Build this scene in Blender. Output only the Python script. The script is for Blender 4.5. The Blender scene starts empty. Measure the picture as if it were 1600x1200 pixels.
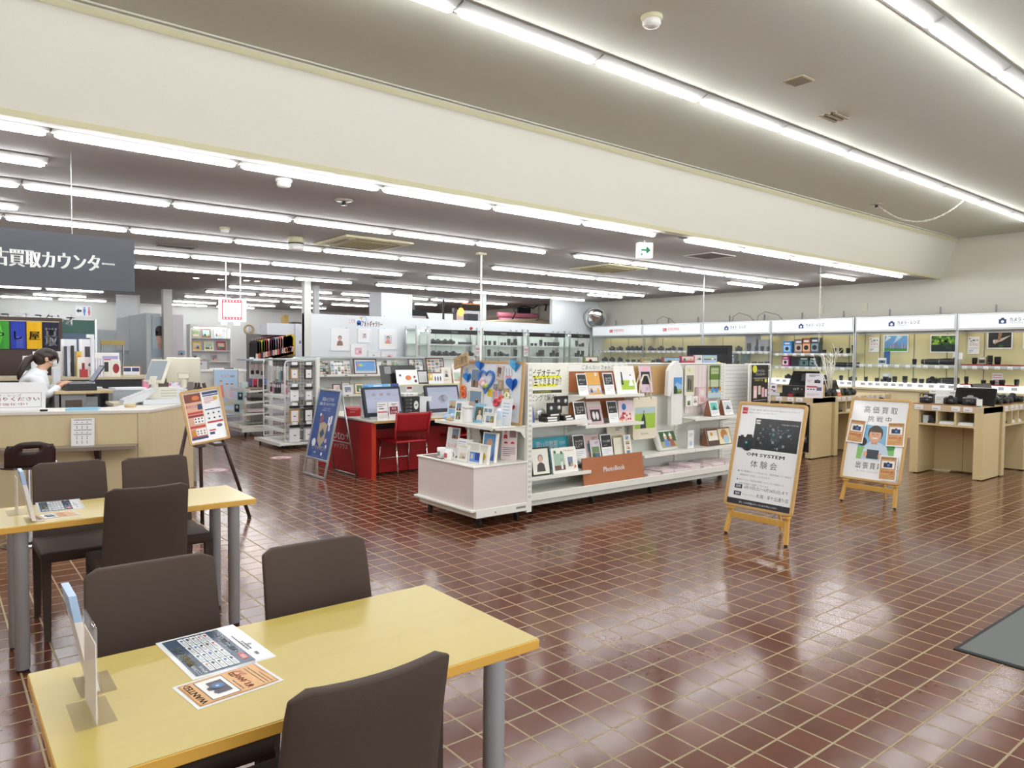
import bpy, bmesh, math, random
from mathutils import Vector, Matrix

random.seed(7)
S = bpy.context.scene
COL = S.collection
R = math.radians

# ------------------------------------------------------------------ camera
F_PX = 1130.9                                   # focal length in pixels of the 1600 px wide frame
PITCH, ROLL, YAW = -0.04094, 0.00908, 0.67680
EYE = Vector((0.0, 0.0, 1.5))
_cy, _sy, _cp, _sp = math.cos(YAW), math.sin(YAW), math.cos(PITCH), math.sin(PITCH)
FWD = Vector((_sy * _cp, _cy * _cp, _sp))
_r0 = Vector((_cy, -_sy, 0.0))
_u0 = _r0.cross(FWD)
RGT = _r0 * math.cos(ROLL) + _u0 * math.sin(ROLL)
UPV = _u0 * math.cos(ROLL) - _r0 * math.sin(ROLL)
cam_data = bpy.data.cameras.new('camera')
cam_data.sensor_fit = 'HORIZONTAL'
cam_data.sensor_width = 36.0
cam_data.lens = 36.0 * F_PX / 1600.0
cam_data.clip_start = 0.05
cam_data.clip_end = 200
cam = bpy.data.objects.new('camera', cam_data)
COL.objects.link(cam)
_b = -FWD
cam.matrix_world = Matrix(((RGT.x, UPV.x, _b.x, EYE.x), (RGT.y, UPV.y, _b.y, EYE.y), (RGT.z, UPV.z, _b.z, EYE.z), (0, 0, 0, 1)))
S.camera = cam

# ------------------------------------------------------------------ light and exposure
S.view_settings.view_transform = 'Standard'
S.view_settings.look = 'None'
S.view_settings.gamma = 1.0
S.view_settings.use_curve_mapping = False
S.view_settings.exposure = 0.0
TUBE_L = 35.0                                   # radiance of the ceiling light bars
W = bpy.data.worlds.new('daylight')
W.use_nodes = True
W.node_tree.nodes['Background'].inputs[0].default_value = (0.80, 0.90, 1.0, 1)
W.node_tree.nodes['Background'].inputs[1].default_value = 0.6
S.world = W
la = bpy.data.lights.new('shopfront_daylight', 'AREA')    # daylight through the shop-front glazing behind the viewer
la.shape = 'RECTANGLE'; la.size = 14.0; la.size_y = 2.3; la.energy = 260.0; la.color = (0.93, 0.97, 1.0)
lo = bpy.data.objects.new('shopfront_daylight', la); COL.objects.link(lo)
lo.location = (5.0, -2.9, 1.55)
lo.rotation_euler = (R(90), 0, 0)
try:
    S.cycles.max_bounces = 7
    S.cycles.diffuse_bounces = 4
    S.cycles.glossy_bounces = 3
    S.cycles.transmission_bounces = 5
    S.cycles.transparent_max_bounces = 12
    S.cycles.sample_clamp_indirect = 6.0
    S.cycles.caustics_reflective = False
    S.cycles.caustics_refractive = False
    S.cycles.use_denoising = True
except Exception:
    pass
# ------------------------------------------------------------------ helpers
def ray(px, py):
    return FWD + RGT * ((px - 800) / F_PX) + UPV * ((600 - py) / F_PX)
def atX(px, py, X):
    d = ray(px, py); return EYE + d * ((X - EYE.x) / d.x)
def atY(px, py, Y):
    d = ray(px, py); return EYE + d * ((Y - EYE.y) / d.y)
def atZ(px, py, Z=0.0):
    d = ray(px, py); return EYE + d * ((Z - EYE.z) / d.z)

ORD = ['first', 'second', 'third', 'fourth', 'fifth', 'sixth', 'seventh', 'eighth', 'ninth', 'tenth', 'eleventh', 'twelfth',
       'thirteenth', 'fourteenth', 'fifteenth', 'sixteenth', 'seventeenth', 'eighteenth', 'nineteenth', 'twentieth']

def lin(h):
    h = h.lstrip('#')
    o = []
    for i in (0, 2, 4):
        c = int(h[i:i + 2], 16) / 255.0
        o.append(c / 12.92 if c <= 0.04045 else ((c + 0.055) / 1.055) ** 2.4)
    return (o[0], o[1], o[2], 1.0)

_mats = {}
def C(h, rough=0.4, metal=0.0, emit=0.0, coat=0.0, spec=0.5, name=None):
    """A plain procedural paint of the colour h (sRGB hex)."""
    key = (h, rough, metal, emit, coat, spec)
    if key in _mats: return _mats[key]
    m = bpy.data.materials.new(name or 'paint_' + h.lstrip('#'))
    m.use_nodes = True
    b = m.node_tree.nodes['Principled BSDF']
    b.inputs['Base Color'].default_value = lin(h)
    b.inputs['Roughness'].default_value = rough
    b.inputs['Metallic'].default_value = metal
    b.inputs['Specular IOR Level'].default_value = spec
    b.inputs['Coat Weight'].default_value = coat
    if emit:
        b.inputs['Emission Color'].default_value = lin(h)
        b.inputs['Emission Strength'].default_value = emit
    m.diffuse_color = lin(h)
    _mats[key] = m
    return m

class NT:
    """A small node-tree writer."""
    def __init__(s, name):
        s.m = bpy.data.materials.new(name); s.m.use_nodes = True
        s.t = s.m.node_tree; s.b = s.t.nodes['Principled BSDF']
    def n(s, typ, **kw):
        x = s.t.nodes.new(typ)
        for k, v in kw.items(): setattr(x, k, v)
        return x
    def l(s, a, b): s.t.links.new(a, b)
    def math(s, op, a, b=None, c=None):
        x = s.n('ShaderNodeMath', operation=op)
        for i, v in enumerate((a, b, c)):
            if v is None: continue
            if isinstance(v, (int, float)): x.inputs[i].default_value = v
            else: s.l(v, x.inputs[i])
        return x.outputs[0]
    def mix(s, fac, a, b):
        x = s.n('ShaderNodeMix', data_type='RGBA')
        for i, v in ((0, fac), (6, a), (7, b)):
            if isinstance(v, (int, float)): x.inputs[i].default_value = v
            elif isinstance(v, (tuple, list)): x.inputs[i].default_value = v
            else: s.l(v, x.inputs[i])
        return x.outputs[2]
    def noise(s, vec, scale, detail=2.0, rough=0.5):
        x = s.n('ShaderNodeTexNoise')
        x.inputs['Scale'].default_value = scale; x.inputs['Detail'].default_value = detail; x.inputs['Roughness'].default_value = rough
        if vec is not None: s.l(vec, x.inputs['Vector'])
        return x.outputs['Fac']
    def mapping(s, src, scale=(1, 1, 1)):
        x = s.n('ShaderNodeMapping'); x.inputs['Scale'].default_value = scale
        s.l(src, x.inputs['Vector']); return x.outputs[0]
    def obj(s): return s.n('ShaderNodeTexCoord').outputs['Object']
    def pos(s): return s.n('ShaderNodeNewGeometry').outputs['Position']
    def bump(s, h, strength=0.3, dist=0.01):
        x = s.n('ShaderNodeBump'); x.inputs['Strength'].default_value = strength; x.inputs['Distance'].default_value = dist
        s.l(h, x.inputs['Height']); s.l(x.outputs[0], s.b.inputs['Normal']); return x
    def set(s, rough=None, color=None, **kw):
        if rough is not None: s.b.inputs['Roughness'].default_value = rough
        if color is not None:
            if isinstance(color, tuple): s.b.inputs['Base Color'].default_value = color
            else: s.l(color, s.b.inputs['Base Color'])
        for k, v in kw.items(): s.b.inputs[k].default_value = v

def wood(name, a, b, scale=(2, 30, 30), rough=0.35, world=False, coat=0.0):
    t = NT(name)
    v = t.mapping(t.pos() if world else t.obj(), scale)
    f = t.noise(v, 1.0, 4.0, 0.6)
    t.set(rough=rough, color=t.mix(f, lin(a), lin(b)))
    t.b.inputs['Coat Weight'].default_value = coat
    return t.m
def speckle(name, a, b, scale=60, rough=0.8, bump=0.0, detail=2.0):
    t = NT(name)
    f = t.noise(t.pos(), scale, detail)
    t.set(rough=rough, color=t.mix(f, lin(a), lin(b)))
    if bump: t.bump(f, bump, 0.004)
    return t.m
def glass(name, tint='f4faf8', alpha=0.12, rough=0.03):
    t = NT(name)
    t.set(rough=rough, color=lin(tint), Alpha=alpha)
    t.b.inputs['Specular IOR Level'].default_value = 0.6
    return t.m

GLASS = glass('clear_glass', 'f8fcfa', 0.05)
ACRYL = glass('clear_acrylic', 'f2f2f6', 0.12)
WHITE = C('f3f3ee', 0.45); CREAM = C('efeee2', 0.4); OFFW = C('e2e2da', 0.5)
BLACK = C('141416', 0.4); DARK = C('26262a', 0.5); RUBBER = C('1b1b1c', 0.8)
CHROME = C('d8d8da', 0.12, 1.0); STEEL = C('b4b6ba', 0.3, 1.0); ALU = C('c4c6c8', 0.35, 1.0)

_txt = {}
def text_geo(s, bold=0.0, res=1):
    key = (s, bold, res)
    if key in _txt: return _txt[key]
    cu = bpy.data.curves.new('lettering', 'FONT')
    cu.body = s; cu.resolution_u = res; cu.offset = bold
    ob = bpy.data.objects.new('lettering', cu); COL.objects.link(ob)
    me = bpy.data.meshes.new_from_object(ob)
    vs = [(v.co.x, v.co.y) for v in me.vertices]
    fs = [tuple(p.vertices) for p in me.polygons]
    bpy.data.objects.remove(ob); bpy.data.curves.remove(cu); bpy.data.meshes.remove(me)
    if not vs: vs = [(0, 0)]
    xs = [v[0] for v in vs]; ys = [v[1] for v in vs]
    _txt[key] = (vs, fs, min(xs), max(xs), min(ys), max(ys))
    return _txt[key]

class MB:
    """Collects shapes; build() links them as one mesh object."""
    def __init__(s):
        s.v = []; s.f = []; s.mi = []; s.sm = []; s.mats = []; s.M = None
    def mat(s, m):
        if isinstance(m, str): m = C(m)
        if m not in s.mats: s.mats.append(m)
        return s.mats.index(m)
    def add(s, vs, fs, m, smooth=False):
        o = len(s.v); k = s.mat(m)
        for p in vs:
            p = Vector(p)
            if s.M is not None: p = s.M @ p
            s.v.append(p)
        for f in fs:
            s.f.append([i + o for i in f]); s.mi.append(k); s.sm.append(smooth)
        return s
    def bx(s, x0, x1, y0, y1, z0, z1, m, bev=0.0, seg=1):
        if x0 > x1: x0, x1 = x1, x0
        if y0 > y1: y0, y1 = y1, y0
        if z0 > z1: z0, z1 = z1, z0
        if bev > 0:
            bm = bmesh.new(); bmesh.ops.create_cube(bm, size=1.0)
            for v in bm.verts:
                v.co = Vector(((x0 + x1) / 2 + v.co.x * (x1 - x0), (y0 + y1) / 2 + v.co.y * (y1 - y0), (z0 + z1) / 2 + v.co.z * (z1 - z0)))
            bmesh.ops.bevel(bm, geom=bm.edges[:], offset=min(bev, 0.49 * min(x1 - x0, y1 - y0, z1 - z0)), segments=seg, affect='EDGES', profile=0.5)
            s.bm(bm, m, seg > 1); bm.free(); return s
        vs = [(x0, y0, z0), (x1, y0, z0), (x1, y1, z0), (x0, y1, z0), (x0, y0, z1), (x1, y0, z1), (x1, y1, z1), (x0, y1, z1)]
        fs = [(3, 2, 1, 0), (4, 5, 6, 7), (0, 1, 5, 4), (1, 2, 6, 5), (2, 3, 7, 6), (3, 0, 4, 7)]
        return s.add(vs, fs, m)
    def bm(s, bm, m, smooth=False):
        bm.verts.index_update()
        return s.add([v.co.copy() for v in bm.verts], [[v.index for v in f.verts] for f in bm.faces], m, smooth)
    def cyl(s, p0, p1, r0, m, r1=None, n=12, caps=True, smooth=True):
        p0, p1 = Vector(p0), Vector(p1); r1 = r0 if r1 is None else r1
        a = (p1 - p0).normalized()
        u = a.orthogonal().normalized(); w = a.cross(u)
        vs = []
        for p, r in ((p0, r0), (p1, r1)):
            for i in range(n):
                t = 2 * math.pi * i / n
                vs.append(p + u * (r * math.cos(t)) + w * (r * math.sin(t)))
        s.add(vs, [(i, (i + 1) % n, n + (i + 1) % n, n + i) for i in range(n)], m, smooth)
        if caps: s.add(vs, [tuple(reversed(range(n))), tuple(range(n, 2 * n))], m)
        return s
    def tube(s, pts, r, m, n=8, closed=False):
        pts = [Vector(p) for p in pts]
        k = len(pts); vs = []; u = None
        for i, p in enumerate(pts):
            a = pts[(i + 1) % k] if (closed or i < k - 1) else p
            b = pts[i - 1] if (closed or i > 0) else p
            t = (a - b).normalized()
            if u is None: u = t.orthogonal().normalized()
            u = (u - t * u.dot(t)); u = u.normalized() if u.length > 1e-6 else t.orthogonal().normalized()
            w = t.cross(u)
            rr = r[i] if isinstance(r, (list, tuple)) else r
            for j in range(n):
                an = 2 * math.pi * j / n
                vs.append(p + u * (rr * math.cos(an)) + w * (rr * math.sin(an)))
        fs = []
        for i in range(k if closed else k - 1):
            q = (i + 1) % k
            for j in range(n): fs.append((i * n + j, i * n + (j + 1) % n, q * n + (j + 1) % n, q * n + j))
        if not closed: fs += [tuple(reversed(range(n))), tuple(range((k - 1) * n, k * n))]
        return s.add(vs, fs, m, True)
    def lathe(s, prof, m, o=(0, 0, 0), axis=(0, 0, 1), n=16, smooth=True, caps=True):
        a = Vector(axis).normalized(); u = a.orthogonal().normalized(); w = a.cross(u); o = Vector(o)
        vs = []
        for r, h in prof:
            for i in range(n):
                t = 2 * math.pi * i / n
                vs.append(o + a * h + u * (r * math.cos(t)) + w * (r * math.sin(t)))
        fs = []
        for k in range(len(prof) - 1):
            for i in range(n): fs.append((k * n + i, k * n + (i + 1) % n, (k + 1) * n + (i + 1) % n, (k + 1) * n + i))
        if caps: fs += [tuple(reversed(range(n))), tuple(range((len(prof) - 1) * n, len(prof) * n))]
        return s.add(vs, fs, m, smooth)
    def quad(s, a, b, c, d, m): return s.add([a, b, c, d], [(0, 1, 2, 3)], m)
    def prism(s, poly, axis, a, b, m):
        """poly: 2-D points; axis 'x','y','z' = extrusion direction from a to b."""
        def P(p, t):
            if axis == 'x': return (t, p[0], p[1])
            if axis == 'y': return (p[0], t, p[1])
            return (p[0], p[1], t)
        k = len(poly)
        vs = [P(p, a) for p in poly] + [P(p, b) for p in poly]
        fs = [tuple(reversed(range(k))), tuple(range(k, 2 * k))] + [(i, (i + 1) % k, k + (i + 1) % k, k + i) for i in range(k)]
        return s.add(vs, fs, m)
    def ball(s, o, rx, ry, rz, m, n=12, k=8):
        vs = []; fs = []
        for j in range(1, k):
            t = math.pi * j / k
            for i in range(n):
                p = 2 * math.pi * i / n
                vs.append((o[0] + rx * math.sin(t) * math.cos(p), o[1] + ry * math.sin(t) * math.sin(p), o[2] + rz * math.cos(t)))
        top, bot = len(vs), len(vs) + 1
        vs += [(o[0], o[1], o[2] + rz), (o[0], o[1], o[2] - rz)]
        for j in range(k - 2):
            for i in range(n): fs.append((j * n + i, (j + 1) * n + i, (j + 1) * n + (i + 1) % n, j * n + (i + 1) % n))
        for i in range(n):
            fs.append((top, i, (i + 1) % n)); fs.append((bot, (k - 2) * n + (i + 1) % n, (k - 2) * n + i))
        return s.add(vs, fs, m, True)
    def print(s, o, u, w, n, step=.0005): return PR(s, o, u, w, n, step)
    def face(s, o): return PR(s, o, (1, 0, 0), (0, 0, 1), (0, -1, 0))
    def mesh(s, name):
        me = bpy.data.meshes.new(name)
        me.from_pydata([tuple(p) for p in s.v], [], s.f)
        for m in s.mats: me.materials.append(m)
        me.polygons.foreach_set('material_index', s.mi)
        me.polygons.foreach_set('use_smooth', s.sm)
        me.update()
        return me
    def build(s, name, parent=None, label=None, loc=None, rot=None):
        ob = bpy.data.objects.new(name, s.mesh(name)); COL.objects.link(ob)
        if parent is not None: ob.parent = parent
        if loc is not None: ob.location = loc
        if rot is not None: ob.rotation_euler = rot
        if label: ob['label'] = label
        return ob

class PR:
    """Flat print on a surface: origin o (lower corner), unit vectors u (across) and w (up), normal n; metres."""
    def __init__(s, mb, o, u, w, n, step=0.0005):
        s.mb = mb; s.o = Vector(o); s.u = Vector(u); s.w = Vector(w); s.n = Vector(n); s.st = step
    def p(s, x, y, l): return s.o + s.u * x + s.w * y + s.n * (s.st * l)
    def poly(s, pts, m, l=1):
        s.mb.add([s.p(x, y, l) for x, y in pts], [tuple(range(len(pts)))], m); return s
    def rect(s, x, y, w, h, m, l=1): return s.poly([(x, y), (x + w, y), (x + w, y + h), (x, y + h)], m, l)
    def fill(s, w, h, m): return s.rect(0, 0, w, h, m, 1)
    def disc(s, cx, cy, rx, m, l=2, ry=None, n=16, a0=0, a1=360):
        ry = rx if ry is None else ry
        full = (a1 - a0 == 360)
        pts = [(cx + rx * math.cos(R(a0 + (a1 - a0) * i / n)), cy + ry * math.sin(R(a0 + (a1 - a0) * i / n))) for i in range(n if full else n + 1)]
        return s.poly(pts, m, l)
    def ring(s, cx, cy, r0, r1, m, l=2, n=18, ry=1.0):
        for i in range(n):
            a, b = 2 * math.pi * i / n, 2 * math.pi * (i + 1) / n
            s.poly([(cx + r0 * math.cos(a), cy + r0 * ry * math.sin(a)), (cx + r1 * math.cos(a), cy + r1 * ry * math.sin(a)),
                    (cx + r1 * math.cos(b), cy + r1 * ry * math.sin(b)), (cx + r0 * math.cos(b), cy + r0 * ry * math.sin(b))], m, l)
        return s
    def frame(s, x, y, w, h, t, m, l=2):
        s.rect(x, y, w, t, m, l); s.rect(x, y + h - t, w, t, m, l); s.rect(x, y + t, t, h - 2 * t, m, l); return s.rect(x + w - t, y + t, t, h - 2 * t, m, l)
    def line(s, x0, y0, x1, y1, t, m, l=2):
        d = Vector((x1 - x0, y1 - y0)); q = Vector((-d.y, d.x)).normalized() * t / 2
        return s.poly([(x0 - q.x, y0 - q.y), (x1 - q.x, y1 - q.y), (x1 + q.x, y1 + q.y), (x0 + q.x, y0 + q.y)], m, l)
    def text(s, t, x, y, h, m, l=3, align='l', w=None, bold=0.0, res=1, rot=0, sx=1.0):
        vs, fs, x0, x1, y0, y1 = text_geo(t, 0.0, res)
        k = h / 0.75
        kx = k * sx if w is None else w / max(1e-6, x1 - x0)
        tw = (x1 - x0) * kx
        dx = {'l': 0, 'c': -tw / 2, 'r': -tw}[align]
        ca, sa = math.cos(R(rot)), math.sin(R(rot))
        for sh in ((0.0,) if not bold else (-bold, 0.0, bold)):      # heavier strokes: the same letters thrice, a hair apart
            out = []
            for a, b in vs:
                p, q = (a - x0 + sh) * kx + dx, b * k
                out.append(s.p(x + p * ca - q * sa, y + p * sa + q * ca, l))
            s.mb.add(out, fs, m)
        return s
    def bars(s, x, y, w, n, pitch, t, m, l=2, last=0.6):
        """n lines of tiny unreadable copy, as thin strokes broken into words."""
        rd = random.Random(int(x * 1e4) + n * 7 + int(y * 1e4))
        for i in range(n):
            x1 = x; end = x + w * (last if i == n - 1 else 1)
            while x1 < end - 1e-4:
                g = min(w * rd.uniform(.05, .16), end - x1)
                s.rect(x1, y - i * pitch, g, t, m, l); x1 += g + w * .015
        return s
    def camera_pic(s, cx, cy, w, m, lens, l=2):
        h = w * .62
        s.rect(cx - w / 2, cy - h / 2, w, h * .82, m, l); s.poly([(cx - w * .17, cy + h * .3), (cx + w * .17, cy + h * .3), (cx + w * .1, cy + h * .52), (cx - w * .1, cy + h * .52)], m, l)
        s.rect(cx - w * .42, cy + h * .3, w * .16, h * .1, m, l)
        s.disc(cx + w * .08, cy - h * .08, w * .25, '3c4450', l + 1); s.disc(cx + w * .08, cy - h * .08, w * .19, lens, l + 2); s.disc(cx + w * .05, cy - h * .03, w * .06, 'a9c4dd', l + 3)
        return s
    def portrait(s, x, y, w, h, bg, skin, hair, cloth, l=1):
        s.rect(x, y, w, h, bg, l)
        r = min(w, h) * .17; cx = x + w / 2; cy = y + h * .62
        s.poly([(cx - w * .34, y), (cx + w * .34, y), (cx + w * .27, y + h * .34), (cx + w * .1, y + h * .44), (cx - w * .1, y + h * .44), (cx - w * .27, y + h * .34)], cloth, l + 1)
        s.disc(cx, cy + r * .25, r * 1.2, hair, l + 2, ry=r * 1.35); s.disc(cx, cy - r * .05, r * .88, skin, l + 3, ry=r * 1.1)
        return s
    def photo(s, x, y, w, h, seed=0, l=1):
        """a small snapshot: sky or room, ground and a few figures"""
        rd = random.Random(seed)
        bg = rd.choice(['8fb8d8', 'c8b49a', '6f8a5a', 'd8cfc4', 'a8c4b0', '5a4a48', 'e0c8c8', '7890a8'])
        gr = rd.choice(['6a8a48', '8a6a50', 'b8a890', '4a5a40', 'c0b0a8', '705048'])
        s.rect(x, y, w, h, C(bg, .4), l); s.rect(x, y, w, h * rd.uniform(.2, .45), C(gr, .4), l + 1)
        for i in range(rd.choice([1, 2, 2, 3])):
            cx = x + w * rd.uniform(.2, .8); t = h * rd.uniform(.5, .75); bw = w * rd.uniform(.08, .16)
            s.poly([(cx - bw, y + h * .06), (cx + bw, y + h * .06), (cx + bw * .7, y + t * .72), (cx - bw * .7, y + t * .72)], C(rd.choice(['f0f0f0', '304060', '8a2a30', '202020', 'd8b060', 'e8a8b0', '4a7a9a']), .4), l + 2)
            s.disc(cx, y + t * .8, bw * .62, '4a3428', l + 3, ry=h * .085, n=10); s.disc(cx, y + t * .775, bw * .5, 'e0b898', l + 4, ry=h * .065, n=10)
        return s
    def collage(s, x, y, w, h, nx, ny, seed=0, gap=0.12, l=1):
        cw, ch = w / nx, h / ny
        rd = random.Random(seed)
        for i in range(nx):
            for j in range(ny):
                if rd.random() < .12: continue
                s.photo(x + i * cw + cw * gap / 2, y + j * ch + ch * gap / 2, cw * (1 - gap), ch * (1 - gap), seed * 31 + i * 7 + j, l)
        return s

def setp(o, label=None, cat=None, group=None, kind=None):
    if label: o['label'] = label
    if cat: o['category'] = cat
    if group: o['group'] = group
    if kind: o['kind'] = kind
    return o
def thing(name, label, cat, loc=(0, 0, 0), rz=0.0, group=None, tilt=0.0):
    o = bpy.data.objects.new(name, None); COL.objects.link(o)
    o.empty_display_size = 0.05
    o.location = loc; o.rotation_euler = (R(-tilt), 0, R(rz))
    return setp(o, label, cat, group)
def solo(mb, name, label, cat, loc=(0, 0, 0), rz=0.0, group=None, tilt=0.0, kind=None):
    return setp(mb.build(name, None, None, loc, (R(-tilt), 0, R(rz))), label, cat, group, kind)
def struct(mb, name):
    return setp(mb.build(name), kind='structure')
def dup(root, loc, rz=None, label=None, group=None, tilt=None):
    c = root.copy(); COL.objects.link(c)
    c.location = loc
    e = list(root.rotation_euler)
    if rz is not None: e[2] = R(rz)
    if tilt is not None: e[0] = R(-tilt)
    c.rotation_euler = e
    if label: c['label'] = label
    if group: c['group'] = group
    for ch in list(root.children):
        d = ch.copy(); COL.objects.link(d); d.parent = c
        for g in list(ch.children):
            q = g.copy(); COL.objects.link(q); q.parent = d
    return c
def card(name, label, cat, w, h, loc, rz=0.0, tilt=0.0, draw=None, t=0.003, base=None, group=None, frame=None, fw=0.0, scale=1.0):
    """An upright sheet or frame standing on its lower edge; front faces local -y; draw(pr, w, h) prints on the front."""
    base = base or WHITE
    if frame is None:
        b = MB(); b.bx(-w / 2, w / 2, 0, t, 0, h, base)
        if draw: draw(b.face((-w / 2, 0, 0)), w, h)
        return solo(b, name, label, cat, loc, rz, group, tilt)
    root = thing(name, label, cat, loc, rz, group, tilt)
    b = MB()
    for q in ((-w / 2, w / 2, 0, fw), (-w / 2, w / 2, h - fw, h)): b.bx(q[0], q[1], -0.006, t, q[2], q[3], frame)
    for q in ((-w / 2, -w / 2 + fw), (w / 2 - fw, w / 2)): b.bx(q[0], q[1], -0.006, t, fw, h - fw, frame)
    b.build('frame', root)
    b = MB(); b.bx(-w / 2 + fw, w / 2 - fw, 0, t - .0005, fw, h - fw, base)
    if draw: draw(b.face((-w / 2 + fw, 0, fw)), w - 2 * fw, h - 2 * fw)
    b.build('picture', root)
    return root
# ------------------------------------------------------------------ the room
XW, YB = 14.8, 25.2                 # far side wall, far end wall
ZF, ZC = 3.70, 3.00                 # front ceiling, rear ceiling

def floor_material():
    t = NT('quarry_tile')
    p = t.n('ShaderNodeSeparateXYZ'); t.l(t.pos(), p.inputs[0])
    sx, sy, ox, oy = 0.1507, 0.1506, 1.958, 2.413
    u = t.math('DIVIDE', t.math('SUBTRACT', p.outputs[0], ox), sx)
    v = t.math('DIVIDE', t.math('SUBTRACT', p.outputs[1], oy), sy)
    def edge(a):
        f = t.math('FRACT', t.math('ADD', a, 1000.0))
        return t.math('MINIMUM', f, t.math('SUBTRACT', 1.0, f))
    d = t.math('MINIMUM', edge(u), edge(v))
    mr = t.n('ShaderNodeMapRange'); mr.interpolation_type = 'SMOOTHSTEP'
    mr.inputs['From Min'].default_value = 0.020; mr.inputs['From Max'].default_value = 0.036
    t.l(d, mr.inputs['Value'])
    tile = mr.outputs[0]                                    # 0 in the joint, 1 on the tile
    cell = t.n('ShaderNodeCombineXYZ')
    t.l(t.math('FLOOR', t.math('ADD', u, .0)), cell.inputs[0]); t.l(t.math('FLOOR', v), cell.inputs[1])
    wn = t.n('ShaderNodeTexWhiteNoise', noise_dimensions='3D'); t.l(cell.outputs[0], wn.inputs['Vector'])
    n1 = t.noise(t.pos(), 26, 3.0); n2 = t.noise(t.pos(), 1.1, 2.0)
    c = t.mix(wn.outputs['Value'], lin('562c1e'), lin('653525'))
    c = t.mix(t.math('MULTIPLY', n1, .5), c, lin('6f402e'))
    g = t.mix(n2, lin('ab9872'), lin('94835f'))
    t.set(color=t.mix(tile, g, c))
    t.l(t.math('ADD', t.math('MULTIPLY', tile, -0.36), t.math('ADD', 0.49, t.math('MULTIPLY', n1, .06))), t.b.inputs['Roughness'])
    t.b.inputs['Specular IOR Level'].default_value = 0.55
    # wavy hand-pressed surface, each tile lying a hair out of level
    wav = t.noise(t.pos(), 11.0, 2.0, 0.5)
    b1 = t.n('ShaderNodeBump'); b1.inputs['Strength'].default_value = 0.11; b1.inputs['Distance'].default_value = 0.004
    t.l(wav, b1.inputs['Height'])
    b2 = t.n('ShaderNodeBump'); b2.inputs['Strength'].default_value = 0.5; b2.inputs['Distance'].default_value = 0.002
    t.l(tile, b2.inputs['Height']); t.l(b1.outputs[0], b2.inputs['Normal'])
    tl = t.n('ShaderNodeVectorMath', operation='MULTIPLY_ADD')
    sub = t.n('ShaderNodeVectorMath', operation='SUBTRACT'); t.l(wn.outputs['Color'], sub.inputs[0]); sub.inputs[1].default_value = (.5, .5, .5)
    t.l(sub.outputs[0], tl.inputs[0]); tl.inputs[1].default_value = (0.012, 0.012, 0); t.l(b2.outputs[0], tl.inputs[2])
    nm = t.n('ShaderNodeVectorMath', operation='NORMALIZE'); t.l(tl.outputs[0], nm.inputs[0])
    t.l(nm.outputs[0], t.b.inputs['Normal'])
    return t.m

b = MB(); b.bx(-4.2, XW + .3, -3.2, YB + .3, -0.1, 0, floor_material()); struct(b, 'floor')

PLASTER = speckle('cream_plaster', 'd6d4c7', 'dcdace', 90, .85, .08)
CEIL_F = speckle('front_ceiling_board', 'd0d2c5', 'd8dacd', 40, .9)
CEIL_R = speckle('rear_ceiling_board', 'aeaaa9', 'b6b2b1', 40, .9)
TRIMY = speckle('yellowed_trim', 'cfcba4', 'd6d2b0', 8, .6)
WALLW = speckle('warm_white_wall', 'd3cfc2', 'dad6ca', 60, .85)
BACKW = speckle('rear_wall_paper', 'e6e8e6', 'eceeec', 60, .85)
COOLW = C('e6e9ea', .6)

b = MB(); b.bx(-4.2, XW + .3, -3.2, 5.5, ZF, ZF + .1, CEIL_F); struct(b, 'ceiling')
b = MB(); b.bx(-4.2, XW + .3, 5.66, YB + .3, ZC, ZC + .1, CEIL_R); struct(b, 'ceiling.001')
# the sloping bulkhead between the two ceiling heights
b = MB(); b.prism([(5.62, ZC - .02), (5.75, ZC - .02), (5.75, ZF), (5.34, ZF)], 'x', -4.2, XW, PLASTER); struct(b, 'beam')
sl = Vector((0, -.28, .72)).normalized(); nb = Vector((0, -.72, -.28)).normalized()
b = MB()
def strip_on_bulkhead(t0, t1, m, d=.006):
    a0 = Vector((0, 5.62, ZC - .02)) + sl * t0 + nb * d; a1 = Vector((0, 5.62, ZC - .02)) + sl * t1 + nb * d
    c0 = a0 - nb * (d + .002); c1 = a1 - nb * (d + .002)
    b.prism([(a0.y, a0.z), (c0.y, c0.z), (c1.y, c1.z), (a1.y, a1.z)], 'x', -4.2, XW - .02, m)
strip_on_bulkhead(0.0, .042, TRIMY); struct(b, 'trim_1')
b = MB(); strip_on_bulkhead(.705, .75, TRIMY); struct(b, 'trim_2')
b = MB(); b.bx(-4.2, XW - .02, 5.305, 5.335, ZF - .012, ZF, CEIL_F); struct(b, 'trim_3')

b = MB(); b.bx(XW, XW + .15, -3.2, YB + .3, 0, ZF + .1, WALLW); struct(b, 'wall_right')
b = MB(); b.bx(-4.2, -4.05, -3.2, YB + .3, 0, ZF + .1, WALLW); struct(b, 'wall_left')
b = MB(); b.bx(-4.2, XW + .3, YB, YB + .15, 0, ZC, BACKW); struct(b, 'wall_back')
b = MB(); b.bx(-4.2, XW + .3, -3.2, -3.05, 2.75, ZF + .1, WALLW); b.bx(-4.2, -2.1, -3.2, -3.05, 0, 2.75, WALLW); b.bx(12.1, XW + .3, -3.2, -3.05, 0, 2.75, WALLW); b.bx(-2.1, 12.1, -3.2, -3.05, 0, .35, WALLW)
struct(b, 'wall_front')
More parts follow.
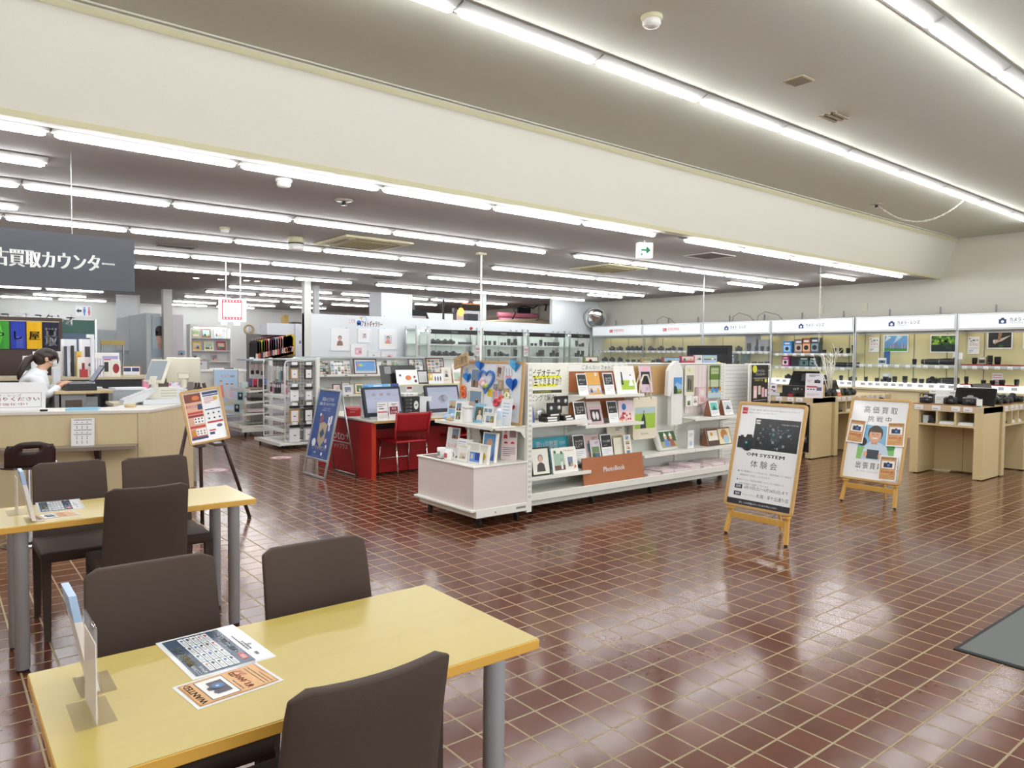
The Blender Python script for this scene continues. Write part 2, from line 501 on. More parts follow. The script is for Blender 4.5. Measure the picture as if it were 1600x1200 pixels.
# ------------------------------------------------------------------ ceiling lights
DIFF = NT('light_bar_diffuser')
DIFF.set(color=lin('f6f8fb'), rough=.4)
DIFF.b.inputs['Emission Color'].default_value = (0.97, 0.985, 1.0, 1)
DIFF.b.inputs['Emission Strength'].default_value = TUBE_L
DIFF = DIFF.m
LAMPW = C('9c9a96', .6)
def make_light(L=1.2):
    root = thing('ceiling_light', '', 'light')
    b = MB()
    b.prism([(-.085, 0), (.085, 0), (.085, -.008), (.03, -.03), (-.03, -.03), (-.085, -.008)], 'x', -L / 2 - .012, L / 2 + .012, LAMPW)
    b.build('housing', root)
    b = MB()
    prof = [(.023 * math.cos(R(a)), -.042 + .023 * math.sin(R(a))) for a in range(160, 381, 22)]
    k = len(prof); xs = [(-L / 2 + .005, .55), (-L / 2 + .035, 1), (L / 2 - .035, 1), (L / 2 - .005, .55)]
    vs = []
    for x, sc in xs:
        for y, z in prof: vs.append((x, y * sc, -.042 + (z + .042) * sc))
    fs = []
    for i in range(3):
        for j in range(k - 1): fs.append((i * k + j, i * k + j + 1, (i + 1) * k + j + 1, (i + 1) * k + j))
    fs += [tuple(range(k)), tuple(range(3 * k, 4 * k))]
    b.add(vs, fs, DIFF, True)
    b.build('diffuser', root)
    return root
_light0 = None
_lights = 0
def light_at(x, y, z, label, group):
    global _light0, _lights
    if _light0 is None:
        _light0 = make_light(); o = _light0
        o.location = (x, y, z); setp(o, label, None, group)
    else:
        o = dup(_light0, (x, y, z), None, label, group)
    _lights += 1
    return o
P_ = 1.243
for ri, (y, x0, n) in enumerate(((3.86, -2.979, 14), (2.05, -2.979, 14), (0.1, -2.979, 14))):
    for i in range(n):
        light_at(x0 + P_ * i, y, ZF - .005, 'high ceiling light bar, %s row out from the cream beam, %s of its row' % (ORD[ri], ORD[i]), 'light bars on the high front ceiling')
rows = [5.80, 7.80, 9.80, 11.82, 13.88]
for ri, y in enumerate(rows):
    for i in range(8):
        xc = 6.87 - P_ * (i + .5)
        if ri < 3 and i > 6: continue
        light_at(xc, y, ZC - .005, 'light bar behind the beam, %s row, %s back from the aisle gap' % (ORD[ri], ORD[i]), 'light bars in the near bank of the rear ceiling')
    for i in range(5):
        xc = 7.40 + P_ * (i + .5)
        light_at(xc, y, ZC - .005, 'light bar behind the beam, %s row, %s on from the aisle gap' % (ORD[ri], ORD[i]), 'light bars in the far bank of the rear ceiling')
for i, y in enumerate((6.63, 8.57, 10.3, 12.5)):
    light_at(12.95, y, ZC - .005, 'single light bar between two long rows near the lens wall, %s from the beam' % ORD[i], 'single light bars near the lens wall')
for i, y in enumerate((6.78, 9.05)):
    light_at(.13, y, ZC - .005, 'single light bar between two long rows above the black hanging sign, %s from the beam' % ORD[i], 'single light bars over the service counter')
far = {16.6: (5.2, 6.45, 7.9, 9.2, 10.5, 11.9), 18.35: (5.2, 6.5, 7.8, 9.1, 10.6), 20.4: (.85, 2.15, 5.25, 6.6, 7.9, 9.4, 10.8), 22.6: (2.1, 5.5, 7.3, 9.0), 24.2: (1.5, 2.85, 5.7, 7.2)}
for ri, y in enumerate(sorted(far)):
    for i, x in enumerate(far[y]):
        light_at(x + .62, y, ZC - .005, 'light bar over the back rooms, %s line past the partition, %s in line' % (ORD[ri], ORD[i]), 'light bars over the back rooms')

# ------------------------------------------------------------------ things on the ceilings
YELP = C('d9d3b2', .55)
def detector(loc, label, base, r=.055):
    t = thing('smoke_detector', label, 'smoke detector', loc)
    b = MB(); b.lathe([(r, 0), (r, -.02), (r * .9, -.026)], base); b.build('base', t)
    b = MB(); b.lathe([(r * .82, -.026), (r * .86, -.05), (r * .7, -.066), (r * .3, -.072)], WHITE); b.build('cap', t)
    return t
detector((3.69, 3.18, ZF), 'round white smoke detector with yellowed base on the high front ceiling', YELP, .07)
detector((2.42, 6.2, ZC), 'round white smoke detector hanging just below the second light row', WHITE, .07)
detector((2.80, 9.05, ZC), 'small yellowed smoke detector beyond the black hanging sign', YELP, .06)
def sprink(loc, label):
    b = MB(); b.lathe([(.09, 0), (.085, -.008), (.03, -.012)], 'b8b2a8'); b.lathe([(.018, -.012), (.018, -.05), (.03, -.052)], STEEL)
    return solo(b, 'sprinkler_head', label, 'sprinkler', loc)
sprink((3.2, 6.65, ZC), 'chrome sprinkler head between the first and second rear light rows')
sprink((10.62, 4.91, ZF), 'small ceiling hook plate at the foot of a slack white chain')
t = thing('ceiling_speaker', 'white cylinder camera dome with dark band on the rear ceiling', 'speaker', (3.75, 9.2, ZC))
b = MB(); b.lathe([(.10, 0), (.10, -.075)], YELP); b.build('collar', t)
b = MB(); b.lathe([(.101, -.075), (.101, -.09)], DARK); b.build('band', t)
b = MB(); b.lathe([(.10, -.09), (.10, -.165), (.085, -.17)], WHITE); b.build('body', t)
# small fittings of the high front ceiling
b = MB(); b.bx(-.075, .075, -.075, .075, -.012, 0, C('8f8265', .6)); b.bx(-.085, .085, -.085, .085, -.004, 0, YELP); solo(b, 'blank_plate', 'small brown square blank plate on the high front ceiling', 'plate', (5.43, 3.15, ZF))
b = MB()
for i in range(3): b.bx(-.13, .13, -.075 + i * .06, -.05 + i * .06, -.018, -.006, C('a2977f', .6)); b.bx(-.13, .13, -.05 + i * .06, -.035 + i * .06, -.01, 0, C('c9c0a8', .6))
b.bx(-.13, -.115, -.08, .1, -.01, 0, C('d8d0b8', .6)); b.bx(.115, .13, -.08, .1, -.01, 0, C('d8d0b8', .6))
solo(b, 'air_vent', 'slotted cream air vent on the high front ceiling', 'vent', (6.48, 3.40, ZF))
# cassette air conditioners and hatches
def cassette(x, y, w, d, label, ridge=True):
    t = thing('air_conditioner', label, 'air conditioner', (x, y, ZC - .002))
    b = MB(); b.bx(-w / 2, w / 2, -d / 2, d / 2, -.028, 0, YELP, .01); b.build('panel', t)
    b = MB(); b.bx(-w * .3, w * .3, -d * .3, d * .3, -.036, -.028, C('b4aa84', .6)); 
    for i in range(9): b.bx(-w * .29, w * .29, -d * .28 + i * d * .068, -d * .28 + i * d * .068 + .012, -.04, -.036, C('9d946f', .6))
    b.build('intake_grille', t)
    for i, (ax, ay, bx_, by_) in enumerate(((-w * .3, -d * .42, w * .3, -d * .36), (-w * .3, d * .36, w * .3, d * .42), (-w * .42, -d * .3, -w * .36, d * .3), (w * .36, -d * .3, w * .42, d * .3))):
        b = MB(); b.bx(ax, bx_, ay, by_, -.034, -.028, C('8d8564', .6)); b.build('louvre', t)
    return t
cassette(4.62, 9.0, 1.0, 1.0, 'yellowed cassette air conditioner in the rear ceiling near the white dome')
cassette(9.1, 8.72, .95, .95, 'yellowed cassette air conditioner in the rear ceiling beyond the exit sign')
t = thing('ceiling_hatch', 'square dark ceiling hatch with pale rim behind the exit sign', 'hatch', (9.1, 6.65, ZC))
b = MB()
for q in ((-.3, .3, -.26, -.24), (-.3, .3, .24, .26), (-.3, -.28, -.24, .24), (.28, .3, -.24, .24)): b.bx(q[0], q[1], q[2], q[3], -.012, 0, C('c9c2bc', .5))
b.build('rim', t); b = MB(); b.bx(-.28, .28, -.24, .24, -.006, 0, C('6f6764', .8)); b.build('plate', t)
for x, y, lab in ((2.75, 11.1, 'dark round air grille of the rear ceiling past the hanging sign'), (7.1, 12.9, 'dark oblong air grille of the rear ceiling before the partition')):
    b = MB(); b.bx(-.28, .28, -.11, .11, -.016, 0, C('8f8782', .5), .008)
    for i in range(4): b.bx(-.24, .24, -.085 + i * .05, -.06 + i * .05, -.02, -.016, C('4a4544', .6))
    solo(b, 'ceiling_grille', lab, 'grille', (x, y, ZC))
# exit sign
t = thing('exit_sign', 'white lit emergency exit sign with green arrow under the rear ceiling', 'exit sign', (7.3, 6.35, ZC), -28)
b = MB(); b.cyl((0, 0, 0), (0, 0, -.03), .012, WHITE, n=8); b.build('stem', t)
b = MB(); b.bx(-.1, .1, -.05, .05, -.23, -.03, C('fbfbf8', emit=.5), .004)
pr = b.face((-.1, -.051, -.23)); g = '1e9a66'
pr.rect(.035, .09, .09, .022, g); pr.poly([(.105, .065), (.155, .101), (.105, .137), (.105, .115), (.125, .101), (.105, .087)], g, 2); pr.poly([(.1, .14), (.125, .14), (.165, .101), (.125, .062), (.1, .062), (.14, .101)], g, 2)
pr.disc(.045, .045, .014, g, 1); b.build('light_box', t)
# poles and chains to the ceiling
p = atZ(752, 395, ZC)
t = thing('ceiling_pole', 'thin white pole running up to the rear ceiling above the display shelves', 'pole', (6.4, 8.72, 0))
b = MB(); b.cyl((0, 0, .0), (0, 0, 2.97), .016, WHITE, n=10); b.build('shaft', t)
b = MB(); b.bx(-.07, .07, -.04, .04, 2.97, 3.0, YELP); b.build('bracket', t)
b = MB(); b.cyl((0, 0, 1.27), (0, 0, 3.0), .009, STEEL, n=8); solo(b, 'ceiling_rod', 'thin grey rod hanging from the rear ceiling before the lens wall', 'rod', (11.22, 8.3, 0))
def chain(pts, name, label, r=.010):
    b = MB(); k = 0
    for a, c in zip(pts[:-1], pts[1:]):
        a, c = Vector(a), Vector(c); n = max(1, int((c - a).length / .042))
        for i in range(n):
            p0 = a.lerp(c, (i + .08) / n); p1 = a.lerp(c, (i + .92) / n); d = (p1 - p0).normalized()
            o = d.orthogonal().normalized() * r
            if k % 2: o = d.cross(o)
            b.tube([p0 + o * .4, p0.lerp(p1, .2) + o, p0.lerp(p1, .8) + o, p1 + o * .4, p1 - o * .4, p0.lerp(p1, .8) - o, p0.lerp(p1, .2) - o, p0 - o * .4], .0035, 'dcdcd6', 5, True); k += 1
    return solo(b, name, label, 'chain')
pts = [Vector((10.65, 4.9, ZF - .02)).lerp(Vector((11.1, 3.95, ZF - .03)), i / 10) + Vector((0, 0, -.26 * 4 * (i / 10) * (1 - i / 10))) for i in range(11)]
chain(pts, 'ceiling_chain', 'slack white chain drooping from the high ceiling to a light row')
chain([(11.66, 6.28, ZC), (11.66, 6.28, 1.75)], 'ceiling_chain', 'straight white chain hanging down in front of the lens wall')
# black hanging counter sign
t = thing('hanging_sign', 'large dark grey hanging sign with white lettering over the service counter', 'sign', (0, 6.35, 0))
b = MB(); b.bx(-1.75, 1.27, 0, .05, 1.965, 2.375, C('4b4d55', .55)); b.build('board', t)
b = MB(); pr = b.face((-1.75, -.001, 1.965))
pr.text('中古買取カウンター', 2.875, .15, .105, C('f4f4f2', .5, emit=.15), 1, 'r', bold=.05, res=3, w=.86)
b.build('lettering', t)
for x in (-.8, .85):
    b = MB(); b.cyl((x, .025, 2.375), (x, .025, ZC), .003, STEEL, n=6); b.build('wire', t)
# ------------------------------------------------------------------ meeting tables and chairs
TOPW = wood('beech_laminate', 'bca757', 'c6b262', (1.2, 14, 14), .28)
TOPW.node_tree.nodes['Principled BSDF'].inputs['Specular IOR Level'].default_value = .3
EDGEW = wood('beech_edge', 'd8a445', 'e2b153', (1.2, 14, 14), .35)
LEGG = C('ccd3d8', .35)
def table(x0, x1, y0, y1, label):
    cx, cy = (x0 + x1) / 2, (y0 + y1) / 2; w, d = x1 - x0, y1 - y0
    t = thing('meeting_table', label, 'table', (cx, cy, 0), 0, 'beech meeting tables')
    b = MB(); b.bx(-w / 2, w / 2, -d / 2, d / 2, .67, .6985, EDGEW, .002); b.bx(-w / 2 + .002, w / 2 - .002, -d / 2 + .002, d / 2 - .002, .698, .70, TOPW); b.build('tabletop', t)
    for sx in (-1, 1):
        for sy in (-1, 1):
            x, y = sx * (w / 2 - .095), sy * (d / 2 - .085)
            b = MB(); b.lathe([(.031, .012), (.031, .655), (.034, .656), (.034, .668)], LEGG, (x, y, 0), n=20)
            lg = b.build('leg', t)
            b = MB(); b.lathe([(.026, 0), (.029, .012)], RUBBER, (x, y, 0), n=16); b.build('foot', lg)
    return t
table(.172, 1.325, 1.515, 2.118, 'beech meeting table nearest the viewer with two laminated flyers')
table(.215, 1.375, 3.935, 4.44, 'beech meeting table standing before the service counter')

def fabric(name, a, b2):
    t = NT(name); f = t.noise(t.mapping(t.obj(), (1, 1, 1)), 420, 2.0); g = t.noise(t.obj(), 6, 2)
    t.set(rough=.75, color=t.mix(t.math('ADD', t.math('MULTIPLY', f, .6), t.math('MULTIPLY', g, .4)), lin(a), lin(b2)))
    t.bump(f, .25, .0015); return t.m
UPH = fabric('brown_chair_cloth', '3f3028', '4c3c33')
def make_chair():
    """local: sits facing +y, back at the -y side"""
    t = thing('dining_chair', '', 'chair')
    # backrest: a padded slab, bowed in plan and leaning back
    b = MB(); nx, nz = 11, 9; th = .042
    def pt(i, k, side):
        u = i / (nx - 1) * 2 - 1; v = k / (nz - 1)
        z = .40 + v * .455
        hw = .192 - .010 * v
        x = u * hw
        lean = -.055 * v - .03 * v * v
        bow = .026 * u * u
        edge = (1 - max(0, (abs(u) - .9) / .1) ** 2 * .55)
        zz = z - (0.018 * max(0, (abs(u) - .86) / .14) ** 2 if k == nz - 1 else 0)
        if k == nz - 1: zz += 0.006 * u * u
        return (x, -.205 + lean + bow + side * th / 2 * edge * (.72 if k == nz - 1 else 1), zz)
    vs = []; idx = {}
    for side in (-1, 1):
        for k in range(nz):
            for i in range(nx): idx[(side, i, k)] = len(vs); vs.append(pt(i, k, side))
    fs = []
    for k in range(nz - 1):
        for i in range(nx - 1):
            fs.append((idx[(-1, i, k)], idx[(-1, i + 1, k)], idx[(-1, i + 1, k + 1)], idx[(-1, i, k + 1)]))
            fs.append((idx[(1, i + 1, k)], idx[(1, i, k)], idx[(1, i, k + 1)], idx[(1, i + 1, k + 1)]))
        fs.append((idx[(1, 0, k)], idx[(-1, 0, k)], idx[(-1, 0, k + 1)], idx[(1, 0, k + 1)]))
        fs.append((idx[(-1, nx - 1, k)], idx[(1, nx - 1, k)], idx[(1, nx - 1, k + 1)], idx[(-1, nx - 1, k + 1)]))
    for i in range(nx - 1):
        fs.append((idx[(-1, i, nz - 1)], idx[(-1, i + 1, nz - 1)], idx[(1, i + 1, nz - 1)], idx[(1, i, nz - 1)]))
        fs.append((idx[(-1, i + 1, 0)], idx[(-1, i, 0)], idx[(1, i, 0)], idx[(1, i + 1, 0)]))
    b.add(vs, fs, UPH, True); ob = b.build('backrest', t)
    md = ob.modifiers.new('bevel', 'BEVEL'); md.width = .012; md.segments = 3; md.limit_method = 'ANGLE'; md.angle_limit = R(50)
    b = MB(); b.bx(-.195, .195, -.185, .235, .405, .462, UPH, .016, 3); b.build('seat', t)
    for sx in (-1, 1):
        for sy, yy in ((1, .215), (-1, -.19)):
            b = MB(); x = sx * .172
            tp, bt = .022, .015
            yb = yy + (.012 if sy > 0 else -.03)
            vs = [(x - bt, yb - bt, 0), (x + bt, yb - bt, 0), (x + bt, yb + bt, 0), (x - bt, yb + bt, 0),
                  (x - tp, yy - tp, .42), (x + tp, yy - tp, .42), (x + tp, yy + tp * .8, .42), (x - tp, yy + tp * .8, .42)]
            b.add(vs, [(3, 2, 1, 0), (4, 5, 6, 7), (0, 1, 5, 4), (1, 2, 6, 5), (2, 3, 7, 6), (3, 0, 4, 7)], UPH)
            b.build('leg', t)
    return t
ch0 = make_chair()
chairs = [(.693, 1.565, 0, 'brown upholstered chair with its back to the viewer at the nearest table'),
          (.515, 2.125, 180, 'brown chair facing the viewer at the nearest table, behind the laminated flyers'),
          (1.005, 2.045, 180, 'brown chair facing the viewer near the free end of the nearest table'),
          (.80, 4.03, 0, 'brown chair with its back to the viewer at the second table'),
          (.615, 4.575, 180, 'brown chair facing the viewer beyond the second table, beside the counter stool'),
          (1.055, 4.52, 180, 'brown chair facing the viewer beyond the second table, beside the dark easel')]
for i, (x, y, rz, lab) in enumerate(chairs):
    if i == 0: ch0.location = (x, y, 0); setp(ch0, lab, None, 'brown chairs round the meeting tables')
    else: dup(ch0, (x, y, 0), rz, lab, 'brown chairs round the meeting tables')

# flyers lying on the tables: top of the sheet points to -x, lines run along +y
NAVY = C('1f3f5c', .25); KRAFT = 'd9a468'; KRAFT2 = 'b98348'; CRIM = 'b8303a'; INK = '2b2623'; PAPER = C('f4f4f4', .22)
def flat(name, label, x, y, z, L, H, rz, draw, group=None):
    b = MB(); b.bx(-H / 2, H / 2, -L / 2, L / 2, 0, .0012, C('eef0f2', .12))
    draw(b.print((H / 2, -L / 2, .0012), (0, 1, 0), (-1, 0, 0), (0, 0, 1), ), L, H)
    return solo(b, name, label, 'flyer', (x, y, z), rz, group)
def list_flyer(p, L, H):
    m = .012
    p.rect(m, m, L - 2 * m, H - 2 * m, PAPER, 1); p.rect(m, .05, L - 2 * m, H - .05 - m, NAVY, 2)
    p.text('買取強化リスト', .075, H - .036, .017, 'c9b45a', 3, bold=.03)
    p.text('ここにある物', .018, H - .028, .008, PAPER, 3); p.text('以外もOK', .018, H - .042, .008, PAPER, 3)
    cols = ['202428', '30343c', 'c03030', '3060b0', 'b08040', '705030', '404850', '9a2f2f']
    cw = (L - 2 * m - .016) / 4; chh = (H - .05 - .05 - .034) / 5
    for i in range(4):
        for j in range(5):
            x = m + .008 + i * cw; y = .086 + j * chh
            p.rect(x + .0015, y + .001, cw - .003, chh - .002, C('eceff2', .25), 3)
            p.bars(x + .006, y + chh - .0065, cw * .62, 2, .0042, .0016, '6b7077', 4)
            k = cols[(i * 5 + j * 3) % 8]
            p.disc(x + cw * .72, y + .0075, .006 if (i + j) % 3 else .009, C(k, .4), 4, ry=.004, n=10)
    p.text('お気軽にご相談ください', L * .30, .060, .013, PAPER, 3, bold=.02); p.rect(L * .12, .057, .045, .017, CRIM, 3); p.text('高価', L * .14, .061, .010, PAPER, 4)
    p.bars(L * .3, .036, L * .4, 2, .008, .004, '555c64', 3); p.rect(L * .15, .026, .02, .008, '3a3f46', 3); p.disc(L * .42, .022, .007, '8a8f96', 3)
def wanted(p, L, H, cam=True, offer='¥1,000円', m=.008):
    p.rect(m, m, L - 2 * m, H - 2 * m, KRAFT2, 1)
    p.poly([(m + .004, m + .006), (L * .3, m + .003), (L * .6, m + .007), (L - m - .004, m + .004), (L - m - .003, H * .4), (L - m - .006, H - m - .004), (L * .6, H - m - .006), (L * .3, H - m - .003), (m + .005, H - m - .005), (m + .003, H * .5)], KRAFT, 2)
    p.text('WANTED', L / 2, H * .845, H * .085, INK, 3, 'c', w=L * .80, bold=.02)
    p.frame(L * .12, H * .47, L * .76, H * .33, .0022, INK, 3); p.rect(L * .135, H * .478, L * .73, H * .314, 'eeece8', 3)
    p.camera_pic(L * .5, H * .63, L * .48, '25283a', '2f62a8', 4)
    p.bars(L * .16, H * .425, L * .68, 1, .01, .0022, INK, 3)
    p.text(offer, L * .5, H * .30, H * .09, CRIM, 3, 'c', w=L * .72, bold=.02)
    p.text('査定額', L * .62, H * .245, H * .042, CRIM, 3, 'l'); p.bars(L * .12, H * .19, L * .74, 3, H * .045, .0018, INK, 3)
flat('laminated_flyer', 'blue and white laminated price list flyer lying on the nearest table', .58, 1.985, .70, .297, .212, 3.5, list_flyer)
flat('laminated_flyer', 'brown laminated WANTED flyer lying at the edge of the nearest table', .545, 1.757, .70, .15, .208, 7, wanted)
flat('leaflet', 'blue topped printed leaflet lying on the second table', .505, 4.34, .70, .29, .2, -3, list_flyer)
flat('leaflet', 'small white and brown leaflet lying on the second table edge', .455, 4.09, .70, .14, .19, 10, wanted)

# acrylic stands with inserts
def acrylic_stand(x, y, label, rz=0, h=.212, L=.15):
    t = thing('acrylic_stand', label, 'sign holder', (x, y, .70), rz)
    b = MB(); b.bx(-.04, .04, -L / 2, L / 2, 0, .003, ACRYL, .001); b.build('base', t)
    b = MB(); b.bx(-.0025, -.001, -L / 2, L / 2, .003, h, ACRYL); b.bx(.001, .0025, -L / 2, L / 2, .003, h, ACRYL); b.bx(-.0025, .0025, -L / 2 - .001, -L / 2, .003, h, ACRYL); b.build('panel', t)
    b = MB(); b.bx(-.0009, .0009, -L / 2 + .003, L / 2 - .003, .006, h - .035, C('f1e4d8', .6)); b.build('insert', t, 'pale card insert')
    return t
acrylic_stand(.262, 1.80, 'clear acrylic sign holder on the nearest table')
acrylic_stand(.315, 4.27, 'clear acrylic sign holder on the second table')
def lean_holder(x, y, label):
    t = thing('leaflet_holder', label, 'leaflet holder', (x, y, .70), 0)
    b = MB(); h = .24
    b.prism([(-.006, .006), (.010, .006), (-.024, h * .74), (-.040, h * .74)], 'y', -.062, .062, 'ece6e0'); b.prism([(-.024, h * .74), (-.040, h * .74), (-.051, h), (-.035, h)], 'y', -.062, .062, 'a9c4e4'); b.build('leaflets', t)
    b = MB(); b.prism([(.014, .0), (.017, .0), (-.012, h * .62), (-.015, h * .62)], 'y', -.066, .066, ACRYL); b.bx(-.03, .045, -.066, .066, 0, .003, ACRYL); b.prism([(-.012, .003), (-.043, h * .7), (-.045, h * .7), (-.014, .003)], 'y', -.066, .066, ACRYL); b.build('holder', t)
    return t
lean_holder(.285, 1.955, 'leaning leaflet holder with blue topped leaflets on the nearest table')
lean_holder(.36, 4.05, 'leaning leaflet holder with blue topped leaflets on the second table')

# ------------------------------------------------------------------ easel signs
PINE = wood('pine_frame', 'c29a5e', 'cfa869', (18, 3, 18), .45)
PINEL = wood('pine_leg', 'd3a24c', 'deb05a', (18, 18, 3), .45)
def round_frame(b, w, h, fw, m, d=.022, r=.03, n=5, y0=-.012):
    """rounded rectangular frame in the xz plane, front at y0"""
    def loop(ww, hh, rr, y):
        out = []
        for cx, cz, a0 in ((ww / 2 - rr, hh - rr, 0), (-ww / 2 + rr, hh - rr, 90), (-ww / 2 + rr, rr, 180), (ww / 2 - rr, rr, 270)):
            for i in range(n + 1):
                a = R(a0 + 90 * i / n); out.append((cx + rr * math.cos(a), y, cz + rr * math.sin(a)))
        return out
    A = loop(w, h, r, y0 + .005); A2 = [(x * (1 - .008), y0, .004 + z * (1 - .008 / 1)) for x, _, z in A]
    B = [(x, y0, z + fw) for x, _, z in loop(w - 2 * fw, h - 2 * fw, max(.004, r - fw), 0)]
    Bk = [(x, y0 + d, z) for x, _, z in A]; Bi = [(x, y0 + d * .6, z) for x, _, z in B]
    k = len(A); vs = A + A2 + B + Bk + Bi; fs = []
    for i in range(k):
        j = (i + 1) % k
        fs += [(i + 3 * k, j + 3 * k, j, i), (i, j, j + k, i + k), (i + k, j + k, j + 2 * k, i + 2 * k), (i + 2 * k, j + 2 * k, j + 4 * k, i + 4 * k)]
    b.add(vs, fs, m)
def poster_easel(label, loc, rz, w, h, tilt, draw, group=None):
    t = thing('poster_easel', label, 'sign board', loc, rz, group)
    ti = R(tilt); z0 = .235
    Mx = Matrix.Translation((0, 0, z0)) @ Matrix.Rotation(-ti, 4, 'X')
    b = MB(); b.M = Mx; round_frame(b, w, h, .024, PINE); b.build('board_frame', t)
    b = MB(); b.M = Mx
    b.bx(-w / 2 + .01, w / 2 - .01, .002, .008, .01, h - .01, C('f1f2f4', .07, coat=.6))
    draw(b.face((-w / 2 + .024, .002, .024)), w - .048, h - .048); b.build('poster', t)
    b = MB(); b.M = Mx; b.bx(-.02, .02, -.014, .02, h - .004, h + .012, BLACK, .003); b.build('clip', t)
    # legs
    dx = math.sin(ti)
    def on(z, x, off): return Vector((x, (z - z0) * math.tan(ti) + off, z))
    for s in (-1, 1):
        b = MB(); p1 = on(.95, s * (w * .30), .045); p0 = Vector((s * (w * .44), -.02, .012))
        a = (p1 - p0).normalized()
        q = Vector((1, 0, 0)); q = (q - a * q.dot(a)).normalized(); r_ = a.cross(q)
        for hw, hd in ((.016, .012),):
            vs = [p + q * (sx * hw) + r_ * (sy * hd) for p in (p0, p1) for sx, sy in ((-1, -1), (1, -1), (1, 1), (-1, 1))]
            b.add(vs, [(3, 2, 1, 0), (4, 5, 6, 7), (0, 1, 5, 4), (1, 2, 6, 5), (2, 3, 7, 6), (3, 0, 4, 7)], PINEL)
        lg = b.build('leg', t)
        b = MB(); b.cyl((p0.x, p0.y, 0), (p0.x, p0.y, .014), .014, RUBBER, n=10); b.build('foot', lg)
        b = MB(); zz = .225; pp = p0.lerp(p1, (zz - p0.z) / (p1.z - p0.z)); b.bx(pp.x - .022, pp.x + .022, pp.y - .045, pp.y + .02, zz - .012, zz + .004, PINEL, .003); b.build('rest', lg)
    z = .165; k = (z - .012) / (.95 - .012)
    p0 = Vector((-w * .44, -.02, .012)).lerp(on(.95, -w * .30, .045), k); p1 = Vector((w * .44, -.02, .012)).lerp(on(.95, w * .30, .045), k)
    b = MB(); b.bx(p0.x, p1.x, p0.y - .008, p0.y + .008, z - .026, z + .026, PINEL, .003); b.build('crossbar', t)
    b = MB(); b.cyl((0, .38, .012), on(.9, 0, .04), .014, PINEL, n=8); bl = b.build('rear_leg', t)
    b = MB(); b.tube([(0, .28, .16), (.0, .15, .10), (0, .02, .14)], .003, DARK, 6); b.build('chain', t)
    return t
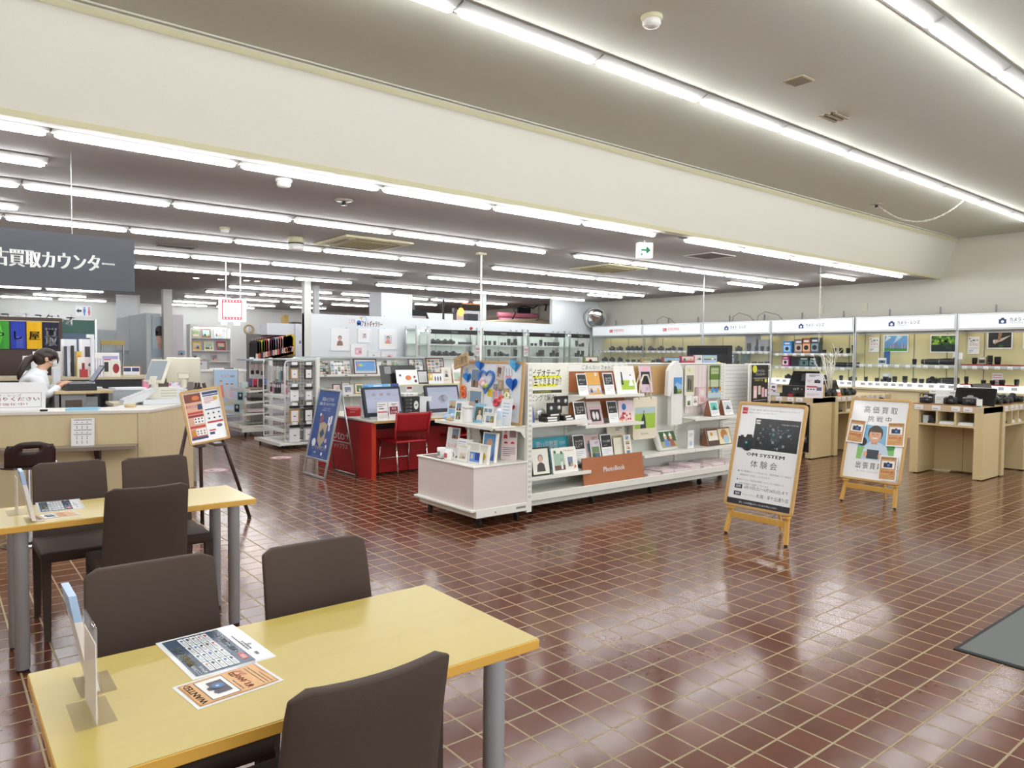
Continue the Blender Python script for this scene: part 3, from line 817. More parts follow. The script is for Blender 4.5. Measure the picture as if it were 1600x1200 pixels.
def draw_om(p, w, h):
    K = C('23242c', .25)
    p.rect(0, 0, w, h, C('f3f4f6', .12), 1)
    p.rect(w * .03, h * .905, w * .085, h * .066, 'c0273c', 2); p.text('kita', w * .038, h * .925, .013, PAPER, 3, w=w * .068, bold=.03)
    p.text('北海道民の撮影会で選ばれるOM SYSTEMの製品もカメラのキタムラで', w * .135, h * .945, .011, '8a8c94', 2, w=w * .80); p.text('実際にお試しいただけます！', w * .135, h * .915, .011, '8a8c94', 2, w=w * .45)
    x0, y0, x1, y1 = w * .27, h * .56, w * .97, h * .87
    p.rect(x0, y0, x1 - x0, y1 - y0, C('17191d', .2), 2); p.rect(x0 + .008, y1 - .048, .04, .035, 'e8e8e8', 3); p.text('OM', x0 + .013, y1 - .040, .017, K, 4, bold=.05)
    p.text('M.ZUIKO DIGITAL', x1 - .012, y1 - .045, .011, 'd8d8d8', 3, 'r', w=.15)
    rd = random.Random(3)
    for i in range(64):
        a = rd.uniform(0, 6.28); q = rd.random() ** .5
        cx = (x0 + x1) / 2 + math.cos(a) * q * (x1 - x0) * .42; cy = y0 + (y1 - y0) * .45 + math.sin(a) * q * (y1 - y0) * .40
        rr = rd.uniform(.006, .013)
        if rd.random() < .5: p.disc(cx, cy, rr, C(rd.choice(['3a3e44', '50555c', '2c3036']), .3), 4, n=10); p.disc(cx, cy, rr * .6, C(rd.choice(['15181b', '23443c', '1c2c44']), .2), 5, n=10)
        else: p.rect(cx - rr * .8, cy - rr, rr * 1.6, rr * 1.9, C(rd.choice(['4a4e54', '6a6f76', '8a8f96', '33373c']), .3), 4); p.rect(cx - rr * .8, cy + rr * .3, rr * 1.6, rr * .25, 'b8bcc2', 5)
    p.disc(w * .60, h * .71, .040, '33373c', 6); p.disc(w * .60, h * .71, .031, C('1b3a34', .15), 7); p.disc(w * .585, h * .72, .011, C('5c8a80', .2), 8)
    # the big camera overlapping the corner
    p.rect(w * .035, h * .565, w * .30, h * .105, '17181b', 8); p.rect(w * .03, h * .56, w * .09, h * .115, '1d1e22', 9); p.poly([(w * .15, h * .668), (w * .27, h * .668), (w * .25, h * .70), (w * .17, h * .70)], '1d1e22', 9)
    p.rect(w * .065, h * .67, w * .05, h * .018, '2c2d31', 9); p.rect(w * .285, h * .668, w * .035, h * .016, '2c2d31', 9)
    p.disc(w * .195, h * .602, w * .098, C('101114', .25), 10, n=24); p.disc(w * .195, h * .602, w * .075, C('26292e', .2), 11, n=24); p.disc(w * .195, h * .602, w * .055, C('123330', .1), 12, n=20); p.disc(w * .175, h * .617, w * .018, C('58a894', .2), 13)
    p.text('OM SYSTEM', w * .5, h * .49, .030, '1d1e26', 2, 'c', w=w * .60, bold=.03)
    p.text('体 験 会', w * .5, h * .385, .050, '4a4b50', 2, 'c', w=w * .42, res=2)
    for i, (a, b2) in enumerate((('売れ筋最新のレンズをはじめ、普段店頭にない商品を', '期間限定でお試しいただけます'), ('本イベントで製品を体験いただいたお客様には', 'お得な特典をご用意しております'))):
        y = h * (.325 - i * .085)
        p.disc(w * .115, y + .005, .006, '2a2b34', 2); p.text(a, w * .145, y, .0125, '84868e', 2, w=w * (.80 if i == 0 else .70)); p.text(b2, w * .145, y - .032, .0125, '84868e', 2, w=w * .48)
    for y, a, b2, ww in ((.165, '期間', '6月13日(土)～6月28日(日)まで', .69), (.095, '場所', '', 0)):
        p.rect(w * .09, h * y - .006, w * .12, .034, '23243a', 2); p.text(a, w * .15, h * y + .002, .018, PAPER, 3, 'c', bold=.02)
        if b2: p.text(b2, w * .24, h * y, .024, '3a3b42', 2, w=w * ww)
    p.text('カメラのキタムラ', w * .235, h * .098, .011, '8a8c94', 2, w=w * .21); p.text('札幌・羊ケ丘通り店', w * .46, h * .094, .027, '3a3b42', 2, w=w * .49)
    p.rect(0, 0, w, h * .056, '23242c', 2); p.text('詳しくはお気軽スタッフにおたずねください', w * .5, h * .018, .013, PAPER, 3, 'c', w=w * .60)
poster_easel('pine easel board with a camera trial event poster in front of white shelves', (5.27, 3.335, 0), -90, .63, .90, 13, draw_om)
def draw_buy(p, w, h):
    K = '4a4b50'
    p.rect(0, 0, w, h, C('eff0f1', .12), 1)
    p.text('高 価 買 取', w * .52, h * .845, .060, K, 2, 'c', w=w * .60, res=2); p.text('挑 戦 中', w * .52, h * .735, .050, K, 2, 'c', w=w * .42, res=2)
    x, y, pw, ph = w * .20, h * .245, w * .66, h * .44
    p.rect(x, y, pw, ph, '8cc0e2', 2); p.rect(x, y, pw, ph * .36, '86c270', 3); p.disc(x + pw * .88, y + ph * .4, pw * .13, '4f9a52', 4, ry=ph * .09)
    cx = x + pw * .44
    p.poly([(x + pw * .12, y), (x + pw * .92, y), (x + pw * .78, y + ph * .42), (cx + pw * .1, y + ph * .52), (cx - pw * .1, y + ph * .52), (x + pw * .2, y + ph * .40)], 'c9dcec', 5)
    p.rect(cx - .03, y + ph * .45, .06, ph * .16, 'd49a7c', 6); p.disc(cx, y + ph * .76, .075, '4a423e', 7, ry=.085, n=24); p.disc(cx, y + ph * .71, .062, 'e0ab8c', 8, ry=.078, n=24)
    p.poly([(cx - .055, y + ph * .80), (cx + .055, y + ph * .80), (cx + .07, y + ph * .9), (cx, y + ph * .96), (cx - .07, y + ph * .9)], '544a44', 9)
    for s in (-1, 1): p.line(cx + s * .034, y + ph * .735, cx + s * .014, y + ph * .735, .005, '3a2a24', 10)
    p.disc(cx, y + ph * .64, .03, 'f4f0ec', 10, ry=.013, a0=180, a1=360); p.disc(cx, y + ph * .69, .008, 'cf9477', 10)
    p.rect(cx - .06, y + ph * .03, .12, ph * .26, '39424e', 9); p.disc(cx - .075, y + ph * .15, .02, 'e0ab8c', 10, ry=.032); p.disc(cx + .075, y + ph * .13, .02, 'e0ab8c', 10, ry=.032); p.disc(x + pw * .12, y + ph * .5, .045, '3b3a3c', 9)
    p.text('出 張 買 取 強 化', w * .22, h * .135, .055, K, 2, w=w * .74, res=2, bold=.012); p.text('詳しくはお近くのスタッフまでおたずねください', w * .25, h * .085, .012, '84868e', 2, w=w * .5)
be = poster_easel('pine easel board with a smiling customer poster and three WANTED flyers', (7.44, 3.435, 0), -90, .61, .87, 15, draw_buy)
def flyer_on_board(u, v, rz, label):
    """sheet taped over the second board's poster; u across, v up the board"""
    ti = R(15)
    b = MB(); w, h = .175, .25
    Mx = Matrix.Translation((7.44, 3.435, 0)) @ Matrix.Rotation(R(-90), 4, 'Z') @ Matrix.Translation((0, 0, .235)) @ Matrix.Rotation(-ti, 4, 'X') @ Matrix.Translation((u, -.016, v)) @ Matrix.Rotation(R(rz), 4, 'Y')
    b.bx(-w / 2, w / 2, 0, .002, 0, h, PAPER)
    wanted(b.face((-w / 2, 0, 0)), w, h, True, '30%UP', .012)
    o = setp(b.build('wanted_flyer'), label, 'flyer', 'WANTED flyers on the pine easel board')
    o.matrix_world = Mx; return o
flyer_on_board(-.205, .385, 3, 'WANTED flyer taped left of the smiling man, blue lens camera')
flyer_on_board(.205, .385, -3, 'WANTED flyer taped right of the smiling man, level with his face')
flyer_on_board(.175, .035, -2, 'WANTED flyer taped lowest on the pine board, over the large characters')

# blue A-frame sign (front leaf faces -x)
t = thing('a_frame_sign', 'blue poster in a silver A-frame stand beside the red desk', 'sign board', (3.585, 8.28, 0), -88)
Ma = Matrix.Rotation(R(-12.2), 4, 'X')
b = MB(); b.M = Ma; w, hh = .60, 1.08; f = .028
for x in (-w / 2, w / 2 - f): b.bx(x, x + f, -.012, .012, 0, hh, ALU, .004)
for z in (0, .20, hh - f): b.bx(-w / 2 + f, w / 2 - f, -.012, .012, z, z + f, ALU, .004)
b.build('front_leaf', t)
b = MB(); b.M = Ma; b.bx(-w / 2 + f, w / 2 - f, -.004, .004, .228, hh - f, C('3d5896', .25))
p = b.face((-w / 2 + f, -.004, .228)); PW, PH = w - 2 * f, hh - f - .228; LT = 'e8ecf4'; TAN = 'b5a68a'
p.text('家族のビデオを', PW * .5, PH * .85, .042, LT, 1, 'c', w=PW * .56, bold=.02); p.text('最後に見たのはいつですか？', PW * .5, PH * .785, .032, LT, 1, 'c', w=PW * .72); p.text('もう見れないと諦めず', PW * .5, PH * .73, .014, 'b8c2da', 1, 'c', w=PW * .36); p.text('ご相談ください', PW * .5, PH * .70, .014, 'b8c2da', 1, 'c', w=PW * .44)
p.poly([(PW * .34, PH * .26), (PW * .5, PH * .16), (PW * .66, PH * .26), (PW * .70, PH * .50), (PW * .52, PH * .54), (PW * .32, PH * .52)], TAN, 1); p.poly([(PW * .5, PH * .29), (PW * .62, PH * .37), (PW * .52, PH * .45), (PW * .40, PH * .37)], '3d4a6e', 2)
p.disc(PW * .38, PH * .58, .05, '8c5a70', 2, ry=.06); p.disc(PW * .30, PH * .64, .022, LT, 2)
for x, y in ((.70, .56), (.80, .58), (.76, .48)): p.poly([(PW * x, PH * y - .05), (PW * x + .03, PH * y - .05), (PW * x + .04, PH * y + .05), (PW * x - .01, PH * y + .05)], LT, 2)
p.disc(PW * .80, PH * .44, .024, LT, 2); p.disc(PW * .20, PH * .22, .05, LT, 2); p.disc(PW * .80, PH * .19, .022, LT, 2); p.disc(PW * .74, PH * .27, .03, 'c8a8b8', 2)
p.text('ビデオのダビング', PW * .5, PH * .125, .045, 'd8cf9a', 1, 'c', w=PW * .70, bold=.02); p.text('ご相談', PW * .32, PH * .065, .02, LT, 1, 'c'); p.disc(PW * .66, PH * .07, .022, LT, 1); p.text('詳しくはスタッフまで', PW * .5, PH * .02, .012, 'b8c2da', 1, 'c', w=PW * .6)
b.build('poster', t)
b = MB(); top = Vector((0, math.sin(R(12.2)) * (hh - .05), math.cos(R(12.2)) * (hh - .05)))
for s in (-1, 1): b.tube([(s * (w / 2 - .02), top.y + .015, top.z), (s * (w / 2 - .02), .42, .012)], .011, ALU, 8)
b.tube([(-w / 2 + .02, .42, .012), (w / 2 - .02, .42, .012)], .011, ALU, 8); b.tube([(-w / 2 + .02, .345, .40), (w / 2 - .02, .345, .40)], .007, ALU, 8); b.build('rear_leaf', t)

# dark wooden easel with the flyer board
DW = '3c2620'
t = thing('tripod_easel', 'dark wooden tripod easel beside the service counter', 'easel', (1.86, 6.62, 0))
for x0, y0, x1, y1 in ((-.34, -.08, -.03, .12), (.36, -.08, .03, .12), (-.03, -.03, 0, .16)):
    b = MB(); b.tube([(x0, y0, .02), (x1, y1, 1.22)], .0155, DW, 6); lg = b.build('leg', t)
    b = MB(); b.cyl((x0, y0, 0), (x0, y0, .022), .017, RUBBER, n=8); b.build('foot', lg)
for x in (-.06, .10):
    b = MB(); b.bx(x - .04, x + .04, -.115, .08, .675, .70, DW, .003); b.build('ledge', t)
b = MB(); fw_, fh_ = .335, .475; b2 = b
round_frame(b, fw_, fh_, .02, PINE, .02, .018)
fb = thing('flyer_board', 'pine framed board of red and white sale flyers on the dark easel', 'sign board', (1.885, 6.525, .712))
fb.rotation_euler = (R(-8), R(-9), R(-6))
b.build('frame', fb)
b = MB(); b.bx(-fw_ / 2 + .01, fw_ / 2 - .01, .002, .008, .01, fh_ - .01, C('f2f3f5', .08, coat=.5))
p = b.face((-fw_ / 2 + .022, .002, .022)); a, h = fw_ - .044, fh_ - .044
RED = 'c4383c'; ORG = 'd8743a'; NV = '2a3a66'; TANP = 'd7b08a'
p.rect(a * .02, .02, a * .46, h - .03, 'dba98c', 1); p.rect(a * .02, h * .80, a * .46, h * .17, '7a3a2a', 2); p.disc(a * .33, h * .88, .03, ORG, 3, ry=.02)
for y, c in ((.70, RED), (.56, RED), (.50, '8a2a30'), (.28, RED), (.10, RED)): p.rect(a * .04, h * y, a * .42, h * .045, c, 2)
p.text('高価買取', a * .06, h * .705, .014, PAPER, 3, w=a * .3); p.rect(a * .34, h * .64, a * .13, h * .11, NV, 3); p.rect(a * .18, h * .36, a * .28, h * .13, PAPER, 2); p.rect(a * .18, h * .12, a * .28, h * .14, PAPER, 3); p.rect(a * .04, h * .12, a * .12, h * .13, 'c98a30', 3); p.rect(a * .02, .02, a * .46, h * .05, NV, 2)
for i in range(3):
    for j in range(2): p.disc(a * (.22 + i * .09), h * (.40 + j * .06), .007, '5a4038', 4); p.disc(a * (.22 + i * .09), h * (.16 + j * .05), .007, '8a6a50', 4)
p.rect(a * .53, h * .92, a * .44, h * .05, NV, 2); p.rect(a * .53, h * .88, a * .44, h * .025, NV, 2); p.rect(a * .53, h * .60, a * .44, h * .022, NV, 2); p.rect(a * .53, h * .33, a * .44, h * .04, RED, 2); p.rect(a * .54, h * .10, a * .14, h * .05, NV, 2); p.rect(a * .54, h * .17, a * .18, h * .03, RED, 2)
for i in range(3):
    for j in range(2): p.disc(a * (.60 + i * .15), h * (.43 + j * .1), .008, '3a3430', 3)
p.disc(a * .88, h * .82, .018, 'd8b050', 2); p.disc(a * .85, h * .26, .024, '5a5f6a', 2, ry=.014); p.bars(a * .55, h * .84, a * .3, 4, .014, .005, RED, 2)
b.build('flyers', fb)
b = MB(); b.bx(-.03, .02, -.014, .012, fh_ - .004, fh_ + .012, BLACK, .003); b.build('clip', fb)
# entrance mat
b = MB(); b.bx(0, 5.5, 0, 1.0, 0.0, .008, C('2a2c2e', .8)); b.bx(.02, 5.48, .02, .98, .006, .011, speckle('grey_mat_pile', '626563', '717472', 260, .95, .3))
solo(b, 'entrance_mat', 'grey entrance mat with dark edge lying on the tiles', 'mat', (4.08, .43, 0))
# ------------------------------------------------------------------ white display shelving in the middle
ST = 'efeee6'; STD = 'd9dad2'; SLOT = '8e918c'; PINKW = wood('pale_pink_wood', 'ded3d0', 'e8dedb', (3, 3, 18), .45)
BRW = wood('brown_board', 'a5633c', 'b57148', (3, 20, 20), .4); OAKB = wood('oak_board', 'b8925e', 'c8a472', (3, 20, 20), .45)
BK = '2c2a2c'; PINK = 'e8c8d0'
def caster(b, x, y):
    b.cyl((x - .011, y, .032), (x + .011, y, .032), .032, RUBBER, n=14); b.bx(x - .016, x + .016, y - .014, y + .022, .045, .085, BLACK)
g = thing('display_shelving', 'white double sided display shelving with photo goods in the middle of the shop', 'shelving', (4.27, 5.55, 0))
b = MB(); b.bx(.02, 3.62, -.012, .012, .16, 1.40, STD); b.build('back_panel', g)
for i in range(5):
    x = .9 * i if i else .03
    b = MB(); b.bx(x - .022, x + .022, -.035, .035, .09, 1.41, ST, .003)
    for k in range(30): b.bx(x - .008, x - .004, -.0358, -.035, .2 + k * .04, .215 + k * .04, SLOT); b.bx(x + .004, x + .008, -.0358, -.035, .2 + k * .04, .215 + k * .04, SLOT)
    b.build('upright', g)
b = MB(); b.bx(.02, 3.62, -.03, .03, 1.40, 1.415, ST, .003); b.build('top_rail', g)
b = MB(); b.bx(.0, 3.63, -.45, -.03, .165, .185, ST, .004); b.bx(.0, 3.63, -.462, -.45, .135, .205, ST, .004); b.build('base_deck', g)
b = MB(); b.bx(.0, 3.63, -.435, -.42, .085, .135, STD); b.bx(.0, 3.63, .42, .435, .085, .18, STD); b.bx(0, 3.63, .03, .45, .165, .185, ST); b.build('kick_plate', g)
def shelf(x0, x1, z, d, name='shelf', lip=.03):
    b = MB(); b.bx(x0 + .004, x1 - .004, -d, -.035, z - .016, z, ST, .003); b.bx(x0 + .004, x1 - .004, -d - .01, -d, z - lip, z + .004, ST, .003)
    for x in (x0 + .012, x1 - .012): b.prism([(-.035, z - .016), (-d * .9, z - .016), (-d * .9, z - .026), (-.035, z - .09)], 'x', x - .002, x + .002, ST)
    return b.build(name, g)
for a in ((0, .9, .845, .40), (0, .9, .34, .40), (.9, 1.8, 1.085, .30), (.9, 1.8, .78, .30), (.9, 1.8, .41, .27), (1.8, 2.7, .405, .31), (2.7, 3.6, .405, .31), (2.7, 3.6, .765, .30)): shelf(*a)
for x, y in ((.12, -.38), (.93, -.38), (1.83, -.38), (2.7, -.38), (3.55, -.38), (.12, .38), (3.55, .38)):
    b = MB(); caster(b, x, y); b.build('caster', g)

def put(name, label, cat, px0, px1, pyt, Y, zs, draw=None, tilt=8, t=.006, base=None, group=None, frame=None, fw=.0, w=None, h=None, rz=0):
    """something standing on a shelf of height zs at depth Y, spanning px0..px1 in the photo with its top at pyt"""
    q0 = atY(px0, 650, Y); q1 = atY(px1, 650, Y); zt = atY((px0 + px1) / 2, pyt, Y).z
    w = w or max(.02, q1.x - q0.x); h = h or max(.02, zt - zs)
    return card(name, label, cat, w, h / max(.5, math.cos(R(tilt))), ((q0.x + q1.x) / 2, Y, zs + .001), rz, tilt, draw, t, base, group, frame, fw)
def price_sign(line1, line2=''):
    def d(p, w, h):
        p.fill(w, h, PAPER); p.rect(w * .06, h * .45, w * .88, h * .50, BK, 2)
        p.text(line1, w / 2, h * (.70 if line2 else .66), h * .085, PAPER, 3, 'c', w=w * .66)
        if line2: p.text(line2, w / 2, h * .58, h * .085, PAPER, 3, 'c', w=w * .6)
        p.bars(w * .22, h * .52, w * .55, 1, .01, h * .02, 'c8c8c8', 3); p.bars(w * .15, h * .34, w * .7, 3, h * .07, h * .015, '9a9a9a', 3)
    return d
def cover(bg, seed, inset=.12, title=True):
    def d(p, w, h):
        p.rect(0, 0, w, h, C(bg, .3), 1); p.photo(w * inset, h * (.10), w * (1 - 2 * inset), h * (.55 if title else .8), seed, 2)
        if title: p.bars(w * .5, h * .86, w * .38, 2, h * .06, h * .03, '7a6a68', 3)
    return d
SHOP = 'photo goods on the middle white shelving'
# first bay
def vt(p, w, h):
    p.fill(w, h, 'f6f4e6'); Y_ = 'f0ea3a'
    p.rect(w * .24, h * .735, w * .64, h * .05, Y_, 2); p.rect(w * .27, h * .575, w * .54, h * .05, Y_, 2)
    p.text('古いビデオテープ', w * .25, h * .765, h * .125, INK, 3, w=w * .62, res=2, bold=.01); p.text('再生できますか？', w * .37, h * .605, h * .135, INK, 3, w=w * .52, res=2, bold=.01)
    p.rect(w * .1, h * .455, w * .8, h * .055, '30302c', 2); p.text('かんたん・おトクな3000円から', w * .30, h * .465, h * .033, Y_, 3, w=w * .42)
    p.text('ダビングで解決！', w * .34, h * .32, h * .10, INK, 3, w=w * .46)
put('video_poster', 'cream and yellow videotape copying poster at the back of the first bay', 'poster', 797, 879, 569, 5.512, .862, vt, 0, .006, w=.83)
VH = '1c1b1d'
def vhs(name, label, cx, y, z, lying=True, face=False, rz=0):
    t = thing('video_cassette', label, 'cassette', (cx, y, z), rz, 'videotapes on the first bay shelf')
    L, D, H = .187, .103, .025
    b = MB()
    if not face: b.bx(-L / 2, L / 2, -D / 2, D / 2, 0, H, VH, .002)
    else: b.bx(-L / 2, L / 2, -H / 2, H / 2, 0, D, VH, .002)
    b.build('shell', t)
    b = MB()
    if face:
        for s in (-1, 1): b.lathe([(.021, 0), (.021, .002)], 'c9cbc9', (s * .052, -H / 2, .052), (0, -1, 0), 14); b.lathe([(.009, .002), (.009, .003)], 'f2f2f0', (s * .052, -H / 2, .052), (0, -1, 0), 8)
        b.bx(-.03, .03, -H / 2 - .001, -H / 2, .03, .08, '2c2c30')
    else: b.bx(-.06, .06, -D / 2 - .001, -D / 2, .004, .021, 'e8e6e0')
    b.build('label', t); return t
q = lambda px, Y: atY(px, 640, Y).x
vhs('v', 'videotape lying lowest in the pile, green flecked edge', q(858, 5.3), 5.30, .846); vhs('v', 'videotape lying lowest in the pile beside the white sign', q(888, 5.3), 5.34, .846, rz=12)
vhs('v', 'videotape lying on top of the lowest tape with white spine label', q(858, 5.3), 5.30, .872, rz=-4); vhs('v', 'videotape lying askew on top of the lowest tape by the white sign', q(884, 5.3), 5.33, .872, rz=20)
vhs('v', 'videotape lying third up in the pile under the upright one', q(862, 5.3), 5.31, .898, rz=6)
vhs('v', 'videotape standing on the pile with both reels showing', q(866, 5.3), 5.30, .924, face=True)
vhs('v', 'videotape standing topmost of the pile, half hidden behind the other', q(876, 5.35), 5.345, .924 + .06, face=True, rz=5)
b = MB(); b.lathe([(.06, 0), (.06, .0012)], C('d8dade', .12, .6), n=28); b.lathe([(.018, .0012), (.018, .0016)], C('f4f4f4', .2), n=16); o = solo(b, 'disc', 'silver disc leaning behind the videotape pile', 'disc', (q(845, 5.44), 5.44, .91)); o.rotation_euler = (R(80), 0, R(-10))
def blueleaf(p, w, h): p.fill(w, h, '3a4f9a'); p.disc(w * .55, h * .45, w * .28, 'c8a860', 2); p.bars(w * .15, h * .85, w * .7, 3, h * .07, h * .03, 'd8dcec', 2)
put('leaflet', 'blue leaflet leaning beside the videotape pile', 'leaflet', 819, 836, 622, 5.30, .846, blueleaf, 12, base='2c3a78')
def omoide(p, w, h): p.fill(w, h, '3ba6b8'); p.text('思い出整理', w * .24, h * .60, h * .26, PAPER, 2, w=w * .50, res=2, bold=.015); p.text('できるだけ', w * .78, h * .74, h * .10, PAPER, 2, w=w * .15); p.text('まとめて！', w * .78, h * .58, h * .10, PAPER, 2, w=w * .17)
put('header_board', 'turquoise board with white characters on the low shelf of the first bay', 'sign', 824, 891, 684, 5.42, .341, omoide, 6)
def katsu(p, w, h): p.fill(w, h, PAPER); p.text('活', w * .55, h * .62, h * .2, '38a0b4', 2, bold=.02); p.portrait(w * .25, h * .12, w * .5, h * .34, 'e8e4e0', 'dcb498', '3a302c', '202024', 2); p.bars(w * .2, h * .9, w * .6, 2, .012, .004, '9a9a9a', 2)
put('notice_card', 'white notice card with a small portrait beside the turquoise board', 'card', 816, 835, 684, 5.28, .341, katsu, 5)
def elder(p, w, h): p.fill(w, h, 'f2efdc'); p.portrait(w * .12, h * .10, w * .76, h * .80, 'f0eee8', 'e0b49a', '8a8078', '4a463c', 2)
put('framed_portrait', 'black framed portrait of an elderly person on the low shelf', 'picture frame', 833, 862, 700, 5.20, .341, elder, 10, .012, frame=BLACK, fw=.012)
def anniv(p, w, h):
    p.fill(w, h, 'f4f1ea'); p.photo(w * .08, h * .12, w * .42, h * .66, 5, 2); p.photo(w * .62, h * .22, w * .2, h * .38, 9, 2); p.text('Happy', w * .5, h * .84, h * .07, 'c88a3a', 2, w=w * .4)
    p.poly([(w * .84, h * .12), (w * .95, h * .2), (w * .88, h * .3)], 'c8763a', 2); p.disc(w * .14, h * .84, w * .05, '3c7a48', 3); p.disc(w * .4, h * .8, w * .05, '3c7a48', 3)
put('photo_board', 'white photo print panel with two snapshots on the low shelf', 'photo panel', 866, 905, 700, 5.18, .341, anniv, 12)
# second bay
b = MB(); x0, x1 = atY(885, 600, 5.51).x, atY(972, 600, 5.51).x; b.bx(5.19, 6.05, 5.515, 5.53, 1.11, 1.325, BRW); solo(b, 'backing_board', 'brown wooden backing board behind the top books of the second bay', 'board')
b = MB(); b.bx(5.19, 6.05, 5.515, 5.53, .82, 1.06, BRW); solo(b, 'backing_board', 'brown wooden backing board behind the middle books of the second bay', 'board')
b = MB(); b.bx(6.07, 6.90, 5.515, 5.53, 1.05, 1.385, OAKB); solo(b, 'backing_board', 'light oak backing board beside the white T-shirt', 'board')
b = MB(); p = b.face((5.2, 5.5185, 1.33)); b.bx(5.18, 6.04, 5.519, 5.535, 1.328, 1.40, 'f2f1ea'); p.text('ごあんない フォトブック', .18, .018, .042, '6a6a66', 1, w=.60); solo(b, 'header_strip', 'white header strip with thin grey characters above the photo books', 'sign')
put('price_sign', 'black and white sign card, first on the top book shelf', 'sign', 905, 920, 584, 5.32, 1.086, price_sign('ポケット'), 14)
def mustard(p, w, h): p.fill(w, h, 'dfa548'); p.rect(0, h * .06, w, h * .38, '8a8aa8', 2); p.photo(w * .05, h * .08, w * .9, h * .33, 3, 3); p.disc(w * .75, h * .9, w * .1, 'f0e0d0', 2)
put('photo_book', 'mustard yellow photo book on the top shelf of the second bay', 'photo book', 920, 941, 582, 5.33, 1.086, mustard, 16, .008)
put('price_sign', 'black and white sign card between the mustard and the white books', 'sign', 946, 961, 583, 5.32, 1.086, price_sign('フォトプラス', 'ブック'), 14)
def wed(p, w, h): p.rect(0, 0, w, h, C('f5f4f1', .25), 1); p.rect(w * .24, h * .14, w * .66, h * .34, 'a8c840', 2); p.rect(w * .24, h * .48, w * .66, h * .2, 'f0f2f4', 2); p.poly([(w * .26, h * .32), (w * .36, h * .32), (w * .35, h * .72), (w * .29, h * .72)], '26262a', 3); p.disc(w * .32, h * .75, w * .035, '3a2a24', 3); p.poly([(w * .62, h * .28), (w * .86, h * .28), (w * .76, h * .62)], 'ffffff', 3); p.disc(w * .76, h * .66, w * .03, '3a2a24', 3)
put('photo_book', 'large white wedding photo book on the top shelf of the second bay', 'photo book', 965, 996, 572, 5.30, 1.086, wed, 14, .012)
def blackb(p, w, h): p.fill(w, h, 'e0c8d8'); p.rect(w * .12, h * .30, w * .76, h * .48, '26242a', 2); p.disc(w * .5, h * .88, w * .28, 'f0b8c0', 3, ry=h * .08); p.text('は', w * .5, h * .08, h * .12, '5a5a9a', 3, 'c')
put('photo_book', 'pink and black baby photo book at the end of the top shelf', 'photo book', 1002, 1020, 572, 5.40, 1.086, blackb, 10, .008)
put('price_sign', 'black and white sign card, first on the middle book shelf', 'sign', 901, 919, 628, 5.30, .781, price_sign('フォトプラス', 'ブック'), 14)
def shoes(p, w, h): p.fill(w, h, 'c9aab0'); p.rect(w * .15, h * .12, w * .7, h * .52, '2a2628', 2); p.disc(w * .38, h * .38, w * .10, 'e8dede', 3, ry=h * .18); p.disc(w * .62, h * .36, w * .10, 'e8dede', 3, ry=h * .18); p.rect(0, h * .76, w, h * .24, 'd8cec4', 2)
put('photo_book', 'pink photo book with baby shoes on its cover on the middle shelf', 'photo book', 922, 944, 628, 5.31, .781, shoes, 16, .010)
put('price_sign', 'black and white sign card beside the flower boxes on the middle shelf', 'sign', 953, 968, 627, 5.30, .781, price_sign('かきとり'), 14)
def boxes(p, w, h): p.fill(w, h, 'e8d2dc'); p.disc(w * .35, h * .70, w * .15, '3a70b0', 2); p.rect(0, 0, w, h * .46, 'f0e2d8', 2); rd = random.Random(4); [p.disc(w * rd.uniform(.08, .92), h * rd.uniform(.05, .42), w * .06, C(rd.choice(['d05a50', 'e8a040', 'c83a58', 'e8c0c0']), .4), 3, n=8) for _ in range(22)]
put('flower_box', 'pale pink flower printed photo box on the middle shelf', 'box', 968, 991, 626, 5.33, .781, boxes, 6, .05)
put('price_sign', 'black and white sign card, first on the low book shelf', 'sign', 900, 918, 680, 5.33, .411, price_sign('フォトプラス', 'リング'), 12)
put('photo_book', 'rose photo book behind the low sign card of the second bay', 'photo book', 918, 940, 680, 5.34, .411, cover('d0b4b0', 12), 12, .01)
put('photo_book', 'small pale photo book leaning in front of the rose one', 'photo book', 926, 941, 688, 5.31, .411, cover('dcd4dc', 21), 12, .008)
put('price_sign', 'black and white sign card beside the ivory albums on the low shelf', 'sign', 943, 960, 679, 5.33, .411, price_sign('フォト台紙'), 12)
put('album', 'tall ivory album at the back of the low shelf', 'album', 954, 980, 664, 5.40, .411, cover('e8e2ce', 14, .2), 10, .012)
put('album', 'ivory folder with orange edge on the low shelf', 'album', 962, 982, 684, 5.36, .411, lambda p, w, h: (p.fill(w, h, 'f0ead8'), p.rect(w * .72, 0, w * .28, h * .5, 'c87838', 2)), 10, .008)
def stripph(p, w, h):
    p.fill(w, h, 'f2efe6')
    for i in range(4): p.photo(w * .25, h * (.06 + i * .235), w * .5, h * .18, 40 + i, 2)
put('photo_strip', 'white strip of four snapshots at the end of the low shelf', 'photo card', 978, 989, 680, 5.33, .411, stripph, 10)
b = MB(); b.bx(-.455, .455, 0, .014, 0, .275, BRW, .002); b.face((-.455, 0, 0)).text('PhotoBook', .455, .115, .055, PAPER, 1, 'c', w=.32, bold=.03, res=2)
solo(b, 'photobook_board', 'wide brown wooden board with PhotoBook lettering leaning on the base deck', 'sign', (5.545, 5.165, .186), 0, None, 8)
# third and fourth bays
tee = thing('t_shirt', 'white T-shirt with a blue landscape print on a hanger', 'T-shirt', (atY(1054, 600, 5.40).x, 5.40, 1.44))
b = MB(); CL = fabric('white_jersey', 'e9e8e4', 'f4f3ef')
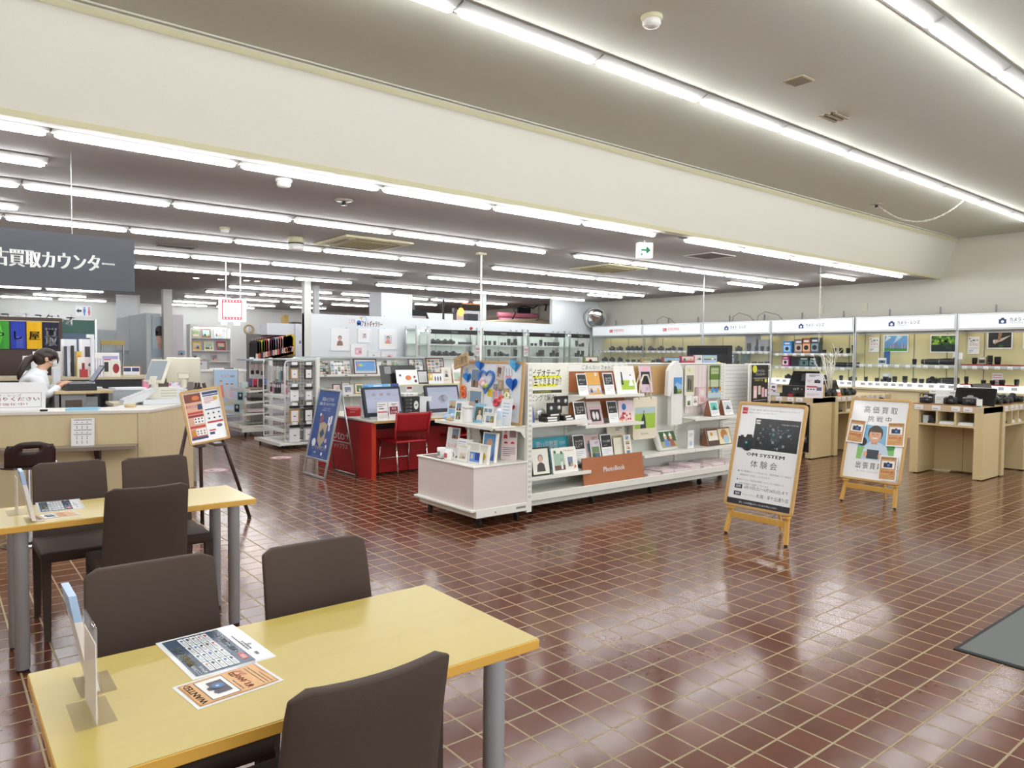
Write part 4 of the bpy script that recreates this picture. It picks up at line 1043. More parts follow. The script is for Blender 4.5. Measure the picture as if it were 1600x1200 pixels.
# seen folded in three-quarter: shoulders narrow, long body
out = [(-.015, .0), (-.10, -.05), (-.145, -.115), (-.155, -.30), (-.16, -.40), (-.115, -.41), (-.095, -.33), (-.095, -.75), (.105, -.74), (.112, -.30), (.105, -.115), (.06, -.045), (.015, .0)]
k = len(out); vs = [(x, -.028 - .012 * math.cos(x * 9), z) for x, z in out] + [(x, .018, z) for x, z in out]
b.add(vs, [tuple(range(k)), tuple(reversed(range(k, 2 * k)))] + [(i, i + k, (i + 1) % k + k, (i + 1) % k) for i in range(k)], CL)
b.build('shirt', tee)
b = MB(); p = b.face((-.062, -.0415, -.38)); p.rect(0, 0, .145, .19, C('9cc4e6', .6), 1); p.poly([(0, .19), (.145, .19), (.145, .10), (.05, .13), (0, .09)], C('5a9ada', .6), 2); p.poly([(0, 0), (.06, 0), (.055, .07), (.02, .10), (0, .08)], C('2c4a2c', .6), 3); p.rect(.06, 0, .085, .05, C('6a8a50', .6), 2); p.disc(.09, .035, .012, C('d8cc40', .6), 4); p.disc(.125, .04, .01, C('d8cc40', .6), 4); b.build('print', tee)
b = MB(); b.tube([(-.09, 0, -.07), (0, 0, -.005), (.09, 0, -.07)], .006, 'c8a878', 6); b.tube([(0, 0, -.005), (0, 0, .02), (.012, 0, .03), (.02, .01, .02)], .002, STEEL, 5); b.build('hanger', tee)
x0, x1 = atY(987, 660, 5.42).x, atY(1024, 660, 5.42).x
tb = thing('tote_bag', 'cream tote bag with a green meadow photo hanging from the shelving', 'bag', ((x0 + x1) / 2, 5.43, .56)); w = x1 - x0
CANV = fabric('cream_canvas', 'e4dcc4', 'eee6d0')
b = MB(); b.prism([(-w / 2 + .02, 0), (w / 2 - .03, 0), (w / 2, .03), (w / 2, .47), (-w / 2, .47), (-w / 2, .03)], 'y', -.03, .03, CANV); b.build('body', tb)
b = MB()
for y in (-.028, .028): b.tube([(-w * .27, y, .45), (-w * .22, y, .62), (-w * .1, y, .72), (w * .08, y, .72), (w * .2, y, .62), (w * .24, y, .45)], .011, CANV, 6)
b.build('handle', tb)
b = MB(); p = b.face((-w / 2 + .03, -.0305, .12)); pw = w - .06; p.rect(0, 0, pw, .24, C('a4c84c', .6), 1); p.rect(0, .17, pw, .07, C('b8ccd4', .6), 2); p.poly([(pw * .25, 0), (pw * .55, 0), (pw * .5, .12), (pw * .42, .18), (pw * .34, .12)], C('3c3e46', .6), 3); p.disc(pw * .43, .19, .014, C('b8907a', .6), 4); p.text('kita', pw * .5, -.07, .03, C('a8a292', .6), 1, 'c', w=pw * .35); b.build('print', tb)
# printed cushion
cu = thing('photo_cushion', 'printed photo cushion with two children leaning on the low shelf', 'cushion', (atY(1042, 690, 5.38).x, 5.36, .406), 0, None, 24)
b = MB(); b.bx(-.16, .16, -.05, .05, .0, .24, CL, .045, 4); b.build('cushion', cu)
b = MB(); p = b.face((-.135, -.0515, .025)); p.rect(0, 0, .27, .19, C('3c5c34', .6), 1); p.rect(0, 0, .27, .07, C('a8a878', .6), 2)
for cx, c in ((.09, '6a8ac8'), (.185, '9a5a58')): p.poly([(cx - .045, .01), (cx + .045, .01), (cx + .03, .10), (cx - .03, .10)], C(c, .6), 3); p.disc(cx, .12, .026, C('e0b898', .6), 4); p.poly([(cx - .03, .135), (cx + .03, .135), (cx, .18)], C('eeeeea', .6), 5)
b.build('print', cu)
ac = thing('acrylic_display', 'clear acrylic photo stand with a white sign card on the low shelf', 'display stand', (atY(1080, 690, 5.36).x, 5.36, .406))
b = MB(); b.bx(-.05, .19, .02, .028, 0, .27, ACRYL); b.bx(-.14, .19, -.07, .08, 0, .005, ACRYL); b.build('panel', ac)
b = MB(); b.bx(-.14, -.03, -.06, -.056, .006, .22, PAPER); p = b.face((-.14, -.0605, .006)); p.disc(.055, .06, .03, 'b8cce4', 1); p.bars(.02, .17, .07, 3, .015, .005, '8a90a0', 1); b.build('card', ac)
def cal(seed, c):
    def d(p, w, h): p.fill(w, h, PAPER); p.rect(w * .1, h * .38, w * .8, h * .5, C(c, .35), 2); p.poly([(w * .2, h * .38), (w * .8, h * .38), (w * .5, h * .7)], C('2a6a60' if seed else '5a6068', .4), 3); p.bars(w * .12, h * .28, w * .76, 3, h * .08, h * .02, '9a9a9a', 2)
    return d
def deskcal(name, label, px0, px1, pyt, Y, zs, draw):
    q0, q1 = atY(px0, 640, Y), atY(px1, 640, Y); w = q1.x - q0.x; h = atY(px0, pyt, Y).z - zs
    t = thing(name, label, 'calendar', ((q0.x + q1.x) / 2, Y, zs + .001))
    b = MB(); b.prism([(-.01, 0), (.10, 0), (.052, h), (.044, h)], 'x', -w / 2, w / 2, '8a5a44'); b.build('stand', t)
    a = math.atan2(.056, h); b = MB(); b.M = Matrix.Translation((0, -.014, .004)) @ Matrix.Rotation(-a, 4, 'X'); b.bx(-w / 2 + .006, w / 2 - .006, -.004, 0, 0, h * .97, PAPER)
    draw(b.face((-w / 2 + .006, -.004, 0)), w - .012, h * .97); b.build('pages', t); return t
deskcal('desk_calendar', 'desk calendar with a teal picture on the upper shelf of the fourth bay', 1110, 1124, 626, 5.33, .766, cal(1, '6ac0b4'))
deskcal('desk_calendar', 'desk calendar with a grey tree picture on the upper shelf of the fourth bay', 1131, 1145, 625, 5.33, .766, cal(0, 'd0d8dc'))
deskcal('desk_calendar', 'wide desk calendar with food pictures on the low shelf of the fourth bay', 1106, 1144, 671, 5.33, .406, lambda p, w, h: (p.fill(w, h, '54423c'), p.rect(w * .05, h * .3, w * .4, h * .62, 'f2eadc', 2), p.disc(w * .2, h * .7, w * .05, 'd8a040', 3), p.rect(w * .48, h * .02, w * .5, h * .95, 'f0e0b8', 2), p.disc(w * .72, h * .6, w * .14, 'c8804a', 3), p.disc(w * .78, h * .3, w * .12, 'a8c8d8', 4)))
def wall_item(name, label, cat, px0, px1, pyt, pyb, draw, base=None, Y=5.50, t=.008, frame=None, fw=0):
    q0, q1 = atY(px0, pyb, Y), atY(px1, pyb, Y); zt = atY((px0 + px1) / 2, pyt, Y).z
    return card(name, label, cat, q1.x - q0.x, zt - q0.z, ((q0.x + q1.x) / 2, Y, q0.z), 0, 0, draw, t, base, None, frame, fw)
wall_item('striped_backing', 'pale pink striped panel on the back of the fourth bay', 'panel', 1070, 1106, 570, 646, lambda p, w, h: [p.rect(w * i / 6, 0, w / 12, h, 'e2d2d0', 1) for i in range(6)], 'e8dcd9', 5.525, .006)
wall_item('photo_scroll', 'cream photo scroll of a standing couple hanging in the fourth bay', 'wall hanging', 1070, 1085, 571, 618, lambda p, w, h: (p.fill(w, h, 'eae6d0'), p.rect(w * .15, h * .12, w * .75, h * .55, '8a8878', 2), p.rect(w * .3, h * .18, w * .12, h * .38, '2a2a2c', 3), p.rect(w * .5, h * .18, w * .14, h * .34, '4a4038', 3), p.disc(w * .4, h * .85, w * .12, 'd8d890', 2)), None, 5.5)
wall_item('pink_box', 'narrow pink photo box on the fourth bay panel', 'box', 1091, 1103, 605, 632, lambda p, w, h: (p.frame(0, 0, w, h, .01, 'd8b8b8', 1), p.rect(w * .25, h * .55, w * .5, h * .3, 'f2e4e2', 2), p.rect(w * .25, h * .15, w * .5, h * .25, 'd8a8a8', 2)), 'ead0d0', 5.46, .05)
wall_item('photo_card', 'small white card with a portrait under the pink photo box', 'photo card', 1082, 1090, 619, 634, lambda p, w, h: p.photo(w * .2, h * .3, w * .6, h * .5, 8, 1), None, 5.45)
wall_item('photo_card', 'small white card with a window picture beside the T-shirt', 'photo card', 1072, 1081, 618, 635, lambda p, w, h: p.photo(w * .2, h * .1, w * .5, h * .4, 18, 1), None, 5.45)
wall_item('green_poster', 'tall green and orange goods poster in the fourth bay', 'poster', 1106, 1126, 570, 622, lambda p, w, h: (p.fill(w, h, 'c8d0b0'), p.rect(w * .08, h * .55, w * .84, h * .43, '6a8a3c', 2), p.frame(w * .12, h * .28, w * .74, h * .7, .014, '3a4a30', 3), p.rect(w * .2, h * .72, w * .6, h * .18, 'b8c898', 3), p.text('オリジナル', w * .5, h * .78, h * .05, '3a4a30', 4, 'c', w=w * .5), p.rect(0, h * .22, w, h * .12, 'c89858', 3), p.disc(w * .35, h * .24, w * .14, '5a98d0', 4), p.disc(w * .65, h * .24, w * .14, '4a88c8', 4), p.rect(0, 0, w, h * .14, 'c4dce4', 3)), None, 5.5)
# piles of free magazines on the base deck
rd = random.Random(11)
MAG = ['e6d6d8', 'ead9d9', 'e0ccd0']
n = 0
mags = [(6.13, 2, 0), (6.36, 3, 4), (6.62, 2, -3), (6.84, 4, 2), (7.08, 2, 6), (7.30, 3, -4), (7.53, 3, 3), (7.72, 2, -2)]
for i, (x, cnt, rz) in enumerate(mags):
    for k in range(cnt):
        b = MB(); b.bx(-.105, .105, -.148, .148, 0, .016, MAG[(i + k) % 3], .001); p = b.print((-.105, -.148, .016), (1, 0, 0), (0, 1, 0), (0, 0, 1)); p.rect(.01, .02, .19, .20, 'efe4e2', 1); p.disc(.1, .12, .05, 'd8b8b8', 2); p.bars(.03, .26, .14, 1, .01, .02, 'c08890', 2)
        solo(b, 'magazine', 'pale pink free magazine, pile %s from the wooden board, %s from the bottom' % (ORD[i], ORD[k]), 'magazine', (x + rd.uniform(-.012, .012), 5.285 + rd.uniform(-.01, .01), .1855 + k * .0165), rz + rd.uniform(-3, 3), 'free magazines on the base deck')
# far end of the shelving: slatted bay and hooked poster
e = thing('end_shelving', 'narrow empty white slatted bay joined to the end of the shelving', 'shelving', (7.92, 5.55, 0))
b = MB(); b.bx(.02, .56, -.012, .012, .1, 1.40, 'eeeee8')
for k in range(26): b.bx(.04, .53, -.014, -.012, .12 + k * .05, .123 + k * .05, SLOT)
b.build('slat_panel', e)
for x in (.0, .56): b = MB(); b.bx(x - .02, x + .02, -.035, .035, 0, 1.41, ST, .003); b.build('upright', e)
hp = thing('goods_poster', 'black phone goods panel with pink samples on a white wire frame', 'poster', (8.38, 5.30, .12))
b = MB(); b.bx(-.17, .19, .0, .012, .7, 1.27, '242122'); p = b.face((-.17, 0, .7)); w, h = .36, .57
p.disc(.05, h - .05, .05, 'dede3a', 1); p.text('スマートフォン', w * .5, h * .84, .035, PAPER, 1, 'c', w=w * .55); p.text('プリントコーナー', w * .5, h * .76, .035, PAPER, 1, 'c', w=w * .6); p.rect(w * .08, h * .70, w * .84, .004, PAPER, 1); p.text('スマホケース', w * .4, h * .63, .03, 'dede3a', 1, 'c', w=w * .5); p.disc(w * .85, h * .645, .025, 'dede3a', 1)
p.rect(w * .08, h * .25, w * .22, h * .28, 'e8b8b8', 1); p.rect(w * .12, h * .28, w * .14, h * .16, 'f0e0d8', 2); p.rect(w * .38, h * .33, w * .16, h * .20, 'd8c8b8', 1); p.rect(w * .6, h * .27, w * .16, h * .22, 'e0a8b0', 1); p.rect(w * .8, h * .27, w * .14, h * .18, 'e8d8d8', 1); p.rect(w * .08, h * .20, w * .84, .004, PAPER, 1); p.disc(w * .18, h * .08, .03, 'dede3a', 1); [p.disc(w * (.4 + i * .16), h * .06, .022, PAPER, 1) for i in range(4)]
b.build('panel', hp)
b = MB(); b.tube([(-.22, .02, -.12), (-.22, .02, 1.26), (-.2, .02, 1.28), (.25, .02, 1.28), (.27, .02, 1.26), (.27, .02, -.12)], .011, WHITE, 8)
for k in range(12): b.cyl((-.22, .02, .1 + k * .1), (.27, .02, .1 + k * .1), .004, WHITE, n=6)
for k in range(4): b.cyl((-.12 + k * .1, .02, -.1), (-.12 + k * .1, .02, 1.28), .004, WHITE, n=6)
b.build('wire_frame', hp)
# cardboard and album tops peeking over from the far side of the shelving
for i, (px0, px1, pyt, c, lab) in enumerate(((913, 935, 557, '6a7a48', 'green photo album'), (1003, 1018, 559, 'a08468', 'brown photo box'), (1036, 1063, 558, '8a4a48', 'dark red album'), (1064, 1085, 556, 'b84a68', 'crimson floral album'), (1086, 1097, 555, 'e8e4e4', 'white album'), (1098, 1120, 555, 'a8bcdc', 'pale blue album'))):
    q0, q1 = atY(px0, 570, 5.72), atY(px1, 570, 5.72); zt = atY(px0, pyt, 5.72).z
    b = MB(); b.bx(-(q1.x - q0.x) / 2, (q1.x - q0.x) / 2, 0, .03, 0, zt - 1.2, C(c, .4)); p = b.print((-(q1.x - q0.x) / 2, 0, 0), (1, 0, 0), (0, 0, 1), (0, -1, 0)); p.photo(.02, zt - 1.2 - .06, (q1.x - q0.x) - .04, .05, i, 1)
    solo(b, 'album', lab + ' showing over the top of the middle shelving', 'album', ((q0.x + q1.x) / 2, 5.72, 1.2))
b = MB(); b.bx(.6, 3.6, .03, .26, 1.185, 1.199, ST, .003); b.build('rear_shelf', g)

# ---- end cap of the shelving (faces -x)
ec = thing('end_cap_shelving', 'white end cap shelving unit with pale pink drawer box on black casters', 'shelving', (4.21, 5.42, 0))
for y in (-.40, .50):
    b = MB(); b.bx(-.03, .03, y - .045, y + .0, .07, 1.42, ST, .003)
    for k in range(26): b.bx(-.012, -.006, y - .0458, y - .045, .2 + k * .046, .222 + k * .046, SLOT); b.bx(.006, .012, y - .0458, y - .045, .2 + k * .046, .222 + k * .046, SLOT)
    b.build('upright', ec)
b = MB(); b.bx(-.008, .012, -.40, .5, .12, 1.41, STD); b.build('back_panel', ec)
b = MB(); b.bx(-.40, -.02, -.42, .50, .845, .86, ST, .003); b.bx(-.412, -.40, -.42, .50, .832, .865, ST, .003); b.build('shelf', ec)
for y in (-.41, .49):
    b = MB(); b.prism([(-.03, .845), (-.37, .845), (-.37, .832), (-.16, .82), (-.08, .80), (-.04, .745), (-.03, .745)], 'y', y - .003, y + .003, ST); b.build('bracket', ec)
b = MB(); b.bx(-.62, -.03, -.44, .46, .165, .525, PINKW, .003); b.build('drawer_box', ec)
b = MB(); b.bx(-.632, -.02, -.452, .47, .525, .54, ST, .003); b.build('box_top', ec)
b = MB(); b.bx(-.60, -.03, -.455, .47, .09, .165, ST, .004); b.bx(-.66, -.60, -.46, .475, .148, .168, ST, .004); b.bx(-.16, -.05, -.4555, -.455, .12, .14, SLOT); b.bx(-.40, -.385, -.4555, -.455, .115, .13, SLOT); b.build('base', ec)
for x, y in ((-.52, -.38), (-.1, -.38), (-.52, .40), (-.1, .40)):
    b = MB(); caster(b, x, y); b.build('caster', ec)
# the pin board with the paper hearts
hb = thing('pin_board', 'white pin board with pale wood frame and paper hearts on the end cap', 'pin board', (4.10, 5.46, .862), -90, None, 4)
bw, bh = .98, .575
b = MB()
for q_ in ((-bw / 2, bw / 2, 0, .022), (-bw / 2, bw / 2, bh - .022, bh)): b.bx(q_[0], q_[1], -.012, .012, q_[2], q_[3], OAKB)
for q_ in (-bw / 2, bw / 2 - .022): b.bx(q_, q_ + .022, -.012, .012, .022, bh - .022, OAKB)
b.build('board_frame', hb)
b = MB(); b.bx(-bw / 2 + .022, bw / 2 - .022, -.004, .006, .022, bh - .022, 'e3e8f0')
p = b.face((-bw / 2, -.004, 0))
# prints pinned flat on the board, u from the far edge of the board to the near edge
def HX(px): return (px - 712) / 100.0 * bw
def HY(py): return (660 - py) / 104.0 * bh
for (a, c, d, e, s) in ((731, 572, 743, 603, 1), (727, 610, 742, 628, 2), (742, 610, 752, 626, 3), (730, 622, 740, 636, 4)): p.rect(HX(a) - .01, HY(e) - .01, HX(d) - HX(a) + .02, HY(c) - HY(e) + .02, 'f4f2ea' if s < 3 else 'ece4d8', 1); p.photo(HX(a), HY(e), HX(d) - HX(a), HY(c) - HY(e), 60 + s, 2)
p.rect(HX(758), HY(618), .12, .09, PAPER, 1); p.rect(HX(759), HY(617), .08, .07, 'd8c030', 2); p.rect(HX(770), HY(617), .05, .07, 'd89ab0', 2); p.rect(HX(776), HY(617), .05, .07, 'a8a0b8', 2)
for i in range(3): p.line(HX(786 + i * 4), HY(568), HX(787 + i * 4), HY(580), .008, '9aa2a8', 1)
p.rect(HX(785), HY(587), .09, .04, 'd8a8b0', 1); p.rect(HX(766), HY(626), .05, .10, 'c4cad4', 1); p.bars(HX(757), HY(640), .14, 3, .02, .01, 'a8b0bc', 1); p.disc(HX(722), HY(575), .03, '9cc4ea', 1)
b.build('panel', hb)
def hx(px, py, off): 
    return Vector(((px - 712) / 100.0 * bw - bw / 2, -.006 - off, HY(py)))
# big blue open heart
def heart(n=28):
    o = []
    for i in range(n):
        t_ = 2 * math.pi * i / n
        o.append((16 * math.sin(t_) ** 3 / 16, (13 * math.cos(t_) - 5 * math.cos(2 * t_) - 2 * math.cos(3 * t_) - math.cos(4 * t_)) / 16))
    return o
hw = hx(757, 589, 0); b = MB(); H_ = heart(); k = len(H_); sx, sz = .125, .125
vs = []
for yy in (-.010, -.028):
    for f_ in (1.0, .80): vs += [(hw.x + x * sx * f_, yy, hw.z + z * sz * f_ + (0 if f_ == 1 else .003)) for x, z in H_]
fs = []
for i in range(k):
    j = (i + 1) % k; fs += [(2 * k + i, 2 * k + j, 3 * k + j, 3 * k + i), (i, j, 2 * k + j, 2 * k + i), (k + j, k + i, 3 * k + i, 3 * k + j)]
b.add(vs, fs, '3c74c8'); b.build('heart_wreath', hb)
b = MB()
for dx, dz, r, c in ((-.06, -.03, .035, 'f0c0c8'), (-.025, -.045, .03, 'f6d8dc'), (-.045, -.005, .028, 'f2ccd2'), (.01, -.06, .022, 'b8cc58'), (.03, -.05, .02, 'd8e080')): b.ball((hw.x + dx, -.03, hw.z + dz), r, .022, r, C(c, .6), 8, 6)
b.build('paper_flowers', hb)
def fan_heart(px, py, s, c, label):
    b = MB(); o = hx(px, py, 0)
    for a in (-38, 0, 38):
        M0 = Matrix.Translation((o.x, -.008, o.z)) @ Matrix.Rotation(R(a), 4, 'Z')
        b.M = M0; b.add([(x * s if a == 0 else max(0, x * s) if a < 0 else min(0, x * s), -.001 - (.0 if a == 0 else .002), z * s) for x, z in H_], [tuple(range(k))], C(c, .5))
    return b.build('paper_heart', hb, label)
fan_heart(745, 564, .055, '3a84d8', 'blue folded paper heart'); fan_heart(800, 562, .062, '5ab4e8', 'light blue folded paper heart'); fan_heart(725, 586, .055, '3f90dc', 'blue folded paper heart'); fan_heart(797, 593, .068, '2f74cc', 'deep blue folded paper heart'); fan_heart(800, 631, .025, 'c83a48', 'small red paper heart')
b = MB()
for px, py, r, c in ((719, 607, .05, 'e87a3a'), (721, 617, .045, 'e0603a'), (775, 626, .05, 'd8405a'), (782, 619, .045, 'e86a5a'), (791, 613, .045, 'f0ecc0')):
    o = hx(px, py, 0)
    for i in range(8): b.ball((o.x + math.cos(i * .785) * r * .55, -.02, o.z + math.sin(i * .785) * r * .55), r * .42, .012, r * .3, C(c, .6), 6, 5)
b.build('gerberas', hb)
def frm(px0, py0, px1, py1, seed, rot, m):
    b = MB(); a, c = hx(px0, py1, 0), hx(px1, py0, 0); w, h = c.x - a.x, c.z - a.z
    b.M = Matrix.Translation(((a.x + c.x) / 2, -.006, (a.z + c.z) / 2)) @ Matrix.Rotation(R(rot), 4, 'Y')
    b.bx(-w / 2, w / 2, -.012, 0, -h / 2, h / 2, m); b.face((-w / 2 + .02, -.012, -h / 2 + .02)).photo(0, 0, w - .04, h - .04, seed, 1); return b.build('pinned_frame', hb)
frm(772, 563, 782, 587, 71, 6, 'd8c8c0'); frm(776, 588, 783, 604, 72, 0, C('a89878', .6)); frm(785, 601, 792, 612, 73, 0, C('b8a078', .6)); frm(769, 595, 774, 604, 74, 0, '8a8e90'); frm(730, 606, 753, 640, 75, 0, 'e4ddd0')
b = MB(); b.bx(-.15, .11, -.012, 0, 0, .125, C('b59a70', .6), .03); b.face((-.15, -.0125, 0)).text('父の日 贈り物', .13, .035, .06, '4a3a28', 1, 'c', w=.20)
tag_ = solo(b, 'cardboard_tag', 'brown cardboard tag with brushed characters over the pin board corner', 'sign', (4.05, 5.80, 1.375), -90); tag_.rotation_euler = (R(-4), R(-14), R(-90))
# goods on the end cap shelf; they face -x
def ecput(name, label, cat, px, pyb_, w, h, X, zs, draw, rz=-90, tilt=8, t=.008, base=None, frame=None, fw=0):
    q = atX(px, pyb_, X); return card(name, label, cat, w, h, (X, q.y, zs + .001), rz, tilt, draw, t, base, None, frame, fw)
def multi(seed, bg='f4f4f2'):
    def d(p, w, h): p.rect(0, 0, w, h, C(bg, .35), 1); p.collage(w * .06, h * .06, w * .88, h * .88, 2, 2, seed, .15, 2)
    return d
ecput('framed_photo', 'pale blue multi photo frame at the far side of the end cap shelf', 'photo frame', 710, 640, .24, .20, 3.97, .861, multi(1, 'bcd8ec'), -84)
ecput('framed_photo', 'white multi photo frame in front of the pale blue frame', 'photo frame', 719, 652, .16, .19, 3.89, .861, multi(2), -80)
ecput('framed_photo', 'light blue frame with a woman and child in the middle of the shelf', 'photo frame', 748, 650, .16, .18, 3.96, .861, lambda p, w, h: (p.fill(w, h, '8cc4e4'), p.portrait(w * .12, h * .12, w * .76, h * .7, '5a6a50', 'e0b49a', '3a2c26', 'e8e0d8', 2)), -86)
ecput('framed_photo', 'white upright frame with two snapshots behind the small square one', 'photo frame', 760, 662, .15, .16, 3.92, .861, multi(5), -92)
ecput('framed_photo', 'small white square frame nearest the shelf corner', 'photo frame', 764, 666, .16, .12, 3.86, .861, lambda p, w, h: (p.fill(w, h, PAPER), p.photo(w * .12, h * .2, w * .38, h * .6, 31, 2), p.photo(w * .55, h * .2, w * .34, h * .6, 33, 2)), -88, frame='f4f2ec', fw=.01)
m1 = thing('paper_mug', 'white paper wrapped mug with pink mark on the end cap shelf', 'mug', (3.90, atX(731, 655, 3.9).y, .861)); b = MB(); b.lathe([(.045, 0), (.047, .005), (.047, .12), (.044, .13)], 'f2eff0', n=20); b.build('body', m1); b = MB(); b.lathe([(.048, .132), (.048, .15), (.043, .155)], 'eceaec', n=20); b.build('lid', m1)
b = MB(); b.ball((0, 0, .03), .06, .05, .03, C('a8c8ea', .6), 10, 6); b.ball((.03, -.03, .045), .035, .03, .025, C('cfe2f4', .6), 8, 6); b.ball((-.03, -.06, .02), .035, .03, .02, C('d8bc94', .6), 8, 6); solo(b, 'blue_bundle', 'light blue wrapped bundle at the far end of the end cap shelf', 'gift', (3.88, atX(701, 648, 3.88).y, .861))
def foldcard(p, w, h): p.fill(w, h, 'f0f2f4'); p.bars(w * .2, h * .8, w * .6, 5, h * .12, h * .03, '8ab0d8', 2)
ecput('greeting_card', 'white greeting card with blue writing leaning on the pin board', 'card', 789, 645, .14, .24, 4.02, .861, foldcard, -86, 6)
b = MB(); b.bx(-.03, .03, -.012, .012, 0, .13, 'cfe0f2'); b.bx(-.02, .03, -.02, .0, 0, .06, PAPER); b.ball((0, 0, .14), .022, .015, .018, 'f4f6f8', 8, 6); solo(b, 'paper_figure', 'small white and blue paper shirt at the near end of the shelf', 'paper craft', (3.95, 5.10, .861), -80)
# on the drawer box
def mug(label, x, px, c):
    t = thing('mug', label, 'mug', (x, atX(px, 716, x).y, .541), -70, 'white photo mugs')
    b = MB(); b.lathe([(.038, 0), (.042, .004), (.042, .094), (.039, .095), (.037, .012), (.001, .010)], C('f6f5f5', .15, coat=.5), n=22); b.build('body', t)
    b = MB(); b.tube([(.04, 0, .075), (.062, 0, .078), (.070, 0, .05), (.062, 0, .024), (.04, 0, .02)], .006, C('f6f5f5', .15), 8); b.build('handle', t)
    b = MB(); k2 = [(.0424 * math.cos(a), .0424 * math.sin(a)) for a in [R(225 + 10 * i) for i in range(7)]]
    for i in range(6): b.quad((k2[i][0], k2[i][1], .025), (k2[i + 1][0], k2[i + 1][1], .025), (k2[i + 1][0], k2[i + 1][1], .065), (k2[i][0], k2[i][1], .065), c)
    b.build('print', t); return t
mug('white mug with a grey photo print on the drawer box', 3.66, 690, '9a9c98'); mug('white mug with a red print, nearest the box edge', 3.64, 701, 'd86a70')
b = MB(); b.bx(-.18, .18, -.16, .16, 0, .003, C('7a5a5c', .6)); solo(b, 'display_cloth', 'dusky pink cloth under the white mugs', 'cloth', (3.79, atX(700, 716, 3.79).y, .5405), 0)
def wf(label, px, X, w, h, draw, rz=-85, tilt=8): return ecput('framed_photo', label, 'photo frame', px, 716, w, h, X, .541, draw, rz, tilt, .025, frame='f3f1ea', fw=.012)
wf('small white box frame with a grey snapshot, first on the drawer box', 722, 3.68, .13, .15, lambda p, w, h: (p.fill(w, h, 'eceae4'), p.photo(w * .1, h * .1, w * .8, h * .4, 51, 2)))
wf('white wide box frame behind the small grey snapshot frame', 737, 3.80, .20, .16, lambda p, w, h: (p.fill(w, h, 'dedbd2'), p.photo(w * .5, h * .1, w * .4, h * .3, 53, 2)))
wf('small white landscape frame with blue photo on the drawer box', 741, 3.70, .16, .11, lambda p, w, h: (p.fill(w, h, '6a9ad8'), p.rect(w * .5, h * .2, w * .45, h * .75, '28489a', 2), p.rect(w * .1, h * .3, w * .2, h * .5, 'd8c8c8', 2)))
wf('white upright frame with a yellow picture beside the blue photo', 754, 3.74, .12, .17, lambda p, w, h: (p.fill(w, h, 'dcdad0'), p.disc(w * .5, h * .35, w * .35, 'c8b048', 2)))
wf('white frame with a seated figure against blue, tallest on the drawer box', 762, 3.86, .18, .26, lambda p, w, h: (p.fill(w, h, '5a94cc'), p.disc(w * .5, h * .65, w * .26, 'c89878', 2), p.poly([(w * .1, 0), (w * .9, 0), (w * .7, h * .5), (w * .3, h * .5)], '8a98a8', 2), p.poly([(w * .6, 0), (w, 0), (w, h * .4)], '3a68b8', 3)))
ecput('leaflet', 'white leaflet with pink and black pictures behind the mugs', 'leaflet', 705, 712, .17, .24, 3.95, .541, lambda p, w, h: (p.fill(w, h, PAPER), p.photo(w * .4, h * .55, w * .5, h * .4, 61, 2), p.text('父の日', w * .12, h * .2, h * .14, 'd85a58', 2)), -80, 10)
ecput('leaflet', 'white pamphlet leaning behind the first box frame', 'leaflet', 722, 712, .2, .17, 3.84, .541, lambda p, w, h: (p.fill(w, h, PAPER), p.bars(w * .1, h * .8, w * .6, 4, h * .14, h * .05, '7a94c0', 2)), -82, 14)
b = MB(); b.tube([(0, 0, 0), (0, .01, .10), (0, .0, .16), (0, -.03, .24)], [.03, .05, .02, .055], '33221c', 10); b.tube([(-.052, 0, .05), (-.03, -.01, .16)], .006, 'c8a458', 6); solo(b, 'gift_bag', 'dark brown gift bag tied with a gold ribbon', 'gift', (4.02, atX(755, 700, 4.02).y, .541), 0)
def pinkl(p, w, h): p.fill(w, h, 'efdcdc'); p.portrait(w * .05, h * .66, w * .4, h * .3, 'f2e8e8', 'e0b49a', 'c83a50', 'c83a50', 2); p.rect(w * .52, h * .7, w * .42, h * .22, '9a7a88', 2); p.disc(w * .28, h * .5, w * .13, 'c83a40', 2, a0=0, a1=180); p.disc(w * .72, h * .5, w * .13, 'c83a40', 2, a0=0, a1=180); p.bars(w * .1, h * .36, w * .8, 5, h * .06, h * .02, '7a6a70', 2)
card('leaflet_stand', 'tall pink double leaflet standing at the near end of the drawer box', 'leaflet', .15, .29, (4.09, 5.13, .541), -60, 4, pinkl, .006)
# ------------------------------------------------------------------ red order desk with its screens
REDD = 'a8181d'; REDE = 'c8391f'; DESKT = 'd8d2c6'
d = thing('order_desk', 'red photo order desk with pale wood edged top and screens', 'desk', (4.05, 7.60, 0))
b = MB(); b.bx(0, .055, .09, 1.6, .0, .668, REDD); b.bx(0, .055, .075, .09, .0, .668, REDE)
p = b.print((-.0005, 1.6, 0), (0, -1, 0), (0, 0, 1), (-1, 0, 0)); LTX = 'e8d8d8'
p.text('photo+', .22, .40, .13, LTX, 1, w=.72, res=2); p.text('フォトプラス', .42, .29, .055, LTX, 1, w=.46)
b.build('end_panel', d)
b = MB(); b.bx(-.01, 3.0, .0, 1.62, .675, .70, DESKT, .003); b.bx(-.01, 3.0, -.006, .0, .672, .70, 'c9a468'); b.build('worktop', d)
b = MB(); b.bx(.055, 3.0, .36, .38, .02, .56, REDD)
for i in range(1, 8): b.bx(.05 + i * .4, .054 + i * .4, .358, .36, .03, .55, '7c1014')
b.build('knee_panel', d)
b = MB(); b.bx(.055, 3.0, .40, .42, .0, .675, C('2a1a18', .6)); b.bx(1.5, 1.56, .09, .42, 0, .675, REDD); b.bx(2.94, 3.0, .09, 1.0, 0, .675, REDD); b.build('divider', d)
